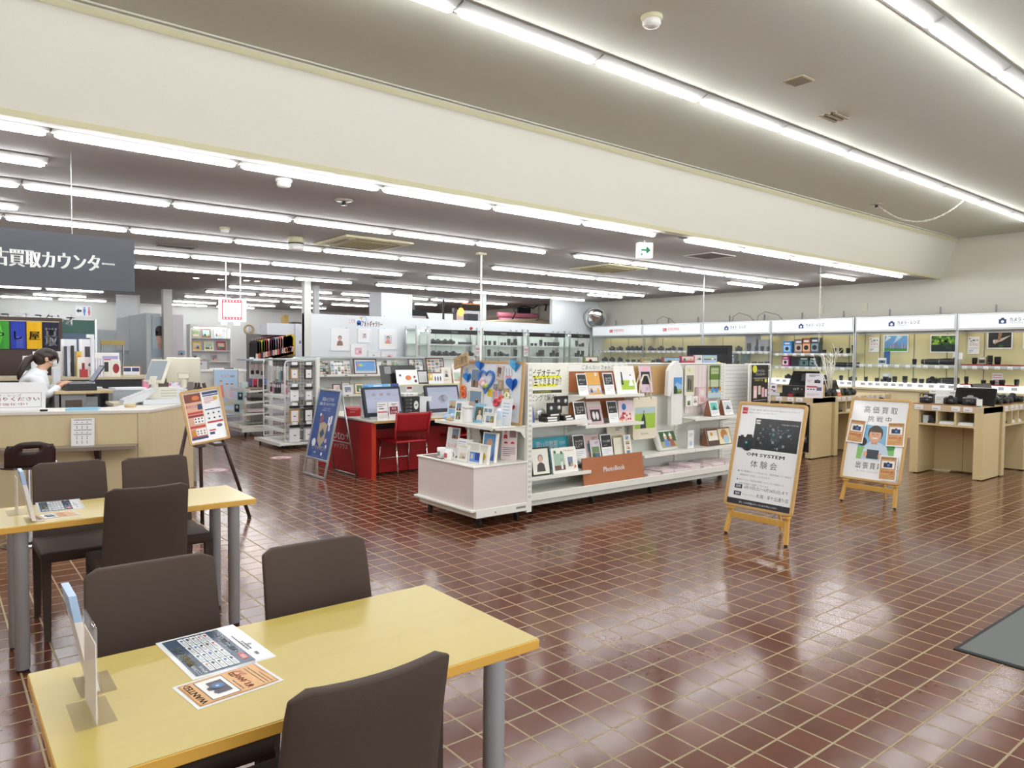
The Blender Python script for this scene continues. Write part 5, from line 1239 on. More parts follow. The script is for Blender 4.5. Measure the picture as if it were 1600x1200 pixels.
b = MB(); b.bx(.55, 2.9, .80, 1.08, .365 + .70, .385 + .70, 'dad4ae', .003)
for x in (.6, 1.7, 2.85): b.bx(x - .02, x + .02, .92, .96, .70, 1.066, 'c8c2a0')
b.build('upper_shelf', d)

def red_chair(x, y, label):
    t = thing('mesh_chair', label, 'chair', (x, y, 0), 0, 'red mesh chairs at the order desk')
    RM = 'a31823'; W2 = .225
    b = MB(); vs = []; n = 9; m = 8
    for k in range(m):
        for i in range(n):
            u = i / (n - 1) * 2 - 1; v = k / (m - 1); vs.append((u * (W2 + .012 * v), -.235 - .05 * v + .03 * u * u, .56 + .235 * v))
    fs = [(k * n + i, k * n + i + 1, (k + 1) * n + i + 1, (k + 1) * n + i) for k in range(m - 1) for i in range(n - 1)]
    b.add(vs, fs, RM, True); ob = b.build('backrest', t); md = ob.modifiers.new('thick', 'SOLIDIFY'); md.thickness = .012
    b = MB()
    for s in (-1, 1): b.tube([(s * W2, -.20, .43), (s * W2, -.207, .56), (s * (W2 + .012), -.257, .80)], .013, RM, 8)
    b.build('back_frame', t)
    b = MB(); b.bx(-.23, .23, -.20, .23, .425, .452, RM, .012, 2); b.build('seat', t)
    for s in (-1, 1):
        b = MB(); b.tube([(s * .20, .20, .43), (s * .215, .245, .0)], .0095, CHROME, 8); b.build('leg', t)
        b = MB(); b.tube([(s * .205, -.19, .43), (s * .215, -.255, .0)], .0095, CHROME, 8); b.build('leg', t)
    b = MB(); b.cyl((-.21, .235, .20), (.21, .235, .20), .006, CHROME, n=8); b.build('stretcher', t); return t
red_chair(4.50, 7.72, 'red mesh chair in front of the first order screen')
red_chair(5.42, 7.92, 'red mesh chair by the second order screen, half behind the end cap')
SCR = C('8f93a8', .15, emit=.35); SCRI = '6f7486'; NVY = '1c2430'
def monitor(x, y, rz, label, draw, w=.56, h=.365):
    t = thing('order_monitor', label, 'monitor', (x, y, .70), rz, None, 0)
    Mx = Matrix.Translation((0, 0, .03)) @ Matrix.Rotation(R(-14), 4, 'X')
    b = MB(); b.M = Mx; b.bx(-w / 2, w / 2, 0, .04, 0, h, NVY, .008); b.build('housing', t)
    b = MB(); b.M = Mx; b.bx(-w / 2 + .035, w / 2 - .035, -.002, .002, .05, h - .03, SCR)
    draw(b.face((-w / 2 + .035, -.002, .05)), w - .07, h - .08); b.build('screen', t)
    b = MB(); b.bx(-w * .4, w * .4, -.02, .20, 0, .03, 'c8cacc', .004); b.prism([(.03, .03), (.17, .03), (.11, .22), (.07, .22)], 'x', -.06, .06, NVY); b.build('stand', t)
    return t
def scr1(p, w, h):
    for i in range(3): p.rect(w * (.2 + i * .22), h * .72, w * .09, h * .10, '7c7684', 1); p.rect(w * (.22 + i * .22), h * .74, w * .05, h * .05, 'a89c98', 2)
    p.line(w * .78, h * .72, w * .88, h * .72, .004, SCRI, 1); p.bars(w * .22, h * .58, w * .4, 1, .01, .006, '7a8ca8', 1); p.text('SEL', w * .26, h * .40, h * .07, SCRI, 1)
m1 = monitor(4.33, 7.86, 6, 'first order monitor with grey menu screen and blue strip on top', scr1)
b = MB(); b.M = Matrix.Translation((0, 0, .03)) @ Matrix.Rotation(R(-14), 4, 'X'); b.bx(-.25, .19, -.003, .02, .365, .40, '6cb0e4'); p = b.face((-.25, -.003, .365)); p.rect(0, 0, .06, .02, '3a84cc', 1); p.rect(.14, .008, .12, .012, 'e8f0f8', 1); p.disc(.37, .017, .012, 'd8d040', 1); p.rect(.39, 0, .05, .035, '24408c', 2); b.bx(.19, .26, -.003, .02, .365, .405, '24408c'); b.build('topper', m1)
def scr2(p, w, h):
    for i in range(5): p.ring(w * (.16 + i * .13), h * .86, .018, .023, '6aa89c', 1)
    p.disc(w * .5, h * .48, .07, '74788a', 1, ry=.045); p.disc(w * .38, h * .46, .03, '868a98', 2); p.disc(w * .56, h * .48, .035, '9a9ca8', 2); p.bars(w * .36, h * .28, w * .3, 1, .01, .006, SCRI, 1)
monitor(5.30, 8.0, 4, 'second order monitor with grey drawing screen beside the pin board', scr2)
def pcard(name, label, x, y, w, h, draw, rz=0, tilt=6, z=.7005): return card(name, label, 'card', w, h, (x, y, z), rz, tilt, draw, .004)
pcard('info_card', 'white info card with black icons leaning on the first order monitor', 4.185, 7.655, .14, .215, lambda p, w, h: (p.fill(w, h, PAPER), p.rect(w * .05, h * .42, w * .9, h * .09, 'c87a78', 2), p.bars(w * .1, h * .86, w * .7, 2, h * .1, h * .03, '555a60', 2), p.bars(w * .2, h * .62, w * .7, 1, .01, h * .05, INK, 2), p.bars(w * .1, h * .3, w * .8, 4, h * .07, h * .02, 'b8a8a8', 2)))
pcard('info_card', 'white card with dark red box and white characters beside the info card', 4.34, 7.66, .14, .215, lambda p, w, h: (p.fill(w, h, PAPER), p.rect(w * .1, h * .32, w * .8, h * .42, '8a2230', 2), p.text('専用', w * .5, h * .57, h * .11, PAPER, 3, 'c', bold=.02), p.text('注文機', w * .5, h * .38, h * .11, PAPER, 3, 'c', bold=.02), p.bars(w * .3, h * .88, w * .6, 2, h * .07, h * .03, INK, 2)))
t = thing('disc_writer', 'black disc writer tower with a round disc logo between the screens', 'disc drive', (4.78, 7.98, .70), 4)
b = MB(); b.bx(-.12, .12, 0, .26, 0, .25, '222426', .004); b.build('housing', t)
for k in range(4): b = MB(); b.bx(-.105, .0, -.004, 0, .06 + k * .045, .09 + k * .045, '45494c'); b.bx(-.03, -.012, -.007, -.004, .068 + k * .045, .078 + k * .045, STEEL); b.build('disc_drive', t)
b = MB(); b.bx(.01, .11, -.003, 0, .06, .22, '26282c'); b.face((.01, -.003, .06)).disc(.05, .08, .036, 'dfe4e2', 1, ry=.055).disc(.05, .08, .012, '4a7a3a', 2).line(.02, .075, .08, .09, .006, '4a7a3a', 3); b.bx(-.05, .09, -.03, -.004, .0, .05, 'd8dad4'); b.build('front_panel', t)
b = MB(); b.bx(-.11, .10, 0, .2, 0, .04, 'f0f0ee', .004); b.face((-.11, 0, 0)).ring(.05, .02, .01, .014, '8a8e94', 1).bars(.09, .02, .08, 1, .01, .008, '8a5a58', 1); solo(b, 'white_case', 'flat white case lying on the black disc writer tower', 'box', (4.78, 8.0, .951), 4)
t = thing('hanging_tag', 'white and dark red price strip hanging from the desk shelf', 'price tag', (4.98, 8.385, .82))
b = MB(); b.bx(-.045, .045, 0, .003, 0, .245, PAPER); p = b.face((-.045, 0, 0)); p.rect(.008, .205, .074, .03, '8a2a38', 1); p.text('10', .045, .12, .05, '8a2a38', 1, 'c', bold=.02); p.rect(.008, .025, .074, .07, '9a3040', 1); p.text('30分', .045, .045, .03, PAPER, 2, 'c'); b.build('strip', t)
b = MB(); b.bx(-.1, .1, 0, .14, 0, .24, 'e2e6ea'); b.bx(-.095, .095, .01, .13, .235, .242, 'c4c8cc'); solo(b, 'paper_bin', 'pale grey paper holder between the disc tower and second screen', 'holder', (5.0, 8.02, .70))
t = thing('name_stand', 'red box shaped card tray near the desk corner', 'tray', (4.16, 8.35, .70))
b = MB(); b.prism([(0, 0), (.10, 0), (.07, .12), (0, .10)], 'x', -.09, .09, 'b8202c'); b.face((-.09, -.0, 0)).bars(.03, .08, .12, 2, .03, .01, 'd88a8a', 1); b.build('tray', t)
pcard('leaflet', 'pink leaflet in a clear stand left of the first order monitor', 4.22, 8.18, .1, .24, lambda p, w, h: (p.fill(w, h, 'f0e2e4'), p.bars(w * .15, h * .85, w * .6, 3, h * .08, h * .04, 'd8a0a8', 2)))
pcard('leaflet', 'white leaflet with yellow corner beside the pink leaflet', 4.36, 8.22, .12, .20, lambda p, w, h: (p.fill(w, h, PAPER), p.disc(w * .4, h * .92, w * .2, 'd8b030', 2), p.bars(w * .15, h * .6, w * .7, 4, h * .1, h * .03, 'a8a8b0', 2)))
# on the desk shelf
def blk(p, w, h): p.rect(0, 0, w, h, C('1c1b1d', .25), 1); p.rect(w * .12, h * .55, w * .18, h * .38, '8a8a8c', 2)
card('sample_board', 'black sample board with a grey note leaning on the desk shelf', 'display board', .54, .265, (4.90, 8.50, 1.0855), 0, 16, blk, .008, BLACK)
def orange(p, w, h): p.fill(w, h, PAPER); p.disc(w * .55, h * .45, w * .14, 'd87a48', 2, ry=h * .17); p.disc(w * .18, h * .62, w * .05, '3a3a3c', 2); p.disc(w * .84, h * .5, w * .05, '8a4a34', 2); p.disc(w * .88, h * .22, w * .06, '34343c', 2)
card('photo_page', 'white photo page with orange dish in front of the black sample board', 'photo page', .33, .20, (4.98, 8.42, 1.0855), 0, 14, orange, .006)
card('framed_sheet', 'small black framed sheet further along the desk shelf', 'frame', .17, .19, (5.27, 8.50, 1.0855), 0, 12, lambda p, w, h: p.rect(w * .1, h * .1, w * .8, h * .8, 'c8c8cc', 1), .008, BLACK)
card('sample_card', 'white card with yellow corner and three figures on the desk shelf', 'card', .24, .14, (5.43, 8.42, 1.0855), 0, 10, lambda p, w, h: (p.fill(w, h, PAPER), p.rect(0, h * .35, w * .28, h * .65, 'e0b838', 2), p.rect(w * .1, h * .6, w * .12, h * .3, 'f4f0e0', 3), [p.disc(w * (.45 + i * .18), h * .5, w * .05, '5a5a68', 2, ry=h * .25) for i in range(3)]))
card('sample_card', 'cream portrait card with a seated couple on the desk shelf', 'card', .16, .23, (5.62, 8.44, 1.0855), 0, 10, lambda p, w, h: (p.fill(w, h, 'e8e0d4'), p.portrait(w * .25, h * .4, w * .5, h * .45, 'd8d4cc', 'd8b098', '3a3030', '4a4a58', 2), p.bars(w * .2, h * .25, w * .6, 2, h * .08, h * .03, 'a89888', 2)))
card('sample_card', 'pink topped card at the far end of the desk shelf', 'card', .20, .27, (5.84, 8.46, 1.0855), 0, 10, lambda p, w, h: (p.fill(w, h, 'eee4dc'), p.bars(w * .1, h * .88, w * .8, 2, h * .06, h * .03, 'd88a94', 2), p.rect(w * .1, h * .62, w * .8, h * .10, 'ffffff', 2), p.photo(w * .1, h * .1, w * .5, h * .45, 77, 2)))
card('sample_card', 'brown photo card tucked behind the pink topped card', 'card', .12, .2, (5.73, 8.52, 1.0855), 0, 6, lambda p, w, h: p.photo(0, 0, w, h, 78, 1))

# ------------------------------------------------------------------ second shelving run with framed photo samples
g2 = thing('photo_shelving', 'white shelving run with leaning photo samples behind the order desk', 'shelving', (4.95, 11.9, 0))
b = MB(); b.bx(.0, 3.6, -.015, .015, .1, 1.40, 'dfe2e0'); b.build('back_panel', g2)
for i in range(5): b = MB(); b.bx(.9 * i - .02, .9 * i + .02, -.04, .04, 0, 1.42, ST, .003); b.build('upright', g2)
for z, dd in ((1.125, .32), (.78, .38), (.42, .42), (.15, .45)):
    b = MB(); b.bx(.02, 3.58, -dd, -.015, z - .02, z, ST); b.bx(.02, 3.58, -dd - .012, -dd, z - .035, z + .004, ST)
    if z > .7:
        for k in range(9): b.bx(.25 + k * .38, .30 + k * .38, -dd - .014, -dd - .012, z - .028, z - .004, SLOT)
    b.build('shelf', g2)
b = MB(); b.bx(.0, 3.6, -.06, .06, 1.40, 1.43, 'e8eceb'); b.bx(0, 3.6, -.34, .34, 1.425, 1.432, glass('shelf_glass', 'e4f0ee', .35)); b.build('top_rail', g2)
def ps(label, x0, x1, h, z, draw, y=11.66, tilt=12, frame=None, fw=0, name='photo_sample', t=.008):
    return card(name, label, 'photo sample', x1 - x0, h, ((x0 + x1) / 2, y, z + .0005), 0, tilt, draw, t, None, 'photo samples on the long white shelving', frame, fw)
WALN = '5a2f28'
ps('dark brown multi photo collage, first on the long shelving', 5.02, 5.33, .235, 1.126, lambda p, w, h: (p.fill(w, h, '4a3a34'), p.collage(0, 0, w, h, 6, 5, 3, .1, 2)))
ps('white multi photo collage, second on the long shelving', 5.38, 5.74, .235, 1.126, lambda p, w, h: (p.fill(w, h, 'f2eeee'), p.collage(0, 0, w, h, 6, 5, 9, .16, 2), p.rect(w * .1, h * .7, w * .5, h * .2, C('f8f8f8', .2), 9)))
ps('dark framed blue picture with a colour wheel on the long shelving', 5.79, 6.24, .28, 1.126, lambda p, w, h: (p.fill(w, h, 'd8dce0'), p.rect(w * .06, h * .14, w * .9, h * .72, C('5a9ad8', .2), 2), [p.disc(w * (.16 + .07 * i), h * .6, w * .055, C(c, .3), 3 + i) for i, c in enumerate(('d86a78', 'e0a050', 'd8d860', '70c890', '5ab0d8'))], p.rect(w * .06, h * .14, w * .9, h * .1, '8ab0d0', 3)), 11.62, 12, WALN, .018)
ps('white sheet standing beside the dark framed blue picture', 6.24, 6.36, .22, 1.126, lambda p, w, h: p.fill(w, h, 'eceeec'))
ps('collage with yellow corners behind the black sample board', 6.40, 6.72, .25, 1.126, lambda p, w, h: (p.fill(w, h, 'e4e4e0'), p.collage(0, 0, w, h, 4, 4, 17, .14, 2)))
ps('thin framed family collage, first of two behind the desk cards', 6.90, 7.22, .28, 1.126, lambda p, w, h: (p.fill(w, h, 'eeeae8'), p.collage(0, 0, w, h, 4, 4, 23, .2, 2)), 11.62, 12, '5a4a48', .016)
ps('brown framed family collage, second of two behind the desk cards', 7.28, 7.68, .30, 1.126, lambda p, w, h: (p.fill(w, h, 'e8dccc'), p.collage(0, 0, w, h, 4, 4, 29, .2, 2)), 11.62, 12, '6e3a2a', .02)
for i, (x0, x1, h, c, lab) in enumerate(((5.0, 5.13, .17, 'e8e4e4', 'small white framed print, first on the second shelf of the long shelving'), (5.20, 5.38, .12, '8a7a4a', 'small olive box frame on the second shelf of the long shelving'), (5.38, 5.53, .18, '6a4038', 'small dark red frame on the second shelf of the long shelving'), (5.56, 5.76, .16, 'e4e4ec', 'white frame with a vehicle print on the second shelf'), (5.58, 5.74, .21, 'a89888', 'tan frame behind the vehicle print on the second shelf'), (5.79, 5.98, .19, 'c8a848', 'golden frame with a doll print on the second shelf'))):
    ps(lab, x0, x1, h, .781, (lambda s: lambda p, w, hh: (p.rect(0, 0, w, hh, 'ece8e0', 1), p.photo(w * .15, hh * .15, w * .7, hh * .7, s, 2)))(90 + i), 11.60 + (.06 if i == 4 else 0), 10, C(c, .4), .016)
# end unit with wire panels and shelves (faces -x)
r2 = thing('wire_rack', 'white end rack with wire panels, hanging frames and sloping ticket shelves', 'rack', (4.28, 10.95, 0))
def wire_panel(b, y, x0, x1, z0, z1, pitch=.05):
    rr = .05
    b.tube([(x0, y, z0), (x0, y, z1 - rr), (x0 + rr * .3, y, z1 - rr * .3), (x0 + rr, y, z1), (x1, y, z1), (x1, y, z0)], .011, WHITE, 8, False)
    k = 1
    while x0 + k * pitch < x1: b.cyl((x0 + k * pitch, y, z0), (x0 + k * pitch, y, z1), .0022, WHITE, n=4, caps=False); k += 1
    k = 1
    while z0 + k * pitch < z1: b.cyl((x0, y, z0 + k * pitch), (x1, y, z0 + k * pitch), .0022, WHITE, n=4, caps=False); k += 1
    b.cyl((x0, y, z0), (x1, y, z0), .009, WHITE, n=6)
b = MB(); wire_panel(b, 0, .0, .50, .12, 1.37); b.build('wire_panel', r2)
b = MB(); wire_panel(b, .93, .0, .50, .12, 1.37); b.build('wire_panel', r2)
b = MB(); b.bx(.50, .56, -.03, .03, 0, 1.42, ST, .003); b.bx(.5, .56, .9, .96, 0, 1.42, ST, .003); b.bx(.52, .54, .03, .9, .1, 1.41, 'dfe2e0'); b.build('back_panel', r2)
for z in (.28, .44, .63, .81):
    b = MB(); b.bx(.02, .52, .02, .91, z - .012, z, ST); b.bx(-.01, .02, .02, .91, z - .03, z + .004, ST)
    for k in range(5): b.add([(-.012, .06 + k * .17, z - .034), (-.012, .20 + k * .17, z - .034), (.012, .20 + k * .17, z + .014), (.012, .06 + k * .17, z + .014)], [(3, 2, 1, 0)], 'f2f2f4')
    b.build('shelf', r2)
b = MB(); b.bx(-.12, .55, -.12, 1.02, .06, .09, ST, .003); b.bx(-.125, -.12, -.12, 1.02, .05, .10, ST); b.build('base', r2)
for x, y in ((-.05, -.05), (.5, -.05), (-.05, .95)):
    b = MB(); caster(b, x, y); b.build('caster', r2)
b = MB(); b.bx(.0, .5, -.02, .95, 1.385, 1.40, 'd0dce2'); b.build('top_tray', r2)
FR = ['b08a58', '3c302c', 'e8e8ea', 'a8aab0']
for j, z in enumerate((1.08, .74, .40, .10)):
    for i, x in enumerate((.13, .36)):
        big = .0 if j < 2 else .03
        c = C(FR[(i + (0 if j % 2 == 0 else 2)) % 4], .4)
        t = thing('boxed_frame', 'boxed photo frame on the wire rack, %s row down, %s column' % (ORD[j], 'near' if i else 'far'), 'frame', (4.28 + x, 10.92, z), 0, 'boxed photo frames hanging on the wire rack')
        b = MB(); w = .13 + big; h = .17 + big * 1.6; b.bx(-w / 2, w / 2, -.03, 0, 0, h, c, .002); p = b.face((-w / 2, -.03, 0)); p.rect(w * .15, h * .12, w * .7, h * .76, 'eceaec', 1); p.rect(w * .38, h * .45, w * .24, h * .06, INK, 2); b.build('frame', t)
        b = MB(); b.bx(-w * .5, w * .5, -.05, -.005, h + .01, h + .05, '222224', .008); b.build('clip', t)
        b = MB(); b.bx(-.05, .04, -.05, -.045, h + .055, h + .10, PAPER); b.bx(.04, .055, -.05, -.04, h + .05, h + .09, BLACK); b.build('price_ticket', t)
rd = random.Random(5)
for i in range(9):
    y = 11.02 + i * .095; c = rd.choice(['e8c8c8', 'd0d8dc', 'c8b8a8', '8ab8b8', 'e4e0dc', '5a6068'])
    b = MB(); h = rd.uniform(.2, .26); b.bx(-.01, .01, -.035, .035, -h, 0, C(c, .35)); b.bx(-.012, -.01, -.03, .03, -h * .35, -h * .05, PAPER); b.tube([(0, 0, 0), (0, 0, .05), (.18, 0, .07)], .002, STEEL, 4)
    solo(b, 'hanging_pack', 'hanging accessory pack on the end rack, upper row, %s from the wire front' % ORD[i], 'accessory pack', (4.34, y, 1.28), 0, 'hanging packs on the end rack')
    b = MB(); h = rd.uniform(.14, .17); c = rd.choice(['26282a', 'e8d0cc', 'd8dce0', '34383c', 'd88a98']); b.bx(-.01, .01, -.035, .035, -h, 0, C(c, .35)); b.bx(-.012, -.01, -.03, .03, -h * .4, -h * .1, 'ececee'); b.tube([(0, 0, 0), (0, 0, .02), (.18, 0, .03)], .002, STEEL, 4)
    solo(b, 'hanging_pack', 'hanging accessory pack on the end rack, lower row, %s from the wire front' % ORD[i], 'accessory pack', (4.34, y, 1.0), 0, 'hanging packs on the end rack')
# third shelving end (further back)
r3 = thing('accessory_shelving', 'white shelving end with four angled trays behind the wire rack', 'shelving', (4.75, 12.9, 0))
b = MB(); b.bx(0, .03, .0, .95, .1, 1.38, 'dfe2e0'); b.bx(-.02, .05, -.05, .0, 0, 1.40, ST); b.bx(-.02, .05, .93, .98, 0, 1.40, ST); b.build('back_panel', r3)
for z, dd in ((.83, .35), (.63, .42), (.42, .48), (.20, .52)):
    b = MB(); b.prism([(0, z - .02), (0, z), (-dd, z - .01), (-dd, z + .015), (-dd - .02, z + .015), (-dd - .02, z - .05), (-dd, z - .05)], 'y', -.04, .97, ST); b.build('shelf', r3)
b = MB(); b.bx(-.5, .0, -.04, .97, .08, .16, ST, .003); b.build('base', r3)
for x, y in ((-.42, .02), (-.1, .02)):
    b = MB(); caster(b, x, y); b.build('caster', r3)
b = MB(); b.bx(-.28, .0, .0, .93, 1.34, 1.37, 'b8c6cc'); b.build('top_tray', r3)
for i, (y, c, z, w, h, dx) in enumerate(((12.95, 'a08878', 1.28, .07, .2, -.1), (13.06, 'b8a0a0', 1.28, .07, .18, -.16), (13.2, 'c8b8b0', 1.28, .07, .19, -.2), (12.95, '4a3a3c', 1.02, .07, .26, -.14), (13.05, 'c83a58', 1.02, .07, .2, -.2), (13.18, '7a6a8a', 1.02, .07, .22, -.24), (12.96, '6a84c0', 1.02, .07, .2, -.06))):
    b = MB(); b.bx(-w / 2, w / 2, -.01, .01, -h, 0, C(c, .35)); b.bx(-w * .4, w * .4, -.012, -.01, -h * .95, -h * .6, '26262a'); b.tube([(0, 0, 0), (0, 0, .03), (.05, .0, .04)], .003, STEEL, 4)
    solo(b, 'hanging_pack', 'hanging camera strap pack on the shelving behind the wire rack, %s of seven' % ORD[i], 'accessory pack', (4.75 + dx, y, z), 0, 'strap packs behind the wire rack')
for i, (z, c, w, h, lab) in enumerate(((.835, '9a8878', .26, .035, 'flat brown album lying on the top angled tray'), (.635, '24241e', .22, .045, 'black box lying on the second angled tray'), (.43, 'd8c8c8', .30, .06, 'row of pink and grey packs lying on the third angled tray'), (.22, '9aa098', .3, .03, 'flat grey pack lying on the lowest angled tray'))):
    b = MB(); b.bx(-w / 2, w / 2, -.1, .1, 0, h, C(c, .4), .003); solo(b, 'tray_goods', lab, 'box', (4.53, 13.02, z), 0)
b = MB(); b.bx(-.09, .09, 0, .1, 0, .11, 'd4e6e2', .01); solo(b, 'mint_pouch', 'pale mint plastic pouch on the angled tray beside the brown album', 'pouch', (4.45, 13.22, .845), 0)
for k, z in enumerate((.63, .42)):
    b = MB(); b.bx(0, .02, -.07, .07, -.02, .16, 'a8c8cc'); b.bx(-.002, 0, -.045, .045, .0, .13, '1c1e26'); b.bx(-.004, -.002, -.02, .02, .06, .11, 'c8c4c0'); solo(b, 'tray_sign', 'small teal and black card clipped to the %s angled tray' % ('second' if k == 0 else 'third'), 'card', (4.27 - .06 * k, 13.0, z + .02), 40)
# stickers on the floor
for i, (x, y) in enumerate(((3.87, 10.05), (2.78, 9.45))):
    b = MB(); b.lathe([(.16, 0), (.16, .001)], 'e8dcdc', n=32); p = b.print((0, 0, .001), (.78, -.62, 0), (.62, .78, 0), (0, 0, 1)); p.ring(0, 0, .135, .16, 'c85a60', 1, 32); p.text('足元', 0, .0, .07, 'c8606a', 1, 'c'); p.poly([(-.05, -.09), (.0, -.09), (.02, -.03), (-.04, -.03)], '5a3a3c', 1); p.poly([(.03, -.1), (.07, -.1), (.08, -.04), (.04, -.04)], '5a3a3c', 1)
    solo(b, 'floor_sticker', 'round white and red footprint sticker on the tiles %s' % ('by the wire rack' if i == 0 else 'by the dark easel'), 'sticker', (x, y, .0003), 0)
# ------------------------------------------------------------------ camera and lens models (templates, copied everywhere)
CB = '1d1e20'; CB2 = C('2a2b2e', .6); LG = C('10141c', .06, coat=1.0); SIL = C('c2c3c2', .3, .6); GRYL = '6c7076'
def make_camera(kind):
    """camera facing -y, standing on z=0"""
    t = thing('camera', '', 'camera')
    body = SIL if kind == 'silver' else CB
    b = MB(); w, h, dp = (.135, .088, .045) if kind != 'compact' else (.105, .062, .032)
    b.bx(-w / 2, w / 2, 0, dp, 0, h * .86, CB2 if kind == 'silver' else body, .008, 2)
    if kind == 'silver': b.bx(-w / 2, w / 2, .001, dp - .001, h * .62, h * .88, SIL, .006)
    if kind == 'dslr': b.bx(-w / 2 - .004, -w / 2 + .030, -.022, dp, 0, h * .82, CB2, .010, 2)
    if kind != 'compact':
        b.prism([(-.030, h * .86), (.030, h * .86), (.018, h * 1.12), (-.018, h * 1.12)], 'y', -.006, dp - .008, body)
        b.lathe([(.011, 0), (.011, .010)], GRYL, (w * .34, dp / 2, h * .86), n=12); b.lathe([(.009, 0), (.009, .008)], GRYL, (-w * .36, dp / 2, h * .86), n=12); b.bx(-.012, .012, .006, dp - .014, h * 1.12, h * 1.12 + .006, GRYL)
    b.build('body', t)
    b = MB(); cx = .012 if kind != 'compact' else .0; cz = h * .44; L = {'dslr': .085, 'silver': .05, 'compact': .022, 'mirrorless': .06}[kind]; r = .034 if kind != 'compact' else .022
    b.lathe([(r * .9, 0), (r, .006), (r, L * .45), (r * .94, L * .46), (r * .94, L * .55), (r, L * .56), (r, L * .94), (r * .92, L)], CB, (cx, 0, cz), (0, -1, 0), 18)
    for q in (.2, .34, .66, .8): b.lathe([(r * 1.01, L * q), (r * 1.01, L * q + .003)], C('3a3c40', .6), (cx, 0, cz), (0, -1, 0), 18)
    b.build('lens', t)
    b = MB(); b.lathe([(r * .78, L + .0003), (r * .5, L + .004), (.001, L + .006)], LG, (cx, 0, cz), (0, -1, 0), 16); b.build('front_glass', t)
    return t
def make_lens(kind):
    t = thing('lens', '', 'lens')
    r, L = {'short': (.036, .065), 'mid': (.038, .10), 'tall': (.043, .16), 'tele': (.055, .30)}[kind]
    b = MB(); ax = (0, 0, 1) if kind != 'tele' else (1, 0, 0); o = (0, 0, 0) if kind != 'tele' else (-L / 2, 0, r)
    b.lathe([(r * .82, 0), (r * .82, L * .1), (r * .92, L * .13), (r * .92, L * .36), (r, L * .40), (r, L * .9), (r * 1.03, L * .92), (r * 1.03, L)], CB, o, ax, 18)
    b.build('barrel', t)
    b = MB()
    for q in (.46, .51, .56, .61, .66, .71, .76): b.lathe([(r * 1.015, L * q), (r * 1.015, L * (q + .025))], CB2, o, ax, 18)
    b.build('zoom_ring', t)
    b = MB(); e = Vector(ax) * L + Vector(o)
    b.lathe([(r * .98, .0), (r * .95, .004), (r * .3, .0045)], '222326', e, ax, 18); b.build('lens_cap', t)
    if kind in ('tall', 'tele'): b = MB(); b.lathe([(r * .93, L * .2), (r * .93, L * .215)], 'c8c2a8', o, ax, 18); b.build('marking_ring', t)
    return t
CAM = {}; LEN = {}
def place(kind, loc, rz, label, group, sc=1.0):
    store, mk = (CAM, make_camera) if kind in ('dslr', 'silver', 'compact', 'mirrorless') else (LEN, make_lens)
    if kind not in store:
        o = store[kind] = mk(kind); o.location = loc; o.rotation_euler = (0, 0, R(rz)); setp(o, label, None, group)
    else: o = dup(store[kind], loc, rz, label, group)
    o.scale = (sc, sc, sc)
    return o
def gbox(name, label, cat, w, d, h, loc, rz=0, c='e8e8e6', draw=None, group=None, rough=.4):
    b = MB(); b.bx(-w / 2, w / 2, -d / 2, d / 2, 0, h, C(c, rough), .0015)
    if draw: draw(b.face((-w / 2, -d / 2, 0)), w, h)
    return solo(b, name, label, cat, loc, rz, group)

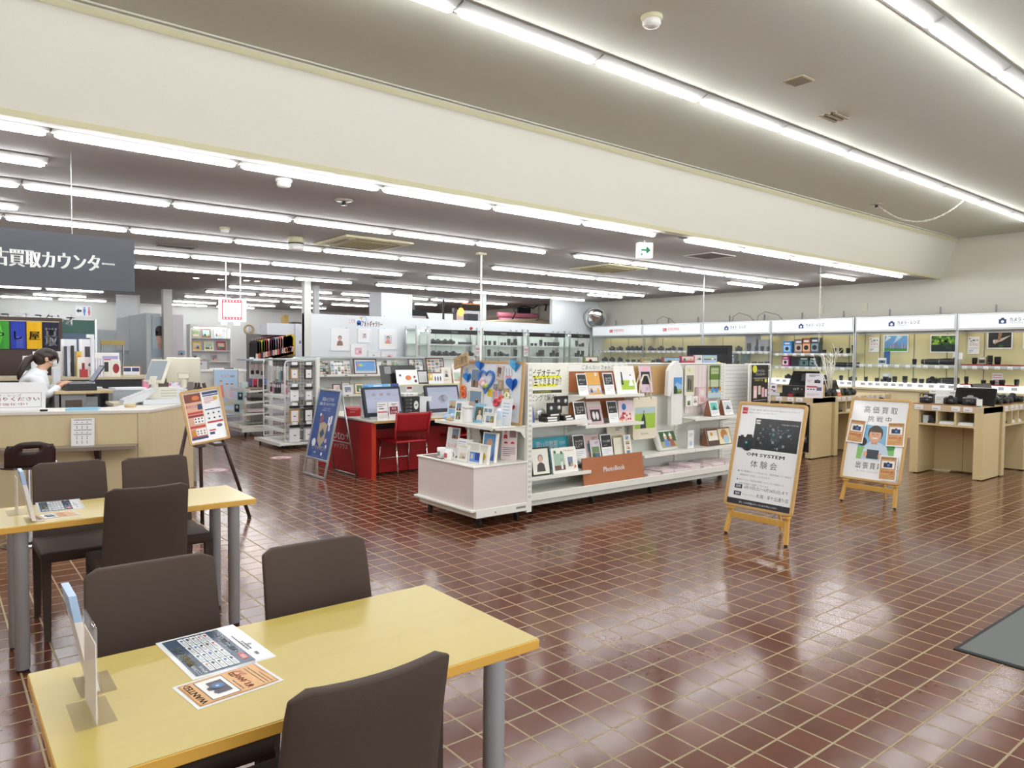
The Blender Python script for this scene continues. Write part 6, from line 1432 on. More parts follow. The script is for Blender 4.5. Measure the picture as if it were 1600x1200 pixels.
# ------------------------------------------------------------------ lit lens cases along the side wall (faces -x)
BEIGE = C('cfc698', .55); SHG = glass('glass_shelf', 'd4ebe4', .45); LITW = C('ffffff', emit=1.0); LITB = C('fff6dc', emit=3.2); HEAD = C('eef2f5', .25, emit=.22)
WBEIGE = wood('pale_oak', 'd9c8a0', 'e2d3ae', (3, 3, 18), .45)
X0 = 14.30; BW = 1.83
bays = [13.35, 11.53, 9.71, 7.88, 6.04, 4.21]
names = ['nearest the mirror', 'second from the mirror', 'third from the mirror', 'fourth from the mirror', 'with the blue sky and green forest pictures', 'with the bird picture']
shelfz = [(1.63, 1.33), (1.63, 1.33), (1.62, 1.32), (1.58, 1.30), (1.375,), (1.375,)]
bayroots = []
for k, yc in enumerate(bays):
    t = thing('lens_case', 'lit lens display case along the side wall, ' + names[k], 'display case', (X0, yc, 0), -90, 'lit lens display cases on the side wall'); bayroots.append(t)
    b = MB(); b.bx(-BW / 2 + .01, BW / 2 - .01, .0, .48, 0, .88, WBEIGE)
    for q_ in (-.3, .3): b.bx(q_ - .002, q_ + .002, -.002, 0, .05, .86, C('8f8262', .6))
    b.build('base_cabinet', t)
    b = MB(); b.bx(-BW / 2 + .002, BW / 2 - .002, -.04, .48, .88, .915, 'cfc4a4'); b.build('worktop', t)
    b = MB(); b.bx(-BW / 2 + .02, BW / 2 - .02, .08, .44, .93, 1.025, LITW, .004); b.build('light_plinth', t)
    b = MB(); b.bx(-BW / 2 + .002, BW / 2 - .002, .44, .48, .92, 2.0, BEIGE)
    for q_ in (-.62, .02, .60): b.bx(q_ - .008, q_ + .008, .436, .44, .92, 2.0, '7b7a70')
    b.build('back_panel', t)
    b = MB(); b.bx(-BW / 2 + .004, BW / 2 - .004, -.02, .46, 2.0, 2.30, ALU, .004); b.bx(-BW / 2 + .01, BW / 2 - .01, .24, .26, 1.955, 2.0, ALU); b.build('header_box', t)
    b = MB(); b.bx(-BW / 2 + .04, BW / 2 - .04, -.026, -.02, 2.035, 2.265, HEAD)
    p = b.face((-BW / 2 + .04, -.026, 2.035)); w = BW - .08
    if k < 2:
        RC = 'd8483c'; p.rect(w * .36, .075, .12, .075, RC, 1); p.text('安心', w * .36 + .06, .09, .04, PAPER, 2, 'c', w=.09); p.text('長期修理保証', w * .45, .098, .055, RC, 1, w=.36); p.bars(w * .455, .075, .30, 1, .01, .008, 'e8a49c', 1)
    else:
        NB = '2b3f7c'; cx = w * .38
        p.rect(cx - .055, .065, .11, .075, NB, 1); p.poly([(cx - .03, .14), (cx + .03, .14), (cx + .018, .165), (cx - .018, .165)], NB, 1); p.disc(cx, .10, .024, HEAD, 2)
        p.text('カメラ・レンズ', w * .44, .098, .062, '3c4a6c', 1, w=.40, bold=.02); p.bars(w * .445, .072, .30, 1, .01, .008, 'b8c0cc', 1)
    b.build('header_sign', t)
    b = MB(); b.bx(-BW / 2 + .1, BW / 2 - .1, .30, .36, 1.975, 1.998, LITB); b.build('strip_light', t)
    for s in (-1, 1): b = MB(); b.bx(s * (BW / 2 - .013) - .012, s * (BW / 2 - .013) + .012, .0, .03, .915, 2.0, ALU); b.build('post', t)
    for z in shelfz[k]:
        b = MB(); b.bx(-BW / 2 + .015, BW / 2 - .015, .06, .43, z - .010, z, SHG); b.bx(-BW / 2 + .015, BW / 2 - .015, .055, .06, z - .045, z + .002, 'b9c2c4')
        rd = random.Random(k * 10 + int(z * 100))
        x = -BW / 2 + .08
        while x < BW / 2 - .12:
            b.bx(x, x + .075, .050, .055, z - .060, z - .008, 'eef0f2'); b.bx(x + .01, x + .06, .0495, .05, z - .05, z - .042, 'a8505a' if rd.random() < .3 else '9aa0a8'); x += rd.uniform(.11, .22)
        b.build('glass_shelf', t)
    if k >= 3:
        rd = random.Random(k); x = -BW / 2 + .1
        while x < BW / 2 - .14: b = MB(); b.bx(x, x + .09, .074, .08, .955, 1.01, 'b8bcc2'); b.build('price_card', t); x += rd.uniform(.13, .2)
    if k < 3: b = MB(); b.bx(-BW / 2 + .02, 0.02, .012, .016, .93, 1.99, GLASS); b.bx(0, BW / 2 - .02, .020, .024, .93, 1.99, GLASS); b.build('glass_door', t)
    # rods standing behind the header
    for q_ in (-.46, .46): b = MB(); b.bx(q_ - .012, q_ + .012, .44, .46, 2.30, 2.46, '8f9294'); b.build('rod', t)
def bayput(k, px, z):      # point on bay k's shelf under photo column px
    p = atX(px, 560, X0 + .2); return (X0 + .2, max(bays[k] - BW / 2 + .08, min(bays[k] + BW / 2 - .08, p.y)), z + .001)
cnt = {}
def bl(kind, k, px, z, row, sc=1.0):
    key = (k, row); cnt[key] = cnt.get(key, -1) + 1
    what = {'dslr': 'black camera', 'mirrorless': 'black camera', 'silver': 'silver camera', 'compact': 'compact camera', 'short': 'short lens', 'mid': 'lens', 'tall': 'tall lens', 'tele': 'long lens lying'}[kind]
    bn = ['mirror end case', 'second case from the mirror', 'third case from the mirror', 'fourth case from the mirror', 'sky picture case', 'bird picture case'][k]
    place(kind, bayput(k, px, z), -90 + (0 if kind != 'tele' else 0), '%s on the %s shelf of the %s, %s along' % (what, row, bn, ORD[cnt[key]]), 'cameras and lenses in the wall cases', sc)
for px, kd in zip((956, 968, 981, 987, 994, 1002), ('dslr', 'dslr', 'mirrorless', 'mirrorless', 'mirrorless', 'dslr')): bl(kd, 0, px, 1.63, 'upper', 1.15)
for px, kd in zip((945, 956, 968, 980, 989, 999), ('dslr', 'dslr', 'mirrorless', 'compact', 'compact', 'compact')): bl(kd, 0, px, 1.33, 'lower', 1.15)
for px, kd in zip((1013, 1022, 1032, 1042, 1051, 1062), ('mirrorless', 'compact', 'dslr', 'compact', 'dslr', 'silver')): bl(kd, 1, px, 1.63, 'upper', 1.15)
for px, kd in zip((1012, 1020, 1028, 1036, 1046, 1056), ('compact', 'compact', 'silver', 'compact', 'compact', 'compact')): bl(kd, 1, px, 1.33, 'lower', 1.1)
for px, kd, s in ((1122, 'dslr', 1.2), (1138, 'dslr', 1.1), (1153, 'mirrorless', 1.2), (1170, 'tall', 1.1), (1182, 'mid', 1.1), (1191, 'mid', 1.1), (1200, 'mid', 1.0)): bl(kd, 2, px, 1.62, 'upper', s)
for px, kd, s in ((1150, 'mirrorless', 1.0), (1165, 'silver', 1.0), (1178, 'compact', 1.2), (1188, 'compact', 1.2), (1198, 'silver', 1.0)): bl(kd, 2, px, 1.32, 'lower', s)
for px, s in ((1288, 'short'), (1305, 'mid'), (1314, 'mid'), (1325, 'mid'), (1334, 'tall')): bl(s, 3, px, 1.58, 'upper', 1.05)
for px, s in ((1291, 'dslr'), (1312, 'tele'), (1332, 'tele')): bl(s, 3, px, 1.30, 'lower', .9)
for px, s in ((1232, 'dslr'), (1290, 'dslr'), (1315, 'mid'), (1333, 'dslr')): bl(s, 3, px, 1.026, 'lit', 1.0)
for px, s, q_ in ((1324, 'mid', 1), (1334, 'tall', .8)): pass
for px, s, q_ in ((1429, 'mid', 1.0), (1454, 'tele', 1.0), (1478, 'tele', 1.1)): bl(s, 4, px, 1.376, 'glass', q_)
for px, s, q_ in ((1354, 'mid', .9), (1371, 'short', 1.1), (1382, 'dslr', .8), (1390, 'short', 1.2), (1399, 'mid', 1.1), (1415, 'mid', 1.2), (1430, 'short', 1.3), (1441, 'short', 1.2), (1457, 'dslr', 1.3), (1483, 'tele', 1.1)): bl(s, 4, px, 1.026, 'lit', q_)
for px, s, q_ in ((1523, 'mid', 1.1), (1547, 'tall', .95), (1559, 'mid', 1.3)): bl(s, 5, px, 1.40, 'glass', q_)
for px, s, q_ in ((1511, 'tall', .8), (1538, 'short', 1.1), (1552, 'short', 1.1), (1567, 'short', 1.3), (1590, 'mid', 1.0)): bl(s, 5, px, 1.045, 'lit', q_)
# red lens plinths in the bird case
for i, px in enumerate((1512, 1524, 1537, 1548, 1559, 1572, 1592)):
    x, y, z = bayput(5, px, 1.375); gbox('lens_plinth', 'flat red lens plinth on the glass shelf of the bird picture case, %s along' % ORD[i], 'plinth', .14, .2, .022, (x, y, z), -90, '9c2430', None, 'red lens plinths in the bird picture case')
for i, px in enumerate((1511, 1528, 1540, 1553, 1566, 1583)):
    x, y, z = bayput(5, px, 1.026); gbox('lens_plinth', 'flat red lens plinth on the lit shelf of the bird picture case, %s along' % ORD[i], 'plinth', .14, .2, .018, (x, y, z), -90, 'a82834', None, 'red lens plinths in the bird picture case')
# boxed goods in the cases
def case_box(k, px, z, w, h, c, lab, draw=None, d=.14): x, y, zz = bayput(k, px, z); return gbox('goods_box', lab, 'box', w, d, h, (x + .05, y, zz), -90, c, draw)
def twin(c2): return lambda p, w, h: (p.rect(w * .1, h * .12, w * .8, h * .5, C(c2, .35), 1), p.disc(w * .5, h * .37, h * .16, '1a1c22', 2), p.rect(w * .2, h * .74, w * .6, h * .12, PAPER, 1))
case_box(3, 1230, 1.58, .20, .26, '3f8ad4', 'blue camera box on the upper shelf of the fourth wall case', twin('9cc8f0'))
case_box(3, 1248, 1.58, .20, .30, '7a6e70', 'grey brown picture box beside the blue box in the fourth wall case', twin('c8a898'))
case_box(3, 1260, 1.58, .20, .32, 'a86038', 'orange box on the upper shelf of the fourth wall case', twin('e0b080'))
case_box(3, 1273, 1.58, .20, .33, '3c4852', 'dark blue grey box on the upper shelf of the fourth wall case', twin('8a98a8'))
case_box(3, 1228, 1.30, .16, .22, 'c04a8c', 'magenta instant camera box on the lower shelf of the fourth wall case', twin('e8d8dc'))
case_box(3, 1243, 1.30, .18, .20, '24282c', 'black box beside the magenta box in the fourth wall case')
case_box(3, 1257, 1.30, .24, .2, '3a4a4c', 'dark teal box on the lower shelf of the fourth wall case', twin('5a7a7c')); case_box(3, 1271, 1.30, .2, .2, '2c3a40', 'dark slate box on the lower shelf of the fourth wall case', twin('6a8088'))
case_box(2, 1174, 1.62, .34, .36, '8c9096', 'tall grey lens box behind the lenses in the third wall case', None, .1); case_box(2, 1190, 1.62, .3, .26, '9a9ea4', 'low grey lens box behind the lenses in the third wall case', None, .1)
case_box(2, 1163, 1.32, .16, .28, '48605c', 'dark green box on the lower shelf of the third wall case'); case_box(2, 1143, 1.32, .2, .24, '5a6a6c', 'slate box at the end of the third wall case', twin('9ab0b0'))
case_box(4, 1384, 1.376, .09, .25, '2a5a94', 'tall blue filter box on the glass shelf of the sky picture case', None, .06); case_box(4, 1378, 1.376, .16, .12, 'd8dce0', 'white and grey box beside the tall blue filter box', twin('5a6a78'), .08)
case_box(4, 1461, 1.376, .12, .07, 'e8e4dc', 'small white card box under the long lenses', twin('3a3c40'), .04); case_box(4, 1483, 1.376, .13, .07, 'e4e0b8', 'small cream card box under the long lenses', twin('8a9a58'), .04); case_box(4, 1493, 1.376, .1, .22, 'dfe4e6', 'tall white box at the end of the sky picture case', twin('2a3238'), .1)
case_box(4, 1385, 1.026, .14, .17, 'd4d8da', 'pale lens box on the lit shelf of the sky picture case', twin('3a3c40'), .1); case_box(5, 1534, 1.40, .12, .13, 'c4c0a8', 'olive topped box on the glass shelf of the bird picture case', twin('3c4038'), .08); case_box(5, 1558, 1.026, .16, .22, 'e6e8ea', 'white notice card on the lit shelf of the bird picture case', lambda p, w, h: p.bars(w * .1, h * .8, w * .8, 4, h * .18, h * .06, 'c85a60', 1), .01)
case_box(0, 1003, 1.33, .18, .12, 'eef0f2', 'white card at the end of the lower shelf in the mirror end case', None, .02); case_box(1, 1008, 1.33, .16, .1, 'e8ecf0', 'white card at the start of the lower shelf in the second case', None, .02)
# pictures and notices on the back panels
def wallpic(k, px0, px1, pyt, pyb, label, draw, fr='e6e8ea', fw=.02, name='picture', cat='picture', X=X0 + .425):
    a, c = atX(px0, pyb, X), atX(px1, pyt, X)
    h = atX((px0 + px1) / 2, pyt, X).z - a.z
    return card(name, label, cat, a.y - c.y, h, (X, (a.y + c.y) / 2, a.z), -90, 0, draw, .01, None, None, fr, fw)
def city(p, w, h):
    p.rect(0, 0, w, h, C('6aa4dc', .25), 1); p.poly([(0, h * .6), (w * .3, h * .9), (w * .1, h)], 'cfe0f0', 2); p.poly([(w * .4, h * .5), (w * .8, h * .95), (w * .55, h)], 'b8d4ec', 2); p.rect(0, 0, w, h * .2, '3c8a34', 2)
    rd = random.Random(2)
    for i in range(16): x = w * (.1 + i * .055); p.rect(x, h * .16, w * .035, h * rd.uniform(.15, .4), C(rd.choice(['8a7a9a', 'c88aa0', '7a8ab0', 'b0a8c0', '9a6a80']), .3), 3)
wallpic(4, 1380, 1420, 523, 550, 'white framed picture of a city park under blue sky', city)
def forest(p, w, h):
    p.rect(0, 0, w, h, C('2c5a20', .25), 1); rd = random.Random(8)
    for i in range(26): p.disc(w * rd.random(), h * (.45 + .5 * rd.random()), w * rd.uniform(.05, .12), C(rd.choice(['4a8a28', '78a830', '2a5a1c', '9ac040', '386a24']), .3), 2 + i % 3, ry=h * rd.uniform(.06, .14), n=9)
    p.rect(0, 0, w, h * .45, C('1c2c2c', .2), 6); [p.rect(w * rd.random() * .8, h * rd.random() * .4, w * .2, h * .015, C('3c5a34', .2), 7) for _ in range(12)]
wallpic(4, 1453, 1497, 523, 551, 'white framed picture of a green forest pond', forest)
def bird(p, w, h):
    p.rect(0, 0, w, h, C('14181a', .25), 1); p.poly([(w * .2, h * .5), (w * .42, h * .55), (w * .98, h * .82), (w * .60, h * .45), (w * .40, h * .35), (w * .28, h * .22)], 'c8b8ac', 2); p.poly([(w * .40, h * .45), (w * .44, h), (w * .60, h * .98), (w * .52, h * .5)], '8a6a54', 3); p.poly([(w * .2, h * .5), (w * .3, h * .55), (w * .22, h * .25)], 'e8e4e0', 4); p.disc(w * .56, h * .12, w * .12, '2c5a20', 2, ry=h * .1)
wallpic(5, 1542, 1583, 518, 545, 'framed picture of a grey bird in flight on black', bird)
wallpic(5, 1598, 1632, 518, 545, 'framed dark picture at the far edge of the bird case', forest)
def tradein(p, w, h): p.fill(w, h, PAPER); p.rect(w * .06, h * .86, w * .1, h * .08, INK, 2); p.camera_pic(w * .5, h * .80, w * .22, '30343a', LG, 2); p.rect(w * .7, h * .78, w * .2, h * .06, '7a7e84', 2); p.rect(w * .15, h * .72, w * .2, h * .05, '7a7e84', 2); p.text('6.0%', w * .5, h * .47, h * .15, 'd8705c', 2, 'c', w=w * .75); p.rect(0, h * .33, w, h * .012, INK, 2); p.bars(w * .06, h * .2, w * .4, 3, h * .06, h * .02, INK, 2); p.bars(w * .1, h * .64, w * .8, 1, .01, h * .02, '9a9ea4', 2)
wallpic(4, 1358, 1374, 527, 550, 'white trade-in notice beside the blue sky picture', tradein, PAPER, .004, 'notice_sheet', 'notice'); wallpic(5, 1512, 1531, 526, 553, 'white trade-in notice beside the bird picture', tradein, PAPER, .004, 'notice_sheet', 'notice')
wallpic(4, 1493, 1504, 551, 561, 'small white notice with bracket at the end of the sky picture case', lambda p, w, h: (p.fill(w, h, PAPER), p.rect(w * .1, h * .2, w * .3, h * .6, INK, 2)), PAPER, .003, 'notice_sheet', 'notice', X0 + .02)
# loose cables and sockets above the headers
for i, (y, s) in enumerate(((12.2, .16), (9.95, .14), (9.3, .2))):
    b = MB(); b.tube([(0, 0, 0), (0, .02, .12), (0, .12 + s * .4, .2), (0, .3 + s, .12), (0, .42 + s, .01)], .006, '4a4c4e', 6); solo(b, 'cable_loop', 'loop of dark cable standing on the lens case headers, %s from the mirror' % ORD[i], 'cable', (14.55, y, 2.302), 180)
for i, y in enumerate((7.15, 6.85)):
    if i: continue
    b = MB(); b.bx(-.01, .0, -.06, .06, -.09, .09, 'd8d0b8', .004); solo(b, 'wall_socket', 'cream wall socket above the lens case headers', 'socket', (XW - .001, 7.95, 2.52))
b = MB(); b.bx(-.01, .0, -.06, .06, -.09, .09, 'd8d0b8', .004); solo(b, 'wall_socket', 'cream wall socket over the sky picture case', 'socket', (XW - .001, 7.02, 2.52))
# convex mirror
t = thing('convex_mirror', 'round convex security mirror high in the far corner', 'mirror', (14.40, 14.25, 2.52)); t.rotation_euler = (R(90 + 18), 0, R(-42))
b = MB(); b.lathe([(.001, .09), (.10, .084), (.19, .062), (.26, .026), (.29, 0)], C('f2f4f4', .03, 1.0), n=40); b.build('mirror_dome', t)
b = MB(); b.lathe([(.29, -.01), (.305, -.005), (.305, .008), (.29, .01)], 'c8cccc', n=40); b.cyl((0, 0, -.01), (0, 0, -.14), .02, '9a9c9c'); b.build('rim', t)
# ------------------------------------------------------------------ partition with the photo gallery and used camera cases
PW_ = C('dfe4e7', .6); YP = 14.55
b = MB(); b.bx(6.10, XW, YP, YP + .10, 0, 2.32, PW_); struct(b, 'wall_partition')
b = MB(); b.bx(6.10, 6.24, YP - .03, YP + .13, 0, ZC, C('d8d8d4', .6)); struct(b, 'wall_pillar')
b = MB(); b.bx(13.05, XW, YP, YP + .10, 2.32, ZC, PW_); struct(b, 'wall_partition.001')
b = MB(); b.bx(7.92, 8.72, YP + .02, YP + .6, 2.32, 2.86, C('d9dde2', .6)); struct(b, 'wall_column')
b = MB(); b.bx(10.72, 10.84, YP, YP + .1, 2.32, ZC, C('cfd3d4', .6)); struct(b, 'wall_pillar.001')
b = MB(); b.bx(6.72, 6.84, YP + .9, YP + 1.0, 0, ZC, C('cfd3d4', .6)); struct(b, 'wall_pillar.002')
def gal(px0, px1, pyt, pyb, label, draw, fw=.035):
    Y = YP - .016; a, c = atY(px0, pyb, Y), atY(px1, pyt, Y)
    return card('gallery_picture', label, 'picture frame', c.x - a.x, c.z - a.z, ((a.x + c.x) / 2, Y, a.z), 0, 0, draw, .015, PAPER, 'white gallery frames on the partition', 'eef0f3', fw)
def kid(bg, cl, sc=.5):
    def d(p, w, h): p.fill(w, h, PAPER); p.portrait(w * (.5 - sc / 2), h * (.5 - sc / 2), w * sc, h * sc, C(bg, .4), 'd8a890', '30262a', C(cl, .4), 2)
    return d
gal(517, 545, 514, 548, 'tall white gallery frame with a dancing child, first on the partition', kid('eef0f4', '8a6a58', .62)); gal(559, 580, 514, 535, 'small white gallery frame between the two large ones', kid('dcd8e4', 'c8b8c4', .45)); gal(592, 620, 515, 546, 'white gallery frame with a child in pink, third on the partition', kid('d4d4e0', 'd88a80', .5))
gal(548, 572, 538, 560, 'white gallery frame with a pink picture in the lower row', lambda p, w, h: (p.fill(w, h, PAPER), p.rect(w * .22, h * .2, w * .56, h * .62, 'e0b4c4', 2), p.disc(w * .4, h * .5, w * .09, 'f0d8dc', 3), p.disc(w * .62, h * .45, w * .09, 'c07a98', 3))); gal(575, 593, 548, 561, 'small white gallery frame in the middle of the lower row', kid('f0f0f2', '7a9ac8', .4)); gal(596, 620, 550, 562, 'low white gallery frame at the end of the lower row', kid('e8dcdc', 'c83a48', .5))
t = thing('gallery_sign', 'red and blue photo gallery lettering with a star figure on the partition', 'sign', (atY(545, 510, YP).x, YP - .004, atY(545, 511, YP).z))
b = MB(); p = b.print((0, 0, 0), (1, 0, 0), (0, 0, 1), (0, -1, 0), ); RDG = 'c83a54'; BLG = '3a6ac0'
p.text('こども', .0, .085, .075, RDG, 1, w=.16, rot=6); p.disc(.24, .10, .055, BLG, 1); p.poly([(.20, .02), (.24, .08), (.30, .02), (.28, .10), (.20, .10)], BLG, 1); p.disc(.285, .21, .022, 'e8b83a', 1); p.ring(.36, .18, .06, .068, BLG, 1); p.text('フォトギャラリー', .30, .035, .11, RDG, 3, w=.52, rot=-1, bold=.02)
b.build('lettering', t)
for dx in (-.06, .87):
    for dz in (-.02, .27): b = MB(); b.cyl((dx, 0, dz), (dx, -.01, dz), .014, STEEL, n=8); b.build('stud', t)

# used camera cases (face -y)
GB = 'dfe6e0'; LITC = C('f4fffa', emit=16.0)
cases = ((8.80, 10.12, 'first'), (10.28, 11.52, 'second'), (11.70, 12.95, 'third'), (13.14, 13.86, 'fourth'))
YC = 13.92
def case(x0, x1, o, sign=True):
    w = x1 - x0
    t = thing('glass_case', 'glass case of used cameras with black USED header, %s from the gallery frames' % o if sign else 'narrow empty glass case between the gallery frames and the used cameras', 'display case', ((x0 + x1) / 2, YC, 0), 0, 'glass cases along the partition')
    b = MB(); b.bx(-w / 2, w / 2, 0, .5, 0, .78, 'dde2e2'); b.build('base_cabinet', t)
    b = MB(); b.bx(-w / 2 + .01, w / 2 - .01, .46, .5, .78, 2.05, GB)
    n = max(1, int(w / .4))
    for i in range(1, n): b.bx(-w / 2 + i * w / n - .004, -w / 2 + i * w / n + .004, .456, .46, .8, 2.0, '7c8684')
    b.build('back_panel', t)
    for s in (-1, 1): b = MB(); b.bx(s * w / 2 - .018, s * w / 2 + .018, .0, .04, .0, 2.12, ALU); b.bx(s * w / 2 - .018, s * w / 2 + .018, .46, .5, .0, 2.12, ALU); b.build('post', t)
    b = MB(); b.bx(-w / 2, w / 2, .03, .5, 2.03, 2.06, ALU); b.build('top', t)
    b = MB(); b.bx(-w / 2 + .05, w / 2 - .05, .10, .13, 2.0, 2.025, LITC); b.build('strip_light', t)
    for z in (1.72, 1.45, 1.18):
        b = MB(); b.bx(-w / 2 + .02, w / 2 - .02, .05, .45, z - .008, z, SHG); b.bx(-w / 2 + .02, w / 2 - .02, .045, .05, z - .028, z + .002, 'c8d4d2'); b.build('glass_shelf', t)
    b = MB(); b.bx(-w / 2 + .02, w / 2 - .02, .006, .010, .8, 1.98, GLASS); b.build('glass_door', t)
    if sign:
        b = MB(); b.bx(-w / 2 + .02, w / 2 - .02, -.02, .0, 1.95, 2.05, '1d1d20'); b.face((-w / 2, -.0205, 1.95)).text('USED', w / 2, .022, .058, 'dfe0e0', 1, 'c', w=.18, bold=.03); b.build('header_sign', t)
    return t
for a in cases: case(*a)
case(8.46, 8.76, '', False)
rows_ = {(0, 1.72): ('dslr dslr dslr dslr compact compact compact compact compact', (677, 685, 696, 705, 720, 726, 732, 737, 741)), (0, 1.45): ('dslr dslr mirrorless mirrorless compact dslr', (678, 687, 698, 709, 718, 736)),
         (1, 1.72): ('mid mid mid short short tall short tall mid', (759, 765, 773, 784, 789, 795, 800, 805, 811)), (1, 1.45): ('tall mid dslr compact mid tall', (764, 774, 783, 793, 805, 810)),
         (2, 1.72): ('short short tall mid mid mid mid mid mid mid', (831, 837, 845, 852, 857, 861, 865, 869, 874, 879)), (2, 1.45): ('mid tall tall mid tall short mid mid', (840, 844, 848, 861, 865, 870, 873, 877)), (3, 1.72): ('tall short short mid mid', (901, 906, 910, 915, 919)), (3, 1.45): ('mid tall short tall mid', (900, 904, 908, 913, 918))}
for (ci, z), (kinds, pxs) in rows_.items():
    for i, (kd, px) in enumerate(zip(kinds.split(), pxs)):
        x = atY(px, 540, YC + .2).x; x0, x1, o = cases[ci]; x = max(x0 + .07, min(x1 - .07, x))
        what = {'dslr': 'black camera', 'mirrorless': 'black camera', 'compact': 'compact camera', 'short': 'short lens', 'mid': 'lens', 'tall': 'tall lens'}[kd]
        place(kd, (x, YC + .2, z + .001), 0, 'used %s in the %s glass case, %s shelf, %s along' % (what, o, 'upper' if z > 1.6 else 'lower', ORD[i]), 'used cameras and lenses in the glass cases', 1.15 if kd in ('dslr', 'mirrorless', 'compact') else 1.0)
for i, (px, z) in enumerate(((747, 1.2), (822, 1.2))):
    gbox('notice_strip', 'pink and white notice strip on the post after the %s glass case' % ORD[i], 'notice', .14, .004, .26, (atY(px, 540, 13.88).x, 13.89, 1.45), 0, 'e4dde0', lambda p, w, h: (p.rect(w * .1, h * .55, w * .8, h * .2, 'c09aa0', 1), p.bars(w * .1, h * .4, w * .8, 3, h * .1, h * .04, '8a7a80', 1)))
b = MB(); b.ball((0, 0, .05), .05, .025, .035, 'b82a2a', 8, 6); b.cyl((0, 0, 0), (0, 0, .03), .012, 'b82a2a'); solo(b, 'red_bird_figure', 'small red bird figure on top of the first glass case', 'figurine', (10.08, YC + .2, 2.061))
# low goods counter in front of the used cases
t = thing('low_gondola', 'low white goods counter with a row of price tags before the used cases', 'counter', (9.9, 8.0, 0))
b = MB(); b.bx(-2.7, 2.7, 0, .8, 0, 1.22, 'e4e6e4'); b.build('body', t)
b = MB(); b.bx(-2.72, 2.72, -.02, .82, 1.22, 1.25, 'dfe8ec'); 
b.build('top', t)
b = MB()
for i in range(48): b.bx(-2.66 + i * .11, -2.60 + i * .11, -.024, -.02, 1.16, 1.25, PAPER)
b.build('price_rail', t)
gbox('black_tray', 'long black tray on the low goods counter before the used cases', 'tray', .62, .2, .09, (atY(872, 560, 8.35).x, 8.35, 1.251), 0, '1d1f22'); gbox('leaflet_box', 'pale blue leaflet box on the low goods counter', 'box', .16, .1, .15, (atY(833, 560, 8.3).x - .5, 8.3, 1.251), 0, 'd4d8e4')

# ------------------------------------------------------------------ photo studio seen over the partition
def hung(z): return (0, 0, z)
b = MB(); b.bx(0, .95, 0, .03, 0, 2.62, C('dadfe8', .6)); solo(b, 'studio_screen', 'white studio screen showing over the partition beside the softbox', 'screen', (10.55, 17.0, 0))
b = MB(); b.bx(0, 1.0, 0, .03, 0, 2.78, C('e4e7ee', .6)); solo(b, 'studio_screen', 'white studio screen showing over the partition behind the tall pole', 'screen', (12.05, 17.6, 0))
b = MB(); b.bx(0, 1.9, 0, .03, 1.8, 2.70, C('e2cfc0', .6)); solo(b, 'studio_backdrop', 'pale peach studio backdrop behind the hanging camera', 'backdrop', (13.3, 18.2, 0))
t = thing('softbox', 'black studio softbox with a pale face hanging over the partition', 'studio light', (9.9, 16.6, 2.42))
b = MB(); b.prism([(-.42, -.05), (.42, -.05), (.30, .22), (-.30, .22)], 'y', -.25, .25, C('22252c', .6)); b.build('hood', t)
b = MB(); b.prism([(-.30, -.10), (.36, -.10), (.28, .06), (-.16, .06)], 'y', -.27, -.25, 'd8ccca'); b.build('face', t)
b = MB(); b.cyl((0, 0, .2), (0, 0, .58), .03, DARK); b.cyl((0, 0, .34), (-.4, 0, .12), .012, DARK); b.bx(-.09, .09, -.05, .05, .22, .42, '7c828a'); b.build('hanger', t)
b = MB(); b.cyl((0, 0, .0), (0, 0, 2.98), .03, '1f2022'); b.bx(-.22, .22, -.03, .03, 2.94, 2.99, STEEL); solo(b, 'studio_pole', 'black telescopic studio pole beyond the partition', 'pole', (10.72, 16.3, 0))
b = MB(); b.bx(-.18, .18, -.1, .1, 0, .62, C('32363a', .6)); b.cyl((0, 0, -2.02), (0, 0, 0), .02, DARK); solo(b, 'studio_flash', 'dark studio flash head standing beyond the partition', 'studio light', (12.05, 16.9, 2.02)); 
t = thing('tungsten_lamp', 'orange glowing studio lamp under the ceiling beyond the partition', 'studio light', (12.05, 17.4, 2.62))
b = MB(); b.ball((0, 0, .1), .10, .06, .12, C('ff9a3c', emit=4.0), 10, 8); b.build('bulb', t); b = MB(); b.cyl((0, 0, .2), (0, 0, .38), .02, DARK); b.bx(.0, .9, -.01, .01, .33, .37, 'f0a060'); b.build('arm', t)
t = thing('hanging_camera', 'black camera on a folding arm under the studio ceiling', 'camera', (13.25, 16.5, 2.3))
b = MB(); b.bx(-.14, .14, -.1, .1, 0, .22, CB, .02); b.build('body', t); b = MB(); b.tube([(0, 0, .22), (.12, 0, .42), (0, 0, .52), (.4, 0, .62), (.8, 0, .58), (1.0, 0, .70)], .022, '2a2a2c', 6); b.build('arm', t)
for i, (c, z, y, r, lab) in enumerate((('e0889c', 2.66, 16.9, .075, 'upper pink'), ('e49cae', 2.50, 16.8, .075, 'lower pink'), ('e0d0b0', 2.36, 16.6, .07, 'cream'), ('b82c38', 2.24, 16.75, .06, 'red'), ('dcc8a8', 2.30, 16.35, .05, 'thin cream'))):
    b = MB(); b.cyl((0, 0, 0), ((1.3 if i < 2 else 2.3) if i != 4 else 3.6, -.3, .0 if i < 2 else .16), r, C(c, .5), n=14); solo(b, 'backdrop_roll', lab + ' paper backdrop roll stored over the partition', 'backdrop roll', (14.3 - (1.3 if i < 2 else 2.4) - (1.1 if i == 4 else 0), y, z))
b = MB(); b.tube([(0, 0, .8), (0, 0, .3), (-.2, 0, .1), (.15, 0, .0), (-.12, 0, -.1), (.2, 0, -.12)], .03, '8a8a86', 6); b.tube([(.1, 0, .75), (.3, 0, .68), (.26, 0, .5)], .03, DARK, 6); solo(b, 'backdrop_crank', 'grey metal backdrop crank hooks hanging before the paper rolls', 'hook', (14.0, 16.2, 2.3))
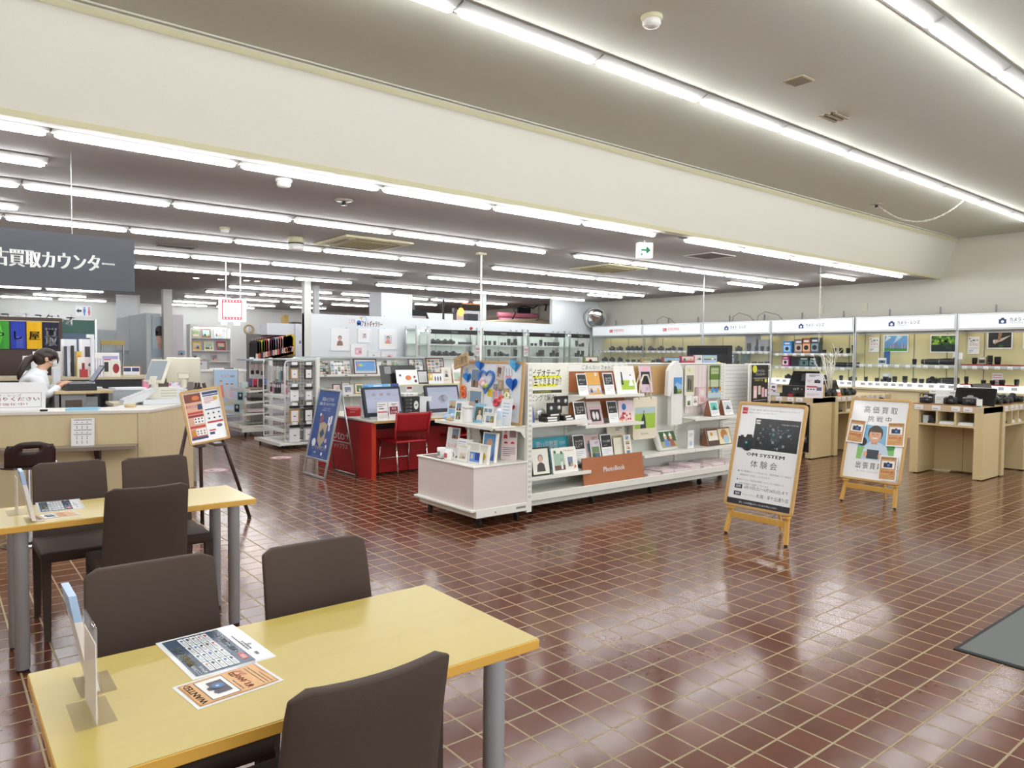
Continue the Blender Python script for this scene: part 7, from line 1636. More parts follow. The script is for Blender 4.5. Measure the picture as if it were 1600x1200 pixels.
b = MB(); b.bx(0, .5, 0, .05, 2.0, 2.95, C('2c3036', .6)); solo(b, 'dark_cabinet', 'dark cabinet end beyond the paper rolls', 'cabinet', (14.2, 17.4, 0))
b = MB(); b.bx(0, .1, 0, .1, -.12, 0, '4a4c50'); solo(b, 'ceiling_projector', 'small dark box fixed under the studio ceiling', 'box', (11.2, 16.5, 2.75))
# ------------------------------------------------------------------ camera counters on the shop floor
OAKC = wood('counter_oak', 'd3bd8e', 'dcc89b', (2.2, 2.2, 14), .4); OAKD = 'b9a477'; CORK = speckle('cork_mat', '8a6444', '9c7450', 120, .8)
def counter_unit(label, loc, rz, w, dp, n=3, group='oak camera counters'):
    """open fronted counter facing local -y; origin at the middle of its front foot line"""
    t = thing('camera_counter', label, 'counter', loc, rz, group); sw = .10; H = .90
    for s in (-1, 1): b = MB(); x = s * (w / 2 - sw / 2); b.bx(x - sw / 2, x + sw / 2, 0, dp, .012, H - .002, OAKC); b.build('side_panel', t)
    b = MB(); b.bx(-w / 2, w / 2, -.002, dp, H - .075, H, OAKC)
    b.bx(-w / 2 + .015, w / 2 - .015, -.004, -.002, H - .066, H - .006, 'cfb79a'); b.build('worktop', t)
    b = MB(); b.bx(-w / 2 + sw, w / 2 - sw, dp - .03, dp - .01, .02, H - .07, OAKC); b.bx(.02, .024, dp - .032, dp - .03, .02, .64, C('6a5a3c', .6)); b.build('back_panel', t)
    b = MB(); x0, x1 = -w / 2 + sw, w / 2 - sw; b.bx(x0, x1, .0, dp - .04, .64, .662, OAKC)
    for i in range(1, n): x = x0 + (x1 - x0) * i / n; b.bx(x - .011, x + .011, .0, dp - .04, .66, H - .07, OAKC)
    b.bx(x0, x1, dp - .2, dp - .19, .66, H - .07, 'a8946a'); b.build('pigeonholes', t)
    for i in range(n):
        x = x0 + (x1 - x0) * (i + .5) / n; q_ = (x1 - x0) / n * .42
        if i == 0: b = MB(); b.bx(x - q_ * .9, x - q_ * .2, .06, .25, .663, .76, 'c8ccd0'); b.bx(x - q_ * .2, x + q_, .05, .26, .663, .69, '2a2c30'); b.bx(x - q_ * .1, x + q_ * .5, .08, .2, .69, .73, '34383e'); b.build('stored_leaflets', t)
        else:
            b = MB(); b.bx(x - q_, x + q_, .03, .27, .663, .685, 'eceae6'); b.bx(x - q_ * .96, x + q_ * .96, .04, .26, .685, .70, 'dfe2e8'); b.build('stored_leaflets', t)
    rd = random.Random(int(loc[0] * 100 + loc[1] * 10)); x = -w / 2 + .05
    while x < w / 2 - .14:
        b = MB(); b.bx(x, x + .10, -.008, -.004, H - .062, H - .004, 'eeeef0'); b.bx(x + .015, x + .07, -.0085, -.008, H - .045, H - .038, C(rd.choice(['9a8a90', 'c0707a', '8a90a0']), .4)); b.build('price_card', t); x += rd.uniform(.13, .24)
    for s in (-1, 1): b = MB(); b.cyl((s * (w / 2 - .05), .05, 0), (s * (w / 2 - .05), .05, .012), .02, RUBBER, n=8); b.build('foot', t)
    return t
counter_unit('oak camera counter end unit facing the entrance with three pigeonholes and a black display', (10.0, 3.68, 0), -90, .84, .56)
counter_unit('oak camera counter unit joined behind the end unit, facing the shop front', (11.06, 3.24, 0), 0, .92, .60)
counter_unit('oak camera counter unit furthest along the near island, facing the shop front', (11.99, 3.24, 0), 0, .92, .60)
counter_unit('oak camera counter end unit with black posters, behind the first pine easel board', (10.05, 5.90, 0), -90, .84, .56)
counter_unit('oak camera counter unit behind the pine board of WANTED flyers', (11.09, 5.44, 0), 0, .92, .60)
counter_unit('oak camera counter unit furthest along the far island', (12.02, 5.44, 0), 0, .92, .60)
# black posters on the far island's end
def bposter(p, w, h):
    p.rect(0, 0, w, h, C('17171a', .25), 1); p.text('写真を、', w * .92, h * .74, h * .07, PAPER, 2, 'r', w=w * .5); p.text('outlet', w * .92, h * .55, h * .06, 'c8c8cc', 2, 'r', w=w * .3); p.rect(w * .1, h * .2, w * .86, h * .16, '2c2a30', 2); p.text('キャッシュバック', w * .93, h * .24, h * .07, 'd8d8dc', 3, 'r', w=w * .72)
card('black_poster', 'black cash back poster on the end of the far camera counter', 'poster', .56, .70, (10.03, 5.80, .10), -90, 0, bposter, .004, BLACK)
gbox('black_box', 'black goods carton with red and white spine on the far camera counter edge', 'box', .40, .12, .05, (10.12, 5.98, .901), -90, '232024', lambda p, w, h: (p.rect(0, 0, w * .4, h, 'dcdce0', 1), p.rect(w * .75, h * .1, w * .2, h * .8, 'b02838', 1)))
def top_of(px, X, Y=None): return atX(px, 615, X)
def mat_(label, x, y, w, d, rz): b = MB(); b.bx(-w / 2, w / 2, -d / 2, d / 2, 0, .012, CORK, .003); return solo(b, 'cork_mat', label, 'mat', (x, y, .9005), rz, 'cork mats on the camera counters')
def disp(label, x, y, w, h, rz, tilt=20, z=.9005):
    t = thing('display_screen', label, 'screen', (x, y, z), rz)
    M0 = Matrix.Rotation(R(-tilt), 4, 'X'); b = MB(); b.M = M0; b.bx(-w / 2, w / 2, 0, .022, .01, h, C('131417', .2), .004); b.build('housing', t)
    b = MB(); b.M = M0; b.bx(-w / 2 + .012, w / 2 - .012, -.0015, 0, .024, h - .012, C('0e1012', .12, coat=.5)); b.build('screen', t)
    b = MB(); b.bx(-w * .25, w * .25, 0, .14, 0, .01, DARK); b.prism([(.02, 0), (.13, 0), (.09, h * .7), (.07, h * .7)], 'x', -.03, .03, DARK); b.build('stand', t); return t
# near island
IS = 'cameras on the oak counters'
for i, y in enumerate((3.98, 3.72, 3.44)): mat_('brown cork mat on the near island end unit, %s from its far edge' % ORD[i], 10.16, y, .24, .24, -90)
gbox('camera_carton', 'black carton with a yellow corner at the far edge of the near island', 'box', .16, .1, .13, (10.3, 4.02, .9005), -90, '1c1c1e', lambda p, w, h: (p.rect(w * .08, h * .75, w * .16, h * .18, 'd8c83a', 1), p.rect(w * .65, h * .1, w * .25, h * .3, PAPER, 1)))
place('silver', (10.14, 3.98, .913), -70, 'silver camera on the first cork mat beside the black carton', IS, 1.05)
gbox('white_carton', 'white carton behind the silver camera on the near island', 'box', .16, .1, .11, (10.22, 3.80, .913), -88, 'eceeee', lambda p, w, h: p.bars(w * .1, h * .7, w * .6, 2, h * .2, h * .06, '9a9ea4', 1))
place('dslr', (10.16, 3.69, .913), -75, 'black camera on the middle cork mat of the near island', IS, 1.1)
disp('black display screen leaning on the near island end unit', 10.28, 3.47, .46, .24, -90, 20)
place('silver', (10.12, 3.46, .913), -92, 'silver camera in front of the black display screen on the near island', IS, 1.25)
gbox('white_tag', 'white tag with teal foot at the corner of the near island', 'card', .06, .02, .10, (10.06, 3.33, .9005), -90, 'f0f0ee', lambda p, w, h: p.rect(0, 0, w, h * .2, '5ab0a0', 1))
gbox('white_carton', 'long white carton at the back of the near island', 'box', .42, .1, .18, (10.48, 3.84, .9005), -90, 'f0f1f0', lambda p, w, h: (p.bars(w * .06, h * .85, w * .2, 1, .01, .008, '8a8e94', 1), p.bars(w * .6, h * .8, w * .3, 1, .01, .01, '6a6e74', 1)))
gbox('white_board', 'white sheet lying over the top of the black display screen', 'sheet', .4, .03, .03, (10.42, 3.48, 1.10), -90, 'e8eaec')
b = MB(); 
for i in range(26):
    a = i * 2.4; r_ = .02 + .05 * (i % 5) / 5; b.ball((math.cos(a) * r_, math.sin(a) * r_, .10 + .10 * ((i * 7) % 10) / 10), .022, .018, .012, C('4a7a3a', .6), 6, 4)
b.lathe([(.035, 0), (.045, .08), (.04, .085)], 'e8e4dc', n=14); solo(b, 'potted_plant', 'small green potted plant behind the black display screen', 'plant', (10.56, 3.36, .9005))
for i, (x, y) in enumerate(((10.85, 3.40), (11.15, 3.40), (11.5, 3.40))): mat_('brown cork mat on the near island long unit, %s from the end unit' % ORD[i], x, y, .26, .22, 0)
place('silver', (10.74, 3.36, .913), -20, 'white and black camera first on the long unit of the near island', IS, 1.1); place('dslr', (10.90, 3.38, .913), -10, 'black camera second on the long unit of the near island', IS, 1.15); place('dslr', (11.08, 3.38, .913), -15, 'black camera third on the long unit of the near island', IS, 1.1); place('silver', (11.28, 3.42, .913), -10, 'silver camera fourth on the long unit of the near island', IS, 1.1); place('dslr', (11.46, 3.38, .913), -10, 'black camera fifth on the long unit of the near island', IS, 1.2)
gbox('white_gadget', 'white gimbal box standing behind the white and black camera', 'box', .12, .1, .17, (10.86, 3.62, .9005), -10, 'e6e2de', lambda p, w, h: (p.rect(w * .2, h * .2, w * .5, h * .5, 'c8c4c0', 1), p.disc(w * .6, h * .8, w * .15, '8a8c90', 2)))
disp('black display screen at the back of the near island long unit', 11.35, 3.66, .70, .27, 0, 18)
# far island
disp('black tilted display screen on the far island end unit', 10.42, 5.88, .44, .26, -92, 30, 1.06)
gbox('camera_carton', 'black carton with a white letter and number, under the tilted screen', 'box', .36, .2, .165, (10.26, 5.86, .9005), -92, '151518', lambda p, w, h: (p.text('α7', w * .52, h * .62, h * .22, 'd8dade', 1, w=w * .26), p.camera_pic(w * .5, h * .3, w * .36, '2e2f33', LG, 1), p.rect(w * .88, h * .66, w * .06, h * .1, 'c86a5a', 1)))
gbox('wood_block', 'plain oak block beside the black carton on the far island', 'block', .16, .12, .19, (10.36, 5.58, .9005), -90, 'c9b080'); gbox('black_mat', 'thin black mat under the carton on the far island', 'mat', .5, .3, .006, (10.2, 6.06, .9002), -90, '1c1c1f')
def info(p, w, h): p.fill(w, h, 'e9e6ec'); p.bars(w * .2, h * .92, w * .6, 2, h * .05, h * .025, INK, 2); p.camera_pic(w * .68, h * .68, w * .34, CB, LG, 2); p.bars(w * .1, h * .72, w * .3, 3, h * .04, h * .012, 'a08a94', 2); p.rect(w * .08, h * .42, w * .6, h * .07, 'c84a54', 2); p.rect(w * .65, h * .30, w * .28, h * .14, '6a5a80', 2); [p.rect(w * (.12 + i * .16), h * .33, w * .1, h * .04, INK, 2) for i in range(3)]; p.bars(w * .1, h * .16, w * .7, 3, h * .04, h * .012, '9a8a90', 2)
card('info_stand', 'tall white information stand with camera picture on the far island corner', 'information stand', .25, .36, (10.10, 5.50, .9005), -78, 4, info, .012)
card('info_stand', 'white information card leaning left of the black carton on the far island', 'information stand', .16, .20, (10.12, 6.20, .9005), -88, 6, info, .008)
card('info_stand', 'small white information card behind the black goods poster', 'information stand', .13, .2, (10.3, 6.36, .9005), -88, 4, info, .008)
for i, (x, y, kd) in enumerate(((10.62, 5.62, 'dslr'), (10.82, 5.60, 'mirrorless'), (11.02, 5.62, 'dslr'), (11.22, 5.6, 'dslr'), (11.42, 5.60, 'mirrorless'))): place(kd, (x, y, .9005), -15, 'black camera on the long unit of the far island, %s from its end' % ORD[i], IS, 1.15)
disp('black display screen at the back of the far island long unit', 11.35, 5.86, .52, .24, 0, 18)
card('price_card', 'tilted white and red price card between the far island cameras', 'price tag', .09, .11, (10.92, 5.52, .9005), -10, 20, lambda p, w, h: (p.fill(w, h, PAPER), p.rect(0, 0, w, h * .6, 'd8785c', 2)))
t = thing('twig_tree', 'bare white decorative twig tree on the far island', 'decoration', (11.0, 5.72, .9005))
b = MB(); b.lathe([(.06, 0), (.06, .02), (.02, .03)], WHITE, n=14); b.build('base', t)
b = MB(); rd = random.Random(12); TWG = C('e9e6dc', .6)
for i in range(11):
    a = rd.uniform(0, 6.28); sp = rd.uniform(.04, .30); h = rd.uniform(.5, .76)
    p1 = Vector((math.cos(a) * .02, math.sin(a) * .02, .03)); p2 = Vector((math.cos(a) * sp * .35, math.sin(a) * sp * .35, h * .5)); p3 = Vector((math.cos(a) * sp, math.sin(a) * sp, h))
    b.tube([p1, p2, p3], [.009, .006, .0025], TWG, 6)
    for k in range(4):
        q_ = p2.lerp(p3, rd.uniform(0, .8)); e = q_ + Vector((rd.uniform(-.12, .12), rd.uniform(-.12, .12), rd.uniform(.06, .18))); b.tube([q_, q_.lerp(e, .5) + Vector((0, 0, .01)), e], [.004, .003, .0015], TWG, 5)
b.build('twigs', t)
# big black television seen from the shop centre
t = thing('television', 'large black television on a stand behind the middle shelving', 'television', (10.35, 7.55, 1.18), -94)
b = MB(); b.bx(-.47, .47, 0, .05, .12, .50, '17181b', .006); b.bx(-.40, .40, -.006, 0, .36, .46, C('202226', .25)); b.build('housing', t)
b = MB(); b.bx(-.06, .06, .0, .08, 0, .14, BLACK); b.bx(-.25, .25, -.1, .2, -.02, .0, BLACK); b.build('stand', t)
b = MB(); p = b.face((-.47, -.0065, .12)); b.bx(.20, .34, -.012, -.006, .12, .20, '141518'); b.build('sensor_bar', t)
gbox('tv_bench', 'white bench under the black television', 'bench', 1.0, .4, 1.16, (10.4, 7.55, 0), -90, 'e6e8e6')
b = MB(); b.lathe([(.07, 0), (.07, .004)], 'd8d83a', n=20); b.lathe([(.035, .004), (.035, .006)], '2a2c30', n=16); o = solo(b, 'round_sticker', 'yellow and black round tag on the lower edge of the television', 'sticker', (10.30, 7.30, 1.34)); o.rotation_euler = (R(90), 0, R(-94))
# ------------------------------------------------------------------ service counter
CW = wood('counter_beech', 'd6c298', 'dfcda6', (14, 14, 2.0), .4); CTOP = 'e2ded6'; GREYB = '8a7d70'; DBR = '3a2520'
FA, FB = Vector((-1.7, 8.467, 0)), Vector((1.60, 7.46, 0)); FC = Vector((2.26, 8.46, 0))
fd = (FB - FA).normalized(); fn = Vector((fd.y, -fd.x, 0))                     # along the front, outward
gd = (FC - FB).normalized(); gn = Vector((gd.y, -gd.x, 0))
sc_ = thing('service_counter', 'long beech service counter with a brown ledge along its front', 'counter', (FB.x, FB.y, 0))
def L_(p): return Vector(p) - Vector((FB.x, FB.y, 0))
inn = 0.58
IA, IB, IC = FA - fn * inn, FB - (fn + gn).normalized() * inn * 1.02, FC - gn * inn
b = MB(); b.prism([tuple(L_(q_)[:2]) for q_ in (FA, FB, FC, IC, IB, IA)], 'z', .0, .92, CW)
# seam near the corner
s0 = FB - fd * .10 + fn * .0012; b.M = None
b.quad(L_(s0), L_(s0 + fd * .004), L_(s0 + fd * .004) + Vector((0, 0, .918)), L_(s0) + Vector((0, 0, .918)), C('6e6048', .6))
b.build('body', sc_)
o_ = .012
b = MB(); b.prism([tuple(L_(q_)[:2]) for q_ in (FA + fn * o_, FB + (fn + gn).normalized() * o_, FC + gn * o_, IC, IB, IA)], 'z', .92, .945, CTOP); b.build('worktop', sc_)
b = MB(); e0, e1 = FA + fn * .002, FB - fd * .10 + fn * .002; b.prism([tuple(L_(q_)[:2]) for q_ in (e0, e1, e1 + fn * .19, e0 + fn * .19)], 'z', .60, .632, GREYB); b.build('ledge', sc_, 'grey brown ledge')
for k in (.42, 1.9):
    b = MB(); m0 = FB - fd * k; M0 = Matrix.Translation(L_(m0)) @ Matrix(((fd.x, fn.x, 0, 0), (fd.y, fn.y, 0, 0), (0, 0, 1, 0), (0, 0, 0, 1))); b.M = M0; b.prism([(.002, .60), (.16, .60), (.10, .52), (.002, .42)], 'x', -.02, .02, DBR); b.build('bracket', sc_, 'dark brown bracket')
def on_front(k, off, z): return FB - fd * k + fn * off + Vector((0, 0, z))
rzf = math.degrees(math.atan2(fd.y, fd.x))
def cform(p, w, h):
    p.fill(w, h, PAPER)
    for i, y in enumerate((.93, .77, .56, .40)): p.rect(w * .12, h * y, w * .76, h * .022, '6a6e7c', 2)
    for y in (.85, .70, .64, .48, .33, .26, .16, .10):
        for i in range(3): p.disc(w * (.25 + i * .22), h * y, w * .03, C(('8a9098', 'c86a70', '7a9a8a')[(i + int(y * 10)) % 3], .4), 2, n=8)
q_ = on_front(.54, .06, .633); card('price_list', 'white price list card standing on the counter ledge', 'notice', .185, .25, tuple(q_), rzf, 6, cform, .004)
def gsign(p, w, h):
    p.rect(0, 0, w, h, C('f0f1f2', .1), 1); p.frame(w * .06, h * .12, w * .88, h * .52, .004, 'a8a4a8', 2); DR = '9a3a4c'
    p.text('カメラ・レンズ', w * .14, h * .50, h * .08, '8a868c', 2, w=w * .5); p.text('お売りください', w * .13, h * .36, h * .11, DR, 2, w=w * .78, bold=.02); p.text('買取強化中！', w * .13, h * .19, h * .08, DR, 2, w=w * .6)
q_ = on_front(1.13, -.16, .946); card('counter_sign', 'white framed sign with dark red characters on the counter', 'sign', .52, .26, tuple(q_), rzf, 8, gsign, .008)
b = MB(); b.bx(-.13, .13, -.08, .08, 0, .006, 'a8d4e8'); 
for a_ in ((-.13, .13, -.08, -.074), (-.13, .13, .074, .08), (-.13, -.124, -.08, .08), (.124, .13, -.08, .08)): b.bx(*a_, .006, .022, '9ccbe4')
solo(b, 'coin_tray', 'pale blue plastic tray on the counter top', 'tray', tuple(on_front(.56, -.12, .9455)), rzf)
b = MB(); b.bx(-.03, .03, -.012, .012, 0, .018, BLACK, .004); solo(b, 'stamp', 'small black stamp lying near the counter edge', 'stamp', tuple(on_front(.86, -.05, .9455)), rzf)
b = MB(); b.lathe([(.05, 0), (.05, .03), (.02, .03), (.02, 0)], 'd8c090', n=20); solo(b, 'tape_roll', 'roll of beige packing tape at the inner counter edge', 'tape', tuple(on_front(.20, -.40, .9455)), 0)
# point of sale register
IV = 'e6e2d0'; IVD = 'c9c6bb'
t = thing('cash_register', 'ivory cash register with key panel, operator screen and customer screen', 'cash register', (1.86, 8.42, .9455), 0)
b = MB(); b.bx(-.16, .22, -.24, .22, 0, .05, 'd9dbe0', .004); b.build('drawer', t)
b = MB(); b.prism([(-.16, .05), (.22, .05), (.22, .16), (.02, .16), (-.16, .085)], 'y', -.02, .22, IV); 
for k in range(3): b.bx(.06 + k * .0, .215, -.022, -.02, .065 + k * .03, .08 + k * .03, IVD)
b.build('housing', t)
b = MB(); b.prism([(-.34, .012), (-.16, .03), (-.02, .155), (-.04, .165), (-.33, .05)], 'y', -.22, .0, 'd3d6d8'); b.build('keyboard_base', t)
b = MB(); u_ = Vector((.29, 0, .115)).normalized(); n_ = Vector((-.115, 0, .29)).normalized()
p = b.print((-.33, 0, .051), (0, -1, 0), u_, n_, .004)
for i in range(7):
    for j in range(5): p.rect(.012 + j * .041, .02 + i * .038, .03, .026, C(('f0f1f2', 'c8ced6', 'e4d8c0')[(i + j) % 3 if i > 4 else 0], .4), 1)
b.build('keys', t)
def pos_screen(x, y, rz, label, tilt, w=.30, h=.27):
    b = MB(); M0 = Matrix.Translation((x, y, .16)) @ Matrix.Rotation(R(rz), 4, 'Z')
    b.M = M0; b.cyl((0, .0, 0), (0, .0, .10), .035, IV); b.prism([(-.04, .04), (.05, .10), (.05, .15), (-.02, .12)], 'x', -.05, .05, IV)
    b.M = M0 @ Matrix.Translation((0, -.03, .06)) @ Matrix.Rotation(R(-tilt), 4, 'X'); b.bx(-w / 2, w / 2, 0, .035, 0, h, IV, .012, 2); b.bx(-.06, .06, .035, .05, .04, .12, 'd8d5c4'); ob = b.build('screen_housing', t)
    b = MB(); b.M = M0 @ Matrix.Translation((0, -.03, .06)) @ Matrix.Rotation(R(-tilt), 4, 'X'); b.bx(-w / 2 + .02, w / 2 - .02, -.002, .002, .03, h - .02, C('aab4bc', .08, coat=.6)); b.build('display', ob, label)
pos_screen(.0, -.02, -66, 'dark glossy operator display', 22); pos_screen(.31, .06, 166, 'customer display turned away', 14, .34, .28)
# counter stool
t = thing('counter_stool', 'dark brown stool with a handle hole in its curved back before the counter', 'stool', (.58, 6.72, 0), 0)
b = MB(); vs = []; n = 13; m = 9; PLY = '2e1a16'
def sp(i, k):
    u = i / (n - 1) * 2 - 1; v = k / (m - 1); wv = .165 - .035 * max(0, (v - .55) / .45) ** 2; return (u * wv, -.17 + .05 * u * u - .04 * v, .60 + .205 * v - (.055 * (abs(u) ** 4) if k == m - 1 else .0))
for k in range(m):
    for i in range(n): vs.append(sp(i, k))
hole = lambda i, k: (4 <= i <= 7) and k in (5,)
fs = [(k * n + i, k * n + i + 1, (k + 1) * n + i + 1, (k + 1) * n + i) for k in range(m - 1) for i in range(n - 1) if not hole(i, k)]
b.add(vs, fs, PLY, True); ob = b.build('backrest', t); md = ob.modifiers.new('thick', 'SOLIDIFY'); md.thickness = .012
b = MB(); b.lathe([(.10, .590), (.205, .596), (.21, .606), (.20, .612), (.16, .600), (.001, .598)], PLY, n=28); b.build('seat', t)
b = MB(); b.lathe([(.155, .606), (.165, .618), (.15, .632), (.05, .637), (.001, .637)], C('f0eeea', .6), (.03, .03, 0), n=24); b.build('cushion', t)
b = MB(); b.cyl((0, 0, .20), (0, 0, .59), .018, CHROME); b.cyl((0, 0, .02), (0, 0, .25), .028, C('c8c8c8', .3, .8)); b.build('stem', t)
b = MB(); b.lathe([(.21, 0), (.21, .01), (.05, .03), (.03, .04)], CHROME, n=28); b.build('base', t)
b = MB(); b.tube([(.15 * math.cos(R(a)), .15 * math.sin(R(a)), .20) for a in range(0, 360, 20)], .010, CHROME, 6, True); b.cyl((-.15, 0, .2), (.15, 0, .2), .008, CHROME, n=6); b.build('foot_ring', t)

# ------------------------------------------------------------------ work desks behind the counter
def box_thing(name, label, cat, x0, x1, y0, y1, z0, z1, c, draw=None, rough=.4):
    return gbox(name, label, cat, x1 - x0, y1 - y0, z1 - z0, ((x0 + x1) / 2, (y0 + y1) / 2, z0), 0, c, draw, None, rough)
t = thing('work_desk', 'narrow wood topped standing desk the assistant types at', 'desk', (1.25, 9.55, 0))
b = MB(); b.bx(-.20, .36, -.30, .35, 1.02, 1.05, 'c8b184'); b.build('desktop', t)
b = MB(); b.bx(-.14, .10, -.26, .3, .60, 1.02, '8a8c90'); b.bx(-.05, .22, -.22, .28, 0, .98, '9a9ca0'); b.bx(-.10, .06, -.262, -.26, .70, .95, '5a4a40'); b.build('pedestal', t)
for x in (-.18, .34): b = MB(); b.bx(x - .02, x + .02, -.28, .3, 0, 1.02, '7c7e82'); b.build('side_leg', t)
box_thing('laptop_riser', 'flat black riser under the assistant laptop', 'riser', 1.16, 1.46, 9.30, 9.66, 1.0505, 1.125, '1e1f22')
t = thing('laptop', 'open dark laptop the assistant is typing on', 'laptop', (1.31, 9.47, 1.126), 0)
b = MB(); b.bx(-.12, .12, -.16, .16, 0, .018, '8e9298', .003); b.bx(-.10, .06, -.14, .14, .018, .021, '2c2e34'); b.build('base', t)
b = MB(); b.M = Matrix.Translation((.12, 0, .018)) @ Matrix.Rotation(R(32), 4, 'Y'); b.bx(-.006, .006, -.16, .16, 0, .215, '3a3640', .002); b.bx(-.0075, -.006, -.145, .145, .015, .20, C('8a8fa0', .2, emit=.3)); b.build('lid', t)
box_thing('filing_cabinet', 'grey filing cabinet beside the assistant desk', 'cabinet', 1.64, 2.02, 9.45, 9.9, 0, 1.04, 'a4a8ac', lambda p, w, h: [p.rect(w * .04, h * (.02 + i * .33), w * .92, h * .3, 'b0b4b8', 1) for i in range(3)])
box_thing('white_cabinet', 'white topped low cabinet further along from the filing cabinet', 'cabinet', 2.04, 2.5, 9.6, 10.5, 0, 1.03, 'e4e6e8')
t = thing('side_desk', 'beige topped side desk with a closed off laptop near the register', 'desk', (1.95, 8.98, 0))
b = MB(); b.bx(-.42, .45, -.22, .25, .90, .93, 'd8ccb4'); b.build('desktop', t); b = MB(); b.bx(-.40, -.36, -.2, .23, 0, .90, 'a8a498'); b.bx(.39, .43, -.2, .23, 0, .90, 'a8a498'); b.bx(-.36, .39, .2, .22, .3, .90, 'b8b4a8'); b.build('frame_legs', t)
t = thing('laptop', 'grey laptop seen from its side on the beige side desk', 'laptop', (1.78, 9.02, .931), -8)
b = MB(); b.bx(-.13, .13, -.17, .17, 0, .016, '3c4048', .003); b.build('base', t); b = MB(); b.M = Matrix.Translation((.12, 0, .016)) @ Matrix.Rotation(R(20), 4, 'Y'); b.bx(-.006, .006, -.17, .17, 0, .22, '6c7278', .002); b.build('lid', t)
b = MB(); b.ball((0, 0, .02), .07, .045, .02, C('2a2f3c', .6), 10, 6); solo(b, 'black_pouch', 'dark soft pouch lying on the beige side desk', 'pouch', (1.68, 8.86, .931))
b = MB(); b.lathe([(.09, 0), (.12, .30), (.115, .30), (.085, .01), (.001, .01)], 'e8eaec', n=22); solo(b, 'waste_bin', 'white bin on a stand behind the counter', 'bin', (1.52, 8.6, .6)); box_thing('bin_stand', 'low grey stand holding the white bin behind the counter', 'stand', 1.38, 1.66, 8.45, 8.75, 0, .6, '8c9096')
# back shelf behind the assistant and its goods
t = thing('back_bench', 'long dark bench with pale top edge behind the assistant', 'bench', (.7, 12.2, 0))
b = MB(); b.bx(-3.2, 1.9, -.8, .35, 0, 1.10, '24262c'); b.build('body', t); b = MB(); b.bx(-3.2, 1.9, -.83, .35, 1.10, 1.13, 'c4b79a'); b.build('top', t)
ZB = 1.1305
def clutter(name, label, cat, px0, px1, pyt, Y, c, draw=None, d=.08, z=ZB):
    a, e = atY(px0, 600, Y), atY(px1, 600, Y); h = max(.03, atY((px0 + px1) / 2, pyt, Y).z - z)
    return gbox(name, label, cat, e.x - a.x, d, h, ((a.x + e.x) / 2, Y, z), 0, c, draw)
def chars(c, s, n=2): return lambda p, w, h: (p.rect(0, 0, w * .2, h, 'eef0f2', 1), p.rect(w * .3, h * .1, w * .5, h * .28, C(c, .4), 1), p.rect(w * .35, h * .5, w * .4, h * .3, C(s, .4), 1))
clutter('catalogue', 'white catalogue with red block standing on the back bench, nearer the banners', 'catalogue', 96, 120, 530, 12.15, 'e0e4ea', chars('4a3a40', 'b8a8b0')); clutter('catalogue', 'white catalogue with dark print standing on the back bench beside the first', 'catalogue', 124, 148, 530, 12.15, 'e4e4e8', chars('7a3038', '40363c'))
clutter('binder', 'dark blue binder standing before the white catalogues', 'binder', 101, 105, 541, 12.0, '3a4458'); clutter('binder', 'tall black binder standing before the white catalogues', 'binder', 112, 116, 540, 11.95, '1a1c24'); clutter('binder', 'white binder between the dark ones', 'binder', 105, 110, 542, 12.0, 'dfe4ec')
clutter('box', 'white box with pink mark beside the assistant head', 'box', 81, 98, 549, 12.1, 'e8e4e4', lambda p, w, h: p.disc(w * .2, h * .7, .03, 'd8606a', 1)); clutter('print_dispenser', 'white dispenser with dark window behind the assistant', 'machine', 36, 52, 556, 12.0, 'dfe2e4', lambda p, w, h: p.rect(w * .1, h * .3, w * .7, h * .45, '2a2c2c', 1)); clutter('paper_stack', 'pile of white paper on top level of the back bench', 'paper', 52, 72, 549, 12.1, 'e6e8ee')
clutter('toy_figure', 'small red and yellow toy on the back bench', 'toy', 119, 128, 549, 11.9, 'd8b84a', lambda p, w, h: p.disc(w * .5, h * .75, w * .4, 'd8502c', 1)); clutter('box', 'white box with dark red panel standing low on the back bench', 'box', 121, 132, 558, 11.85, 'ecebe4', lambda p, w, h: p.rect(w * .6, h * .2, w * .4, h * .5, '8a2038', 1))
clutter('box', 'white box with purple print on the back bench', 'box', 132, 148, 558, 11.85, 'e4dcdc', lambda p, w, h: (p.poly([(w * .3, h * .6), (w * .9, h * .9), (w * .8, h * .4)], '3a2450', 1), p.rect(w * .5, h * .1, w * .4, h * .25, '8a2838', 1)))
clutter('flat_box', 'long white box with lilac label lying across the back bench', 'box', 148, 186, 551, 11.9, 'ecebe8', lambda p, w, h: (p.rect(w * .3, h * .72, w * .65, h * .14, 'a8a0d0', 1), p.rect(w * .35, h * .68, w * .3, h * .04, 'c8504a', 1))); clutter('box', 'white box with black and red circles at the end of the back bench', 'box', 162, 188, 563, 11.7, 'e6e3da', lambda p, w, h: (p.rect(w * .02, h * .3, w * .25, h * .6, '2a2a2c', 1), p.disc(w * .72, h * .5, w * .2, '981e2c', 1, ry=h * .3)))
clutter('acrylic_tubes', 'clear plastic tubes with coloured packs on the back bench', 'container', 148, 162, 560, 11.6, 'c8c0cc', lambda p, w, h: [p.rect(w * (.1 + .3 * i), 0, w * .12, h, 'eef0f4', 1) for i in range(3)]); clutter('red_packs', 'red packs lying low on the back bench', 'packs', 125, 137, 577, 11.5, 'b03434')
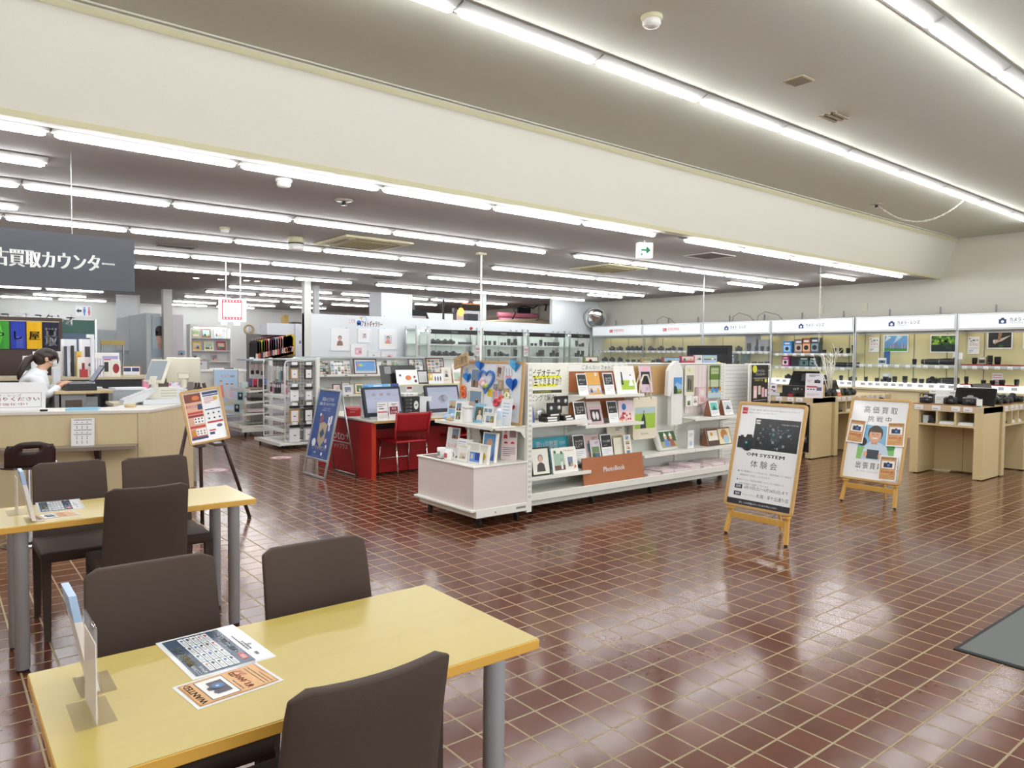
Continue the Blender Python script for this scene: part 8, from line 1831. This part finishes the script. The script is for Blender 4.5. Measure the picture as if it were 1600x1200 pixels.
for lab, X, Y, w, h, c, dr in (('pink pom-pom on the white cabinet', 2.12, 9.9, .13, .11, 'e88aa8', None), ('clear bag with floral card on the white cabinet', 2.42, 9.85, .24, .17, 'e8dfe6', lambda p, w, h: [p.disc(w * (.2 + .15 * i), h * (.3 + .2 * (i % 3)), w * .08, C(('d88aa0', '8aa8d8', 'e0b0a0', 'b8a0d0')[i % 4], .4), 1) for i in range(5)]), ('dark brown pouch on the white cabinet', 2.25, 9.75, .12, .13, '4a3c36', None)):
    gbox('desk_goods', lab, 'goods', w, .08, h, (X, Y, 1.0305), 0, c, dr)
gbox('paper_pad', 'white paper pad lying on the filing cabinet', 'paper', .34, .3, .02, (1.84, 9.66, 1.0405), 4, 'eef1f4'); gbox('notice_sheet', 'white paper sheet propped before the assistant', 'paper', .10, .012, .24, (1.12, 9.72, 1.0505), 40, 'dfe4ee'); gbox('tissue_box', 'pale yellow box on the assistant desk corner', 'box', .14, .1, .10, (1.10, 9.82, 1.0505), 0, 'd8d8a0')
b = MB(); b.cyl((0, 0, 0), (0, 0, .62), .022, 'e8ecf2'); b.lathe([(.10, 0), (.10, .015)], 'e0e4ea', n=20); b.bx(-.06, .02, -.02, .02, .60, .64, 'eef0f4'); solo(b, 'desk_lamp', 'white slim desk lamp post in front of the assistant', 'lamp', (1.5, 9.84, 1.0505))
# dark wood wall with shop banners
b = MB(); b.bx(-3.2, 1.62, 13.3, 13.36, 0, 2.0, wood('dark_wall_wood', '3a2822', '4a342b', (4, 4, 1.2), .5)); struct(b, 'wall_panel')
for i, (px0, px1, c, s, sc2) in enumerate(((-20, 16, '3c9a34', 'や', '1c2a1a'), (16, 41, '2a3fae', 'し', '10162c'), (41, 67, 'e8b416', '屋', '2a2414'), (67, 93, '1c2038', '買取', 'e8e8ea'))):
    Y = 13.27; a, e = atY(px0, 545, Y), atY(px1, 545, Y); w = e.x - a.x; h = atY(50, 502, Y).z - a.z
    t = thing('shop_banner', ['green', 'blue', 'yellow', 'black'][i] + ' cloth banner hanging on the dark wood wall', 'banner', ((a.x + e.x) / 2, Y, a.z), 0, 'cloth banners on the dark wood wall')
    b = MB(); n = 9; vs = []
    for k in range(n): x = -w / 2 + .01 + (w - .02) * k / (n - 1); vs += [(x, .008 * math.sin(k * 1.7 + i), 0), (x, .0, h)]
    b.add(vs, [(2 * k, 2 * k + 2, 2 * k + 3, 2 * k + 1) for k in range(n - 1)], C(c, .75), True)
    p = b.face((-w / 2, -.012, 0)); 
    if i < 3:
        if i == 0: p.poly([(w * .55, h), (w * .7, h * .5), (w * .5, 0), (w * .1, 0), (w * .1, h)], C('5cb83c', .7), 1)
        if i == 1: [p.frame(w * (.38 + .14 * (k % 3)), h * (.04 + .14 * (k // 3)), w * .13, h * .12, .008, C('5a6ac8', .7), 1) for k in range(9)]
        p.text(s, w / 2, h * .36, h * .26, C(sc2, .6), 2, 'c', res=2, bold=.03)
    else: p.text('買', w / 2, h * .46, h * .30, C(sc2, .6), 2, 'c', res=2, bold=.03); p.text('取', w / 2, h * .14, h * .28, C(sc2, .6), 2, 'c', res=2, bold=.03)
    b.build('cloth', t); b = MB(); b.cyl((-w / 2, 0, h), (w / 2, 0, h), .008, 'c8b890', n=6); b.build('rod', t)
t = thing('studio_board', 'green and blue studio sign board with white lettering behind the dark wood wall', 'sign', (atY(94, 545, 14.0).x, 14.0, 0))
w = atY(150, 545, 14).x - atY(94, 545, 14).x; z0, z1, z2 = atY(120, 600, 14).z, atY(120, 521, 14).z, atY(120, 500, 14).z
b = MB(); b.bx(-1.2, w, 0, .04, z1, z2, '1f5648'); b.bx(-1.2, w, 0, .04, .6, z1, '4a6078'); b.face((-1.2, 0, z1)).text('フォトスタジオ', 1.2 + w * .40, .13, .17, PAPER, 1, 'r', w=1.0, bold=.05); b.build('board', t)
for x in (-1.2, w): b = MB(); b.bx(x - .015, x + .015, -.01, .05, 0, z2 + .02, ALU); b.build('post', t)
# the assistant, seen in profile at the desk
def skin_mesh(name, chains, mat, parent, levels=2, root=0):
    """chains: lists of (x, y, z, rx[, ry]); a vertex equal to an earlier one is shared"""
    vs, es, rr, key = [], [], [], {}
    for c in chains:
        prev = None
        for q_ in c:
            kx = tuple(round(a, 4) for a in q_[:3])
            if kx not in key: key[kx] = len(vs); vs.append(q_[:3]); rr.append((q_[3], q_[4] if len(q_) > 4 else q_[3]))
            i = key[kx]
            if prev is not None and prev != i: es.append((prev, i))
            prev = i
    me = bpy.data.meshes.new(name); me.from_pydata(vs, es, []); me.update(); me.materials.append(C(mat) if isinstance(mat, str) else mat)
    ob = bpy.data.objects.new(name, me); COL.objects.link(ob)
    ob.modifiers.new('skin', 'SKIN').use_smooth_shade = True
    for i, q_ in enumerate(rr): me.skin_vertices[0].data[i].radius = q_
    me.skin_vertices[0].data[root].use_root = True
    sd = ob.modifiers.new('smooth', 'SUBSURF'); sd.levels = levels; sd.render_levels = levels
    if parent: ob.parent = parent
    return ob
SKIN = 'd9a98c'; HAIR = '2f211c'; SHIRT = fabric('white_shirt', 'dfe4ea', 'eef1f5'); TROU = C('2b2e36', .7)
pr_ = thing('person', 'woman in white shirt and dark trousers with ponytail and mask, typing at the laptop', 'person', (.92, 9.60, -.03))
def hand(sx, w, el):
    """five fingers reaching forward from the wrist w over the keys"""
    out = []; wx, wy, wz = w
    palm = (wx + .055, wy, wz + .008, .022, .034); out.append([el, (wx, wy, wz, .025), palm])
    for k, (dy, L, r) in enumerate(((-.027, .055, .0075), (-.010, .068, .008), (.008, .072, .008), (.025, .062, .008))):
        y = wy + sx * dy; out.append([palm, (wx + .085, y, wz + .014, r + .001), (wx + .085 + L * .45, y, wz + .012, r), (wx + .085 + L * .85, y, wz - .010, r * .9), (wx + .085 + L * .95, y, wz - .024, r * .8)])
    out.append([palm, (wx + .06, wy + sx * .042, wz - .002, .010), (wx + .095, wy + sx * .058, wz - .010, .0085), (wx + .118, wy + sx * .056, wz - .018, .0075)])
    return out
ELr, ELl = (.06, -.20, 1.02, .028), (.06, .22, 1.02, .028)
chains = [[(0, 0, .88, .08, .11), (-.02, 0, 1.0, .065, .09), (-.02, 0, 1.14, .065, .10), (.0, 0, 1.25, .055, .08), (.045, 0, 1.325, .045), (.085, 0, 1.385, .055, .06), (.115, 0, 1.43, .082, .075), (.105, 0, 1.475, .085, .078), (.085, 0, 1.51, .05)],
          [(.115, 0, 1.43, .082, .075), (.175, 0, 1.395, .042, .05)], [(.115, 0, 1.43, .082, .075), (.192, 0, 1.432, .016)],
          [(.0, 0, 1.25, .055, .08), (-.02, -.14, 1.235, .036), ELr], [(.0, 0, 1.25, .055, .08), (-.02, .14, 1.235, .036), ELl],
          [(0, 0, .88, .08, .11), (.0, -.09, .80, .085), (.02, -.09, .46, .055), (-.01, -.09, .08, .04), (.10, -.09, .03, .035)], [(0, 0, .88, .08, .11), (.0, .09, .80, .085), (.02, .09, .46, .055), (-.01, .09, .08, .04), (.10, .09, .03, .035)]]
chains += hand(1, (.235, -.16, 1.155), ELr) + hand(-1, (.235, .10, 1.155), ELl)
skin_mesh('body', chains, SKIN, pr_)
skin_mesh('shirt', [[(0, 0, .88, .125, .155), (-.03, 0, 1.0, .150, .165), (-.035, 0, 1.13, .145, .175), (-.012, 0, 1.23, .115, .165), (.03, 0, 1.315, .066, .075)], [(-.012, 0, 1.23, .115, .165), (-.022, -.165, 1.225, .085), (.02, -.20, 1.11, .072), (.06, -.205, 1.02, .064), (.14, -.185, 1.075, .054), (.205, -.165, 1.135, .042)], [(-.012, 0, 1.23, .115, .165), (-.022, .165, 1.225, .085), (.02, .20, 1.11, .072), (.06, .22, 1.02, .064), (.14, .15, 1.075, .054), (.205, .105, 1.135, .042)]], SHIRT, pr_)
skin_mesh('trousers', [[(0, 0, .93, .112, .142), (0, 0, .84, .115, .145), (.0, -.09, .76, .098), (.02, -.09, .46, .07), (-.01, -.09, .10, .06)], [(0, 0, .84, .115, .145), (.0, .09, .76, .098), (.02, .09, .46, .07), (-.01, .09, .10, .06)]], TROU, pr_)
for s in (-1, 1): b = MB(); b.bx(-.06, .17, s * .09 - .045, s * .09 + .045, 0, .075, BLACK, .03, 2); b.build('shoe', pr_)
b = MB(); b.ball((.085, 0, 1.468), .112, .098, .088, HAIR, 16, 10); b.ball((.04, 0, 1.44), .075, .088, .085, HAIR, 12, 8); b.ball((.165, -.03, 1.475), .04, .055, .05, HAIR, 10, 6); b.tube([(.18, -.075, 1.49), (.195, -.08, 1.43), (.19, -.08, 1.38)], [.012, .012, .005], HAIR, 6); b.tube([(-.02, 0, 1.46), (-.08, 0, 1.42), (-.13, -.02, 1.34), (-.165, -.02, 1.25), (-.175, -.02, 1.20)], [.03, .042, .038, .026, .008], HAIR, 10); b.build('hair', pr_)
b = MB(); b.lathe([(.052, -.005), (.050, .02), (.034, .042), (.012, .050)], C('eef2f6', .7), (.155, 0, 1.392), (.93, 0, -.10), 14); 
for s in (-1, 1): b.tube([(.165, s * .05, 1.415), (.09, s * .083, 1.435)], .0028, C('f0f2f4', .6), 5); b.tube([(.16, s * .05, 1.375), (.09, s * .083, 1.42)], .0028, C('f0f2f4', .6), 5)
b.build('mask', pr_)
for s in (-1, 1): b = MB(); b.ball((.184, s * .034, 1.442), .007, .013, .006, '1e1614', 8, 5); b.build('eye', pr_)
for s in (-1, 1): b = MB(); b.ball((.085, s * .090, 1.428), .018, .010, .028, SKIN, 8, 6); b.build('ear', pr_)
b = MB(); b.tube([(.04, -.075, 1.30), (.085, -.035, 1.285), (.09, 0, 1.28), (.085, .035, 1.285), (.04, .075, 1.30)], .018, SHIRT, 6); b.build('collar', pr_)
# ------------------------------------------------------------------ the back of the shop behind the counter
b = MB(); b.bx(4.42, 4.62, 19.0, 19.2, 0, ZC, C('d8d9d4', .6)); struct(b, 'wall_pillar.003')
b = MB(); b.bx(4.36, 4.44, 21.6, 21.7, 0, ZC, C('d8d9d4', .6)); struct(b, 'wall_pillar.004')
b = MB(); b.bx(4.10, 4.42, 19.3, 21.3, 0, 2.42, C('d8e2e8', .6)); struct(b, 'wall_partition.002')
b = MB(); b.bx(4.66, 5.10, 19.9, 20.0, 0, 2.44, C('e6dee4', .6)); struct(b, 'wall_partition.003')
b = MB(); b.bx(2.55, 4.45, 21.8, 21.9, 0, 2.05, C('dce6ea', .6)); struct(b, 'wall_partition.004')
def face_poster(p, w, h): p.fill(w, h, 'bcd0de'); p.disc(w * .55, h * .50, w * .26, 'e2b8a2', 2, ry=h * .17, n=20); p.disc(w * .55, h * .65, w * .34, '241c1c', 3, ry=h * .13, n=20); p.rect(w * .22, h * .52, w * .2, h * .12, '241c1c', 3); p.rect(w * .4, h * .2, w * .3, h * .14, 'd4a890', 2); p.disc(w * .64, h * .5, w * .04, '2a2020', 3); p.rect(0, 0, w, h * .2, 'a8c0d4', 3)
a, e = atX(243, 560, 4.40), atX(255, 560, 4.40)
card('portrait_poster', 'tall pale blue poster of a dark haired model beside the white pillar', 'poster', .30, .98, (atY(249, 560, 19.25).x, 19.25, 1.36), 0, 0, face_poster, .012)
t = thing('roll_screen', 'white roll screen hanging before the back wall', 'screen', (atY(199, 548, 21.5).x, 21.5, 0)); w = atY(215, 548, 21.5).x - atY(182, 548, 21.5).x
b = MB(); b.bx(-w / 2, w / 2, 0, .01, atY(199, 548, 21.5).z, 2.94, C('e6e8ea', .6)); b.build('fabric', t); b = MB(); b.cyl((-w / 2, .01, 2.96), (w / 2, .01, 2.96), .03, WHITE); b.build('roller', t); b = MB(); z = atY(199, 548, 21.5).z; b.cyl((-w / 2, .0, z), (w / 2, .0, z), .018, 'c8ccd0'); b.build('bottom_bar', t)
a, e = atY(118, 494, YB - .01), atY(143, 478, YB - .01)
def wc(p, w, h):
    p.fill(w, h, 'f4f6f8'); K = '2a2c30'; p.poly([(w * .05, h * .5), (w * .2, h * .72), (w * .2, h * .6), (w * .38, h * .6), (w * .38, h * .4), (w * .2, h * .4), (w * .2, h * .28)], K, 2)
    for cx, c in ((.55, '4a7ac8'), (.84, 'd8708a')): p.disc(w * cx, h * .78, h * .08, C(c, .4), 2); p.poly([(w * (cx - .08), h * (.3 if c == 'd8708a' else .66)), (w * (cx + .08), h * (.3 if c == 'd8708a' else .66)), (w * (cx + .05), h * .68), (w * (cx - .05), h * .68)] if c == 'd8708a' else [(w * (cx - .07), h * .34), (w * (cx + .07), h * .34), (w * (cx + .08), h * .68), (w * (cx - .08), h * .68)], C(c, .4), 3); p.rect(w * (cx - .045), h * .1, w * .09, h * .26, C(c, .4), 2)
card('restroom_sign', 'white restroom sign with arrow and two figures on the back wall', 'sign', e.x - a.x, e.z - a.z, ((a.x + e.x) / 2, YB - .012, a.z), 0, 0, wc, .01)
c_ = atY(389, 515, YB - .02); t = thing('wall_clock', 'round wall clock with pale wood rim on the back wall', 'clock', (c_.x, YB - .05, c_.z), 0)
b = MB(); b.lathe([(.13, .0), (.18, .0), (.175, .045), (.15, .05), (.13, .03)], 'c0a068', (0, .04, 0), (0, -1, 0), 32, True, False); b.build('rim', t)
b = MB(); b.lathe([(.14, .0), (.14, .012)], 'f2f3f1', (0, .04, 0), (0, -1, 0), 28); b.build('dial', t)
b = MB(); b.bx(-.006, .006, .018, .02, 0, .10, '6a7a8a'); b.bx(-.006, .006, .018, .02, -.01, .06, '6a7a8a'); b.build('hands', t)
# glowing hanging film frame sign
t = thing('film_sign', 'glowing white hanging sign with a red film frame border', 'sign', (atY(364, 480, 12).x, 12.0, 0), -12)
z0, z1 = 1.99, 2.36; PK = C('d82c54', emit=.25)
b = MB(); b.bx(-.205, .205, 0, .16, z0, z1, C('ffffff', emit=.55)); b.bx(-.17, -.09, 0, .12, z0 - .06, z0, C('ffffff', emit=.5)); b.bx(.02, .11, 0, .12, z0 - .06, z0, C('ffffff', emit=.5)); b.build('light_box', t)
b = MB(); p = b.face((-.165, -.001, z0 + .03)); p.rect(0, 0, .30, .045, PK, 1); p.rect(0, .275, .30, .045, PK, 1); p.rect(0, .045, .012, .23, PK, 1); p.rect(.288, .045, .012, .23, PK, 1)
for i in range(6): p.rect(.018 + i * .047, .012, .026, .02, C('ffffff', emit=.55), 2); p.rect(.018 + i * .047, .288, .026, .02, C('ffffff', emit=.55), 2)
p.text('写真', .15, .12, .07, C('e8a0b0', emit=.3), 1, 'c'); b.build('film_border', t)
for x in (-.1, .12): b = MB(); b.cyl((x, .06, z1), (x, .06, ZC), .012, STEEL, n=8); b.build('rod', t)
# lit sample shelf
YS = 19.8
x0, x1 = atY(298, 540, YS).x, atY(361, 540, YS).x
t = thing('sample_shelf', 'white lit shelf unit of photo samples at the back of the shop', 'shelf unit', ((x0 + x1) / 2, YS, 0)); w = x1 - x0
b = MB(); b.bx(-w / 2, w / 2, .28, .32, .3, 2.18, 'eff0f2'); b.build('back_panel', t)
for s in (-1, 1): b = MB(); b.bx(s * w / 2 - .02, s * w / 2 + .02, 0, .32, .0, 2.2, WHITE); b.build('side_panel', t)
b = MB(); b.bx(-w / 2, w / 2, -.02, .32, 2.13, 2.21, WHITE); b.build('canopy', t); b = MB(); b.bx(-w / 2 + .1, w / 2 - .1, .04, .10, 2.105, 2.13, C('ffffff', emit=8.0)); b.build('strip_light', t)
SZ = [1.86, 1.53, 1.24, .95]
for z in SZ: b = MB(); b.bx(-w / 2 + .02, w / 2 - .02, 0, .28, z - .02, z, WHITE); b.build('shelf', t)
for i, (px0, px1, pyt, z, c, s) in enumerate(((300, 313, 514, 0, '8a8a78', 1), (315, 330, 512, 0, '7a5a48', 2), (335, 348, 513, 0, 'a8c0dc', 3), (301, 314, 533, 1, 'e8b83a', 4), (319, 334, 533, 1, 'ece4b8', 5), (339, 353, 533, 1, 'b03048', 6), (302, 308, 554, 2, 'c8c0c4', 7), (314, 322, 555, 2, 'e4e4e6', 8), (330, 340, 553, 2, 'd8b0a4', 9))):
    a, e = atY(px0, 540, YS + .12), atY(px1, 540, YS + .12); h = min(.26, max(.1, atY(px0, pyt, YS + .12).z - SZ[z]))
    card('sample_album', 'photo sample leaning on the lit shelf unit, %s shelf down, %s along' % (ORD[z], ORD[i % 3]), 'photo sample', e.x - a.x, h, ((a.x + e.x) / 2, YS + .12, SZ[z] + .001), 0, 10, (lambda s, c: lambda p, w, h: (p.rect(0, 0, w, h, C(c, .4), 1), p.photo(w * .15, h * .15, w * .7, h * .65, s, 2)))(s, c), .012, None, 'photo samples on the lit shelf unit')
a = atY(284, 560, 19.88); card('small_print', 'small group photo print fixed to the pink partition', 'photo', .16, .12, (a.x, 19.88, 1.40), 0, 0, lambda p, w, h: (p.fill(w, h, 'b8a888'), p.photo(.01, .01, w - .02, h - .02, 19, 2)), .008)
# kimono rail
YK = 17.6
x0, x1 = atY(398, 540, YK).x, atY(472, 540, YK).x
t = thing('clothes_closet', 'white closet with open front rail for children kimono', 'closet', ((x0 + x1) / 2, YK, 0)); w = x1 - x0
b = MB(); b.bx(-w / 2 + .34, w / 2, .1, .6, 1.93, 2.22, 'e4e7f0'); b.bx(w / 2 - .17, w / 2, .0, .6, 0, 2.22, 'e6eaf2'); b.bx(-w / 2, w / 2, .56, .6, 0, 1.95, C('8a8688', .6)); b.bx(-w / 2, w / 2, 0, .6, .0, .3, 'e4e7f0'); b.build('body', t)
b = MB(); b.cyl((-w / 2 + .02, .28, 1.80), (w / 2 - .17, .28, 2.0), .014, STEEL); b.build('rail', t)
cols = ['201c1c', '2c3c2a', 'c8c83a', '5a7a3a', 'c03a3c', 'e8dcd8', '8a2c3a', '3a2c58', 'b8d0d8', 'd8a0a8', 'e07a78', 'e8c8b8', 'c84048', 'f0d838', 'f2d22a', 'eecb20']
for i, c in enumerate(cols):
    f_ = (i + .5) / len(cols); x = x0 + .05 + (w - .26) * f_; zt = 1.76 + .20 * f_
    t2 = thing('kimono', 'kimono on the closet rail, %s from the dark end' % ORD[i], 'kimono', (x, YK + .26, zt), 0, 'children kimono on the closet rail')
    b = MB(); k = .10 if i < 13 else .16
    b.prism([(-.02, .0), (.02, .0), (k * .5, -.06), (k * .6, -.50), (-k * .6, -.52), (-k * .5, -.05)], 'y', -.20, .20, C(c, .7)); b.prism([(-k * .3, -.30), (k * .4, -.32), (k * .2, -.44), (-k * .4, -.42)], 'y', -.202, -.20, C(('e8e0d0', 'd86a50', '4a3a5a', 'e8b8b0')[i % 4], .7)); b.build('cloth', t2)
    b = MB(); b.tube([(0, 0, .0), (0, 0, .05), (.02, 0, .07)], .006, 'b03038', 5); b.build('hanger', t2)
gbox('closet_box', 'ochre box on top of the white kimono closet', 'box', .12, .2, .22, (atY(451, 500, YK + .3).x - .1, YK + .3, 2.221), 0, 'a8883c'); gbox('dark_case', 'flat dark case on top of the white kimono closet', 'case', .3, .25, .05, (atY(463, 500, YK + .3).x, YK + .3, 2.221), 0, '3a2e2a')
gbox('closet_notice', 'small notice on the side of the white kimono closet', 'notice', .05, .004, .08, (atY(469, 532, YK - .01).x, YK - .006, 1.72), 0, '8a8c98')
# white reception counter, printer and blue stand further back
t = thing('reception_counter', 'white topped reception counter with pale oak front at the back', 'counter', (4.60, 15.2, 0))
b = MB(); b.bx(-.55, .42, -.1, 1.2, 0, 1.10, 'e2dcd4'); b.bx(.40, .42, -.11, -.1, .2, .75, 'c8b07a'); b.build('body', t); b = MB(); b.bx(-.58, .48, -.14, 1.24, 1.10, 1.14, 'f0f0ee'); b.build('worktop', t)
gbox('printer', 'grey photo printer on the white reception counter', 'printer', .32, .3, .16, (4.22, 15.5, 1.1405), 0, 'b4b2b6', lambda p, w, h: (p.rect(w * .2, h * .6, w * .5, h * .18, '5a7a5c', 1), p.rect(w * .05, h * .3, w * .08, h * .12, INK, 1)))
b = MB(); b.bx(-.09, .09, 0, .02, 0, .2, '7c7a80'); o = solo(b, 'card_reader', 'grey card reader standing up behind the printer', 'card reader', (4.40, 15.6, 1.1405)); o.rotation_euler = (R(-18), 0, R(-20))
gbox('counter_tray', 'small dark tray lying on the white reception counter', 'tray', .16, .1, .03, (4.78, 15.25, 1.1405), 0, '2c2c30'); gbox('box_notice', 'cream notice on the front of the reception counter', 'notice', .2, .004, .14, (4.52, 15.09, .84), 0, 'd8c890', lambda p, w, h: p.rect(0, 0, w, h * .4, 'd8b038', 1)); gbox('paper_bag', 'pale lilac shopping bag on the floor before the reception counter', 'bag', .3, .2, .7, (4.75, 14.88, 0), 0, 'd4d0dc')
t = thing('blue_stand', 'pale blue stand poster with three children figures before the reception counter', 'sign board', (4.50, 14.5, 0), -14)
Mb = Matrix.Rotation(R(-11), 4, 'X'); b = MB(); b.M = Mb
b.bx(-.215, .215, -.01, .01, .25, 1.16, 'a8c0d8'); p = b.face((-.215, -.01, .25)); p.text('七五三', .12, .76, .05, 'c8707a', 1, w=.16); p.text('撮影', .29, .765, .035, INK, 1)
for cx, s, c in ((.12, 1.2, 'd8806a'), (.23, .9, 'c8b8b8'), (.32, .9, 'c8a8b8')): p.disc(cx, .42 + .20 * s, .026, 'e0b8a0', 2); p.disc(cx, .435 + .20 * s, .026, '2c2428', 1); p.poly([(cx - .05 * s, .36), (cx + .05 * s, .36), (cx + .03 * s, .40 + .17 * s), (cx - .03 * s, .40 + .17 * s)], C(c, .4), 2)
p.rect(0, .22, .43, .05, 'c8b890', 1); p.rect(.05, .03, .33, .16, 'c4d4e4', 1); b.build('poster', t)
b = MB(); b.M = Mb
for x in (-.23, .215): b.bx(x, x + .015, -.014, .014, 0, 1.18, '9a8f86')
b.bx(-.23, .23, -.014, .014, 1.165, 1.18, ALU); b.bx(-.23, .23, -.014, .014, .22, .235, ALU); b.build('front_leaf', t)
b = MB(); b.tube([(-.2, .24, 1.10), (-.2, .48, .01)], .011, ALU, 6); b.tube([(.2, .24, 1.10), (.2, .48, .01)], .011, ALU, 6); b.tube([(-.2, .42, .3), (.2, .42, .3)], .008, ALU, 6); b.build('rear_leaf', t)
t = thing('board_easel', 'brown framed flyer board standing beyond the side desk', 'sign board', (atY(206, 610, 12.4).x, 12.4, 0), -6); 
b = MB(); zb, zt = atY(206, 612, 12.4).z, atY(206, 571, 12.4).z; w2 = (atY(220, 600, 12.4).x - atY(190, 600, 12.4).x) / 2
b.bx(-w2, w2, 0, .02, zb, zt, '8a6844'); b.build('board_frame', t)
b = MB(); b.bx(-w2 + .02, w2 - .02, -.004, 0, zb + .02, zt - .02, 'e4e4ea'); p = b.face((-w2 + .02, -.004, zb + .02)); a_, h_ = 2 * w2 - .04, zt - zb - .04
for x in (.02, .52): p.rect(a_ * x, h_ * .80, a_ * .44, h_ * .16, NV, 1); p.disc(a_ * (x + .25), h_ * .62, a_ * .08, 'c8a038', 1); p.bars(a_ * x, h_ * .45, a_ * .4, 3, h_ * .08, h_ * .03, '8a90a0', 1); p.rect(a_ * x, h_ * .08, a_ * .44, h_ * .14, NV, 1)
b.build('flyers', t)
for s in (-1, 1): b = MB(); b.tube([(s * w2 * .6, .03, zt), (s * w2 * 1.1, -.1, 0)], .015, DW, 6); b.build('leg', t)
b = MB(); b.tube([(0, .05, zt), (0, .45, 0)], .015, DW, 6); b.build('leg', t)
gbox('wood_sign', 'small ochre board standing on a grey rack before the back wall', 'sign', .38, .03, .085, (atY(176, 540, 14.5).x, 14.5, 1.60), 0, 'a8904c'); 
b = MB()
for x in (-.17, .17): b.cyl((x, 0, 0), (x, 0, 1.6), .014, STEEL)
b.cyl((-.17, 0, 1.2), (.17, 0, 1.2), .01, STEEL); b.cyl((-.17, 0, .3), (.17, 0, .3), .01, STEEL); solo(b, 'steel_rack', 'thin steel rack under the ochre board', 'rack', (atY(176, 540, 14.5).x, 14.52, 0))
for i, (x, y) in enumerate(((4.25, 15.6), (4.72, 15.55), (5.2, 15.4), (5.42, 15.4), (3.2, 16.6), (2.6, 18.4))):  # last two are added out of sight to brighten the pale blue partition
    t = thing('downlight', 'small warm recessed downlight near the glowing film sign, %s in line' % ORD[i], 'downlight', (x, y, ZC), 0, 'recessed downlights at the back')
    b = MB(); b.lathe([(.075, 0), (.075, -.006), (.055, -.008)], WHITE, n=20, caps=False); b.build('rim', t)
    b = MB(); b.lathe([(.055, -.001), (.055, -.004)], C('ffe2c0', emit=110.0), n=16); b.build('lamp', t)
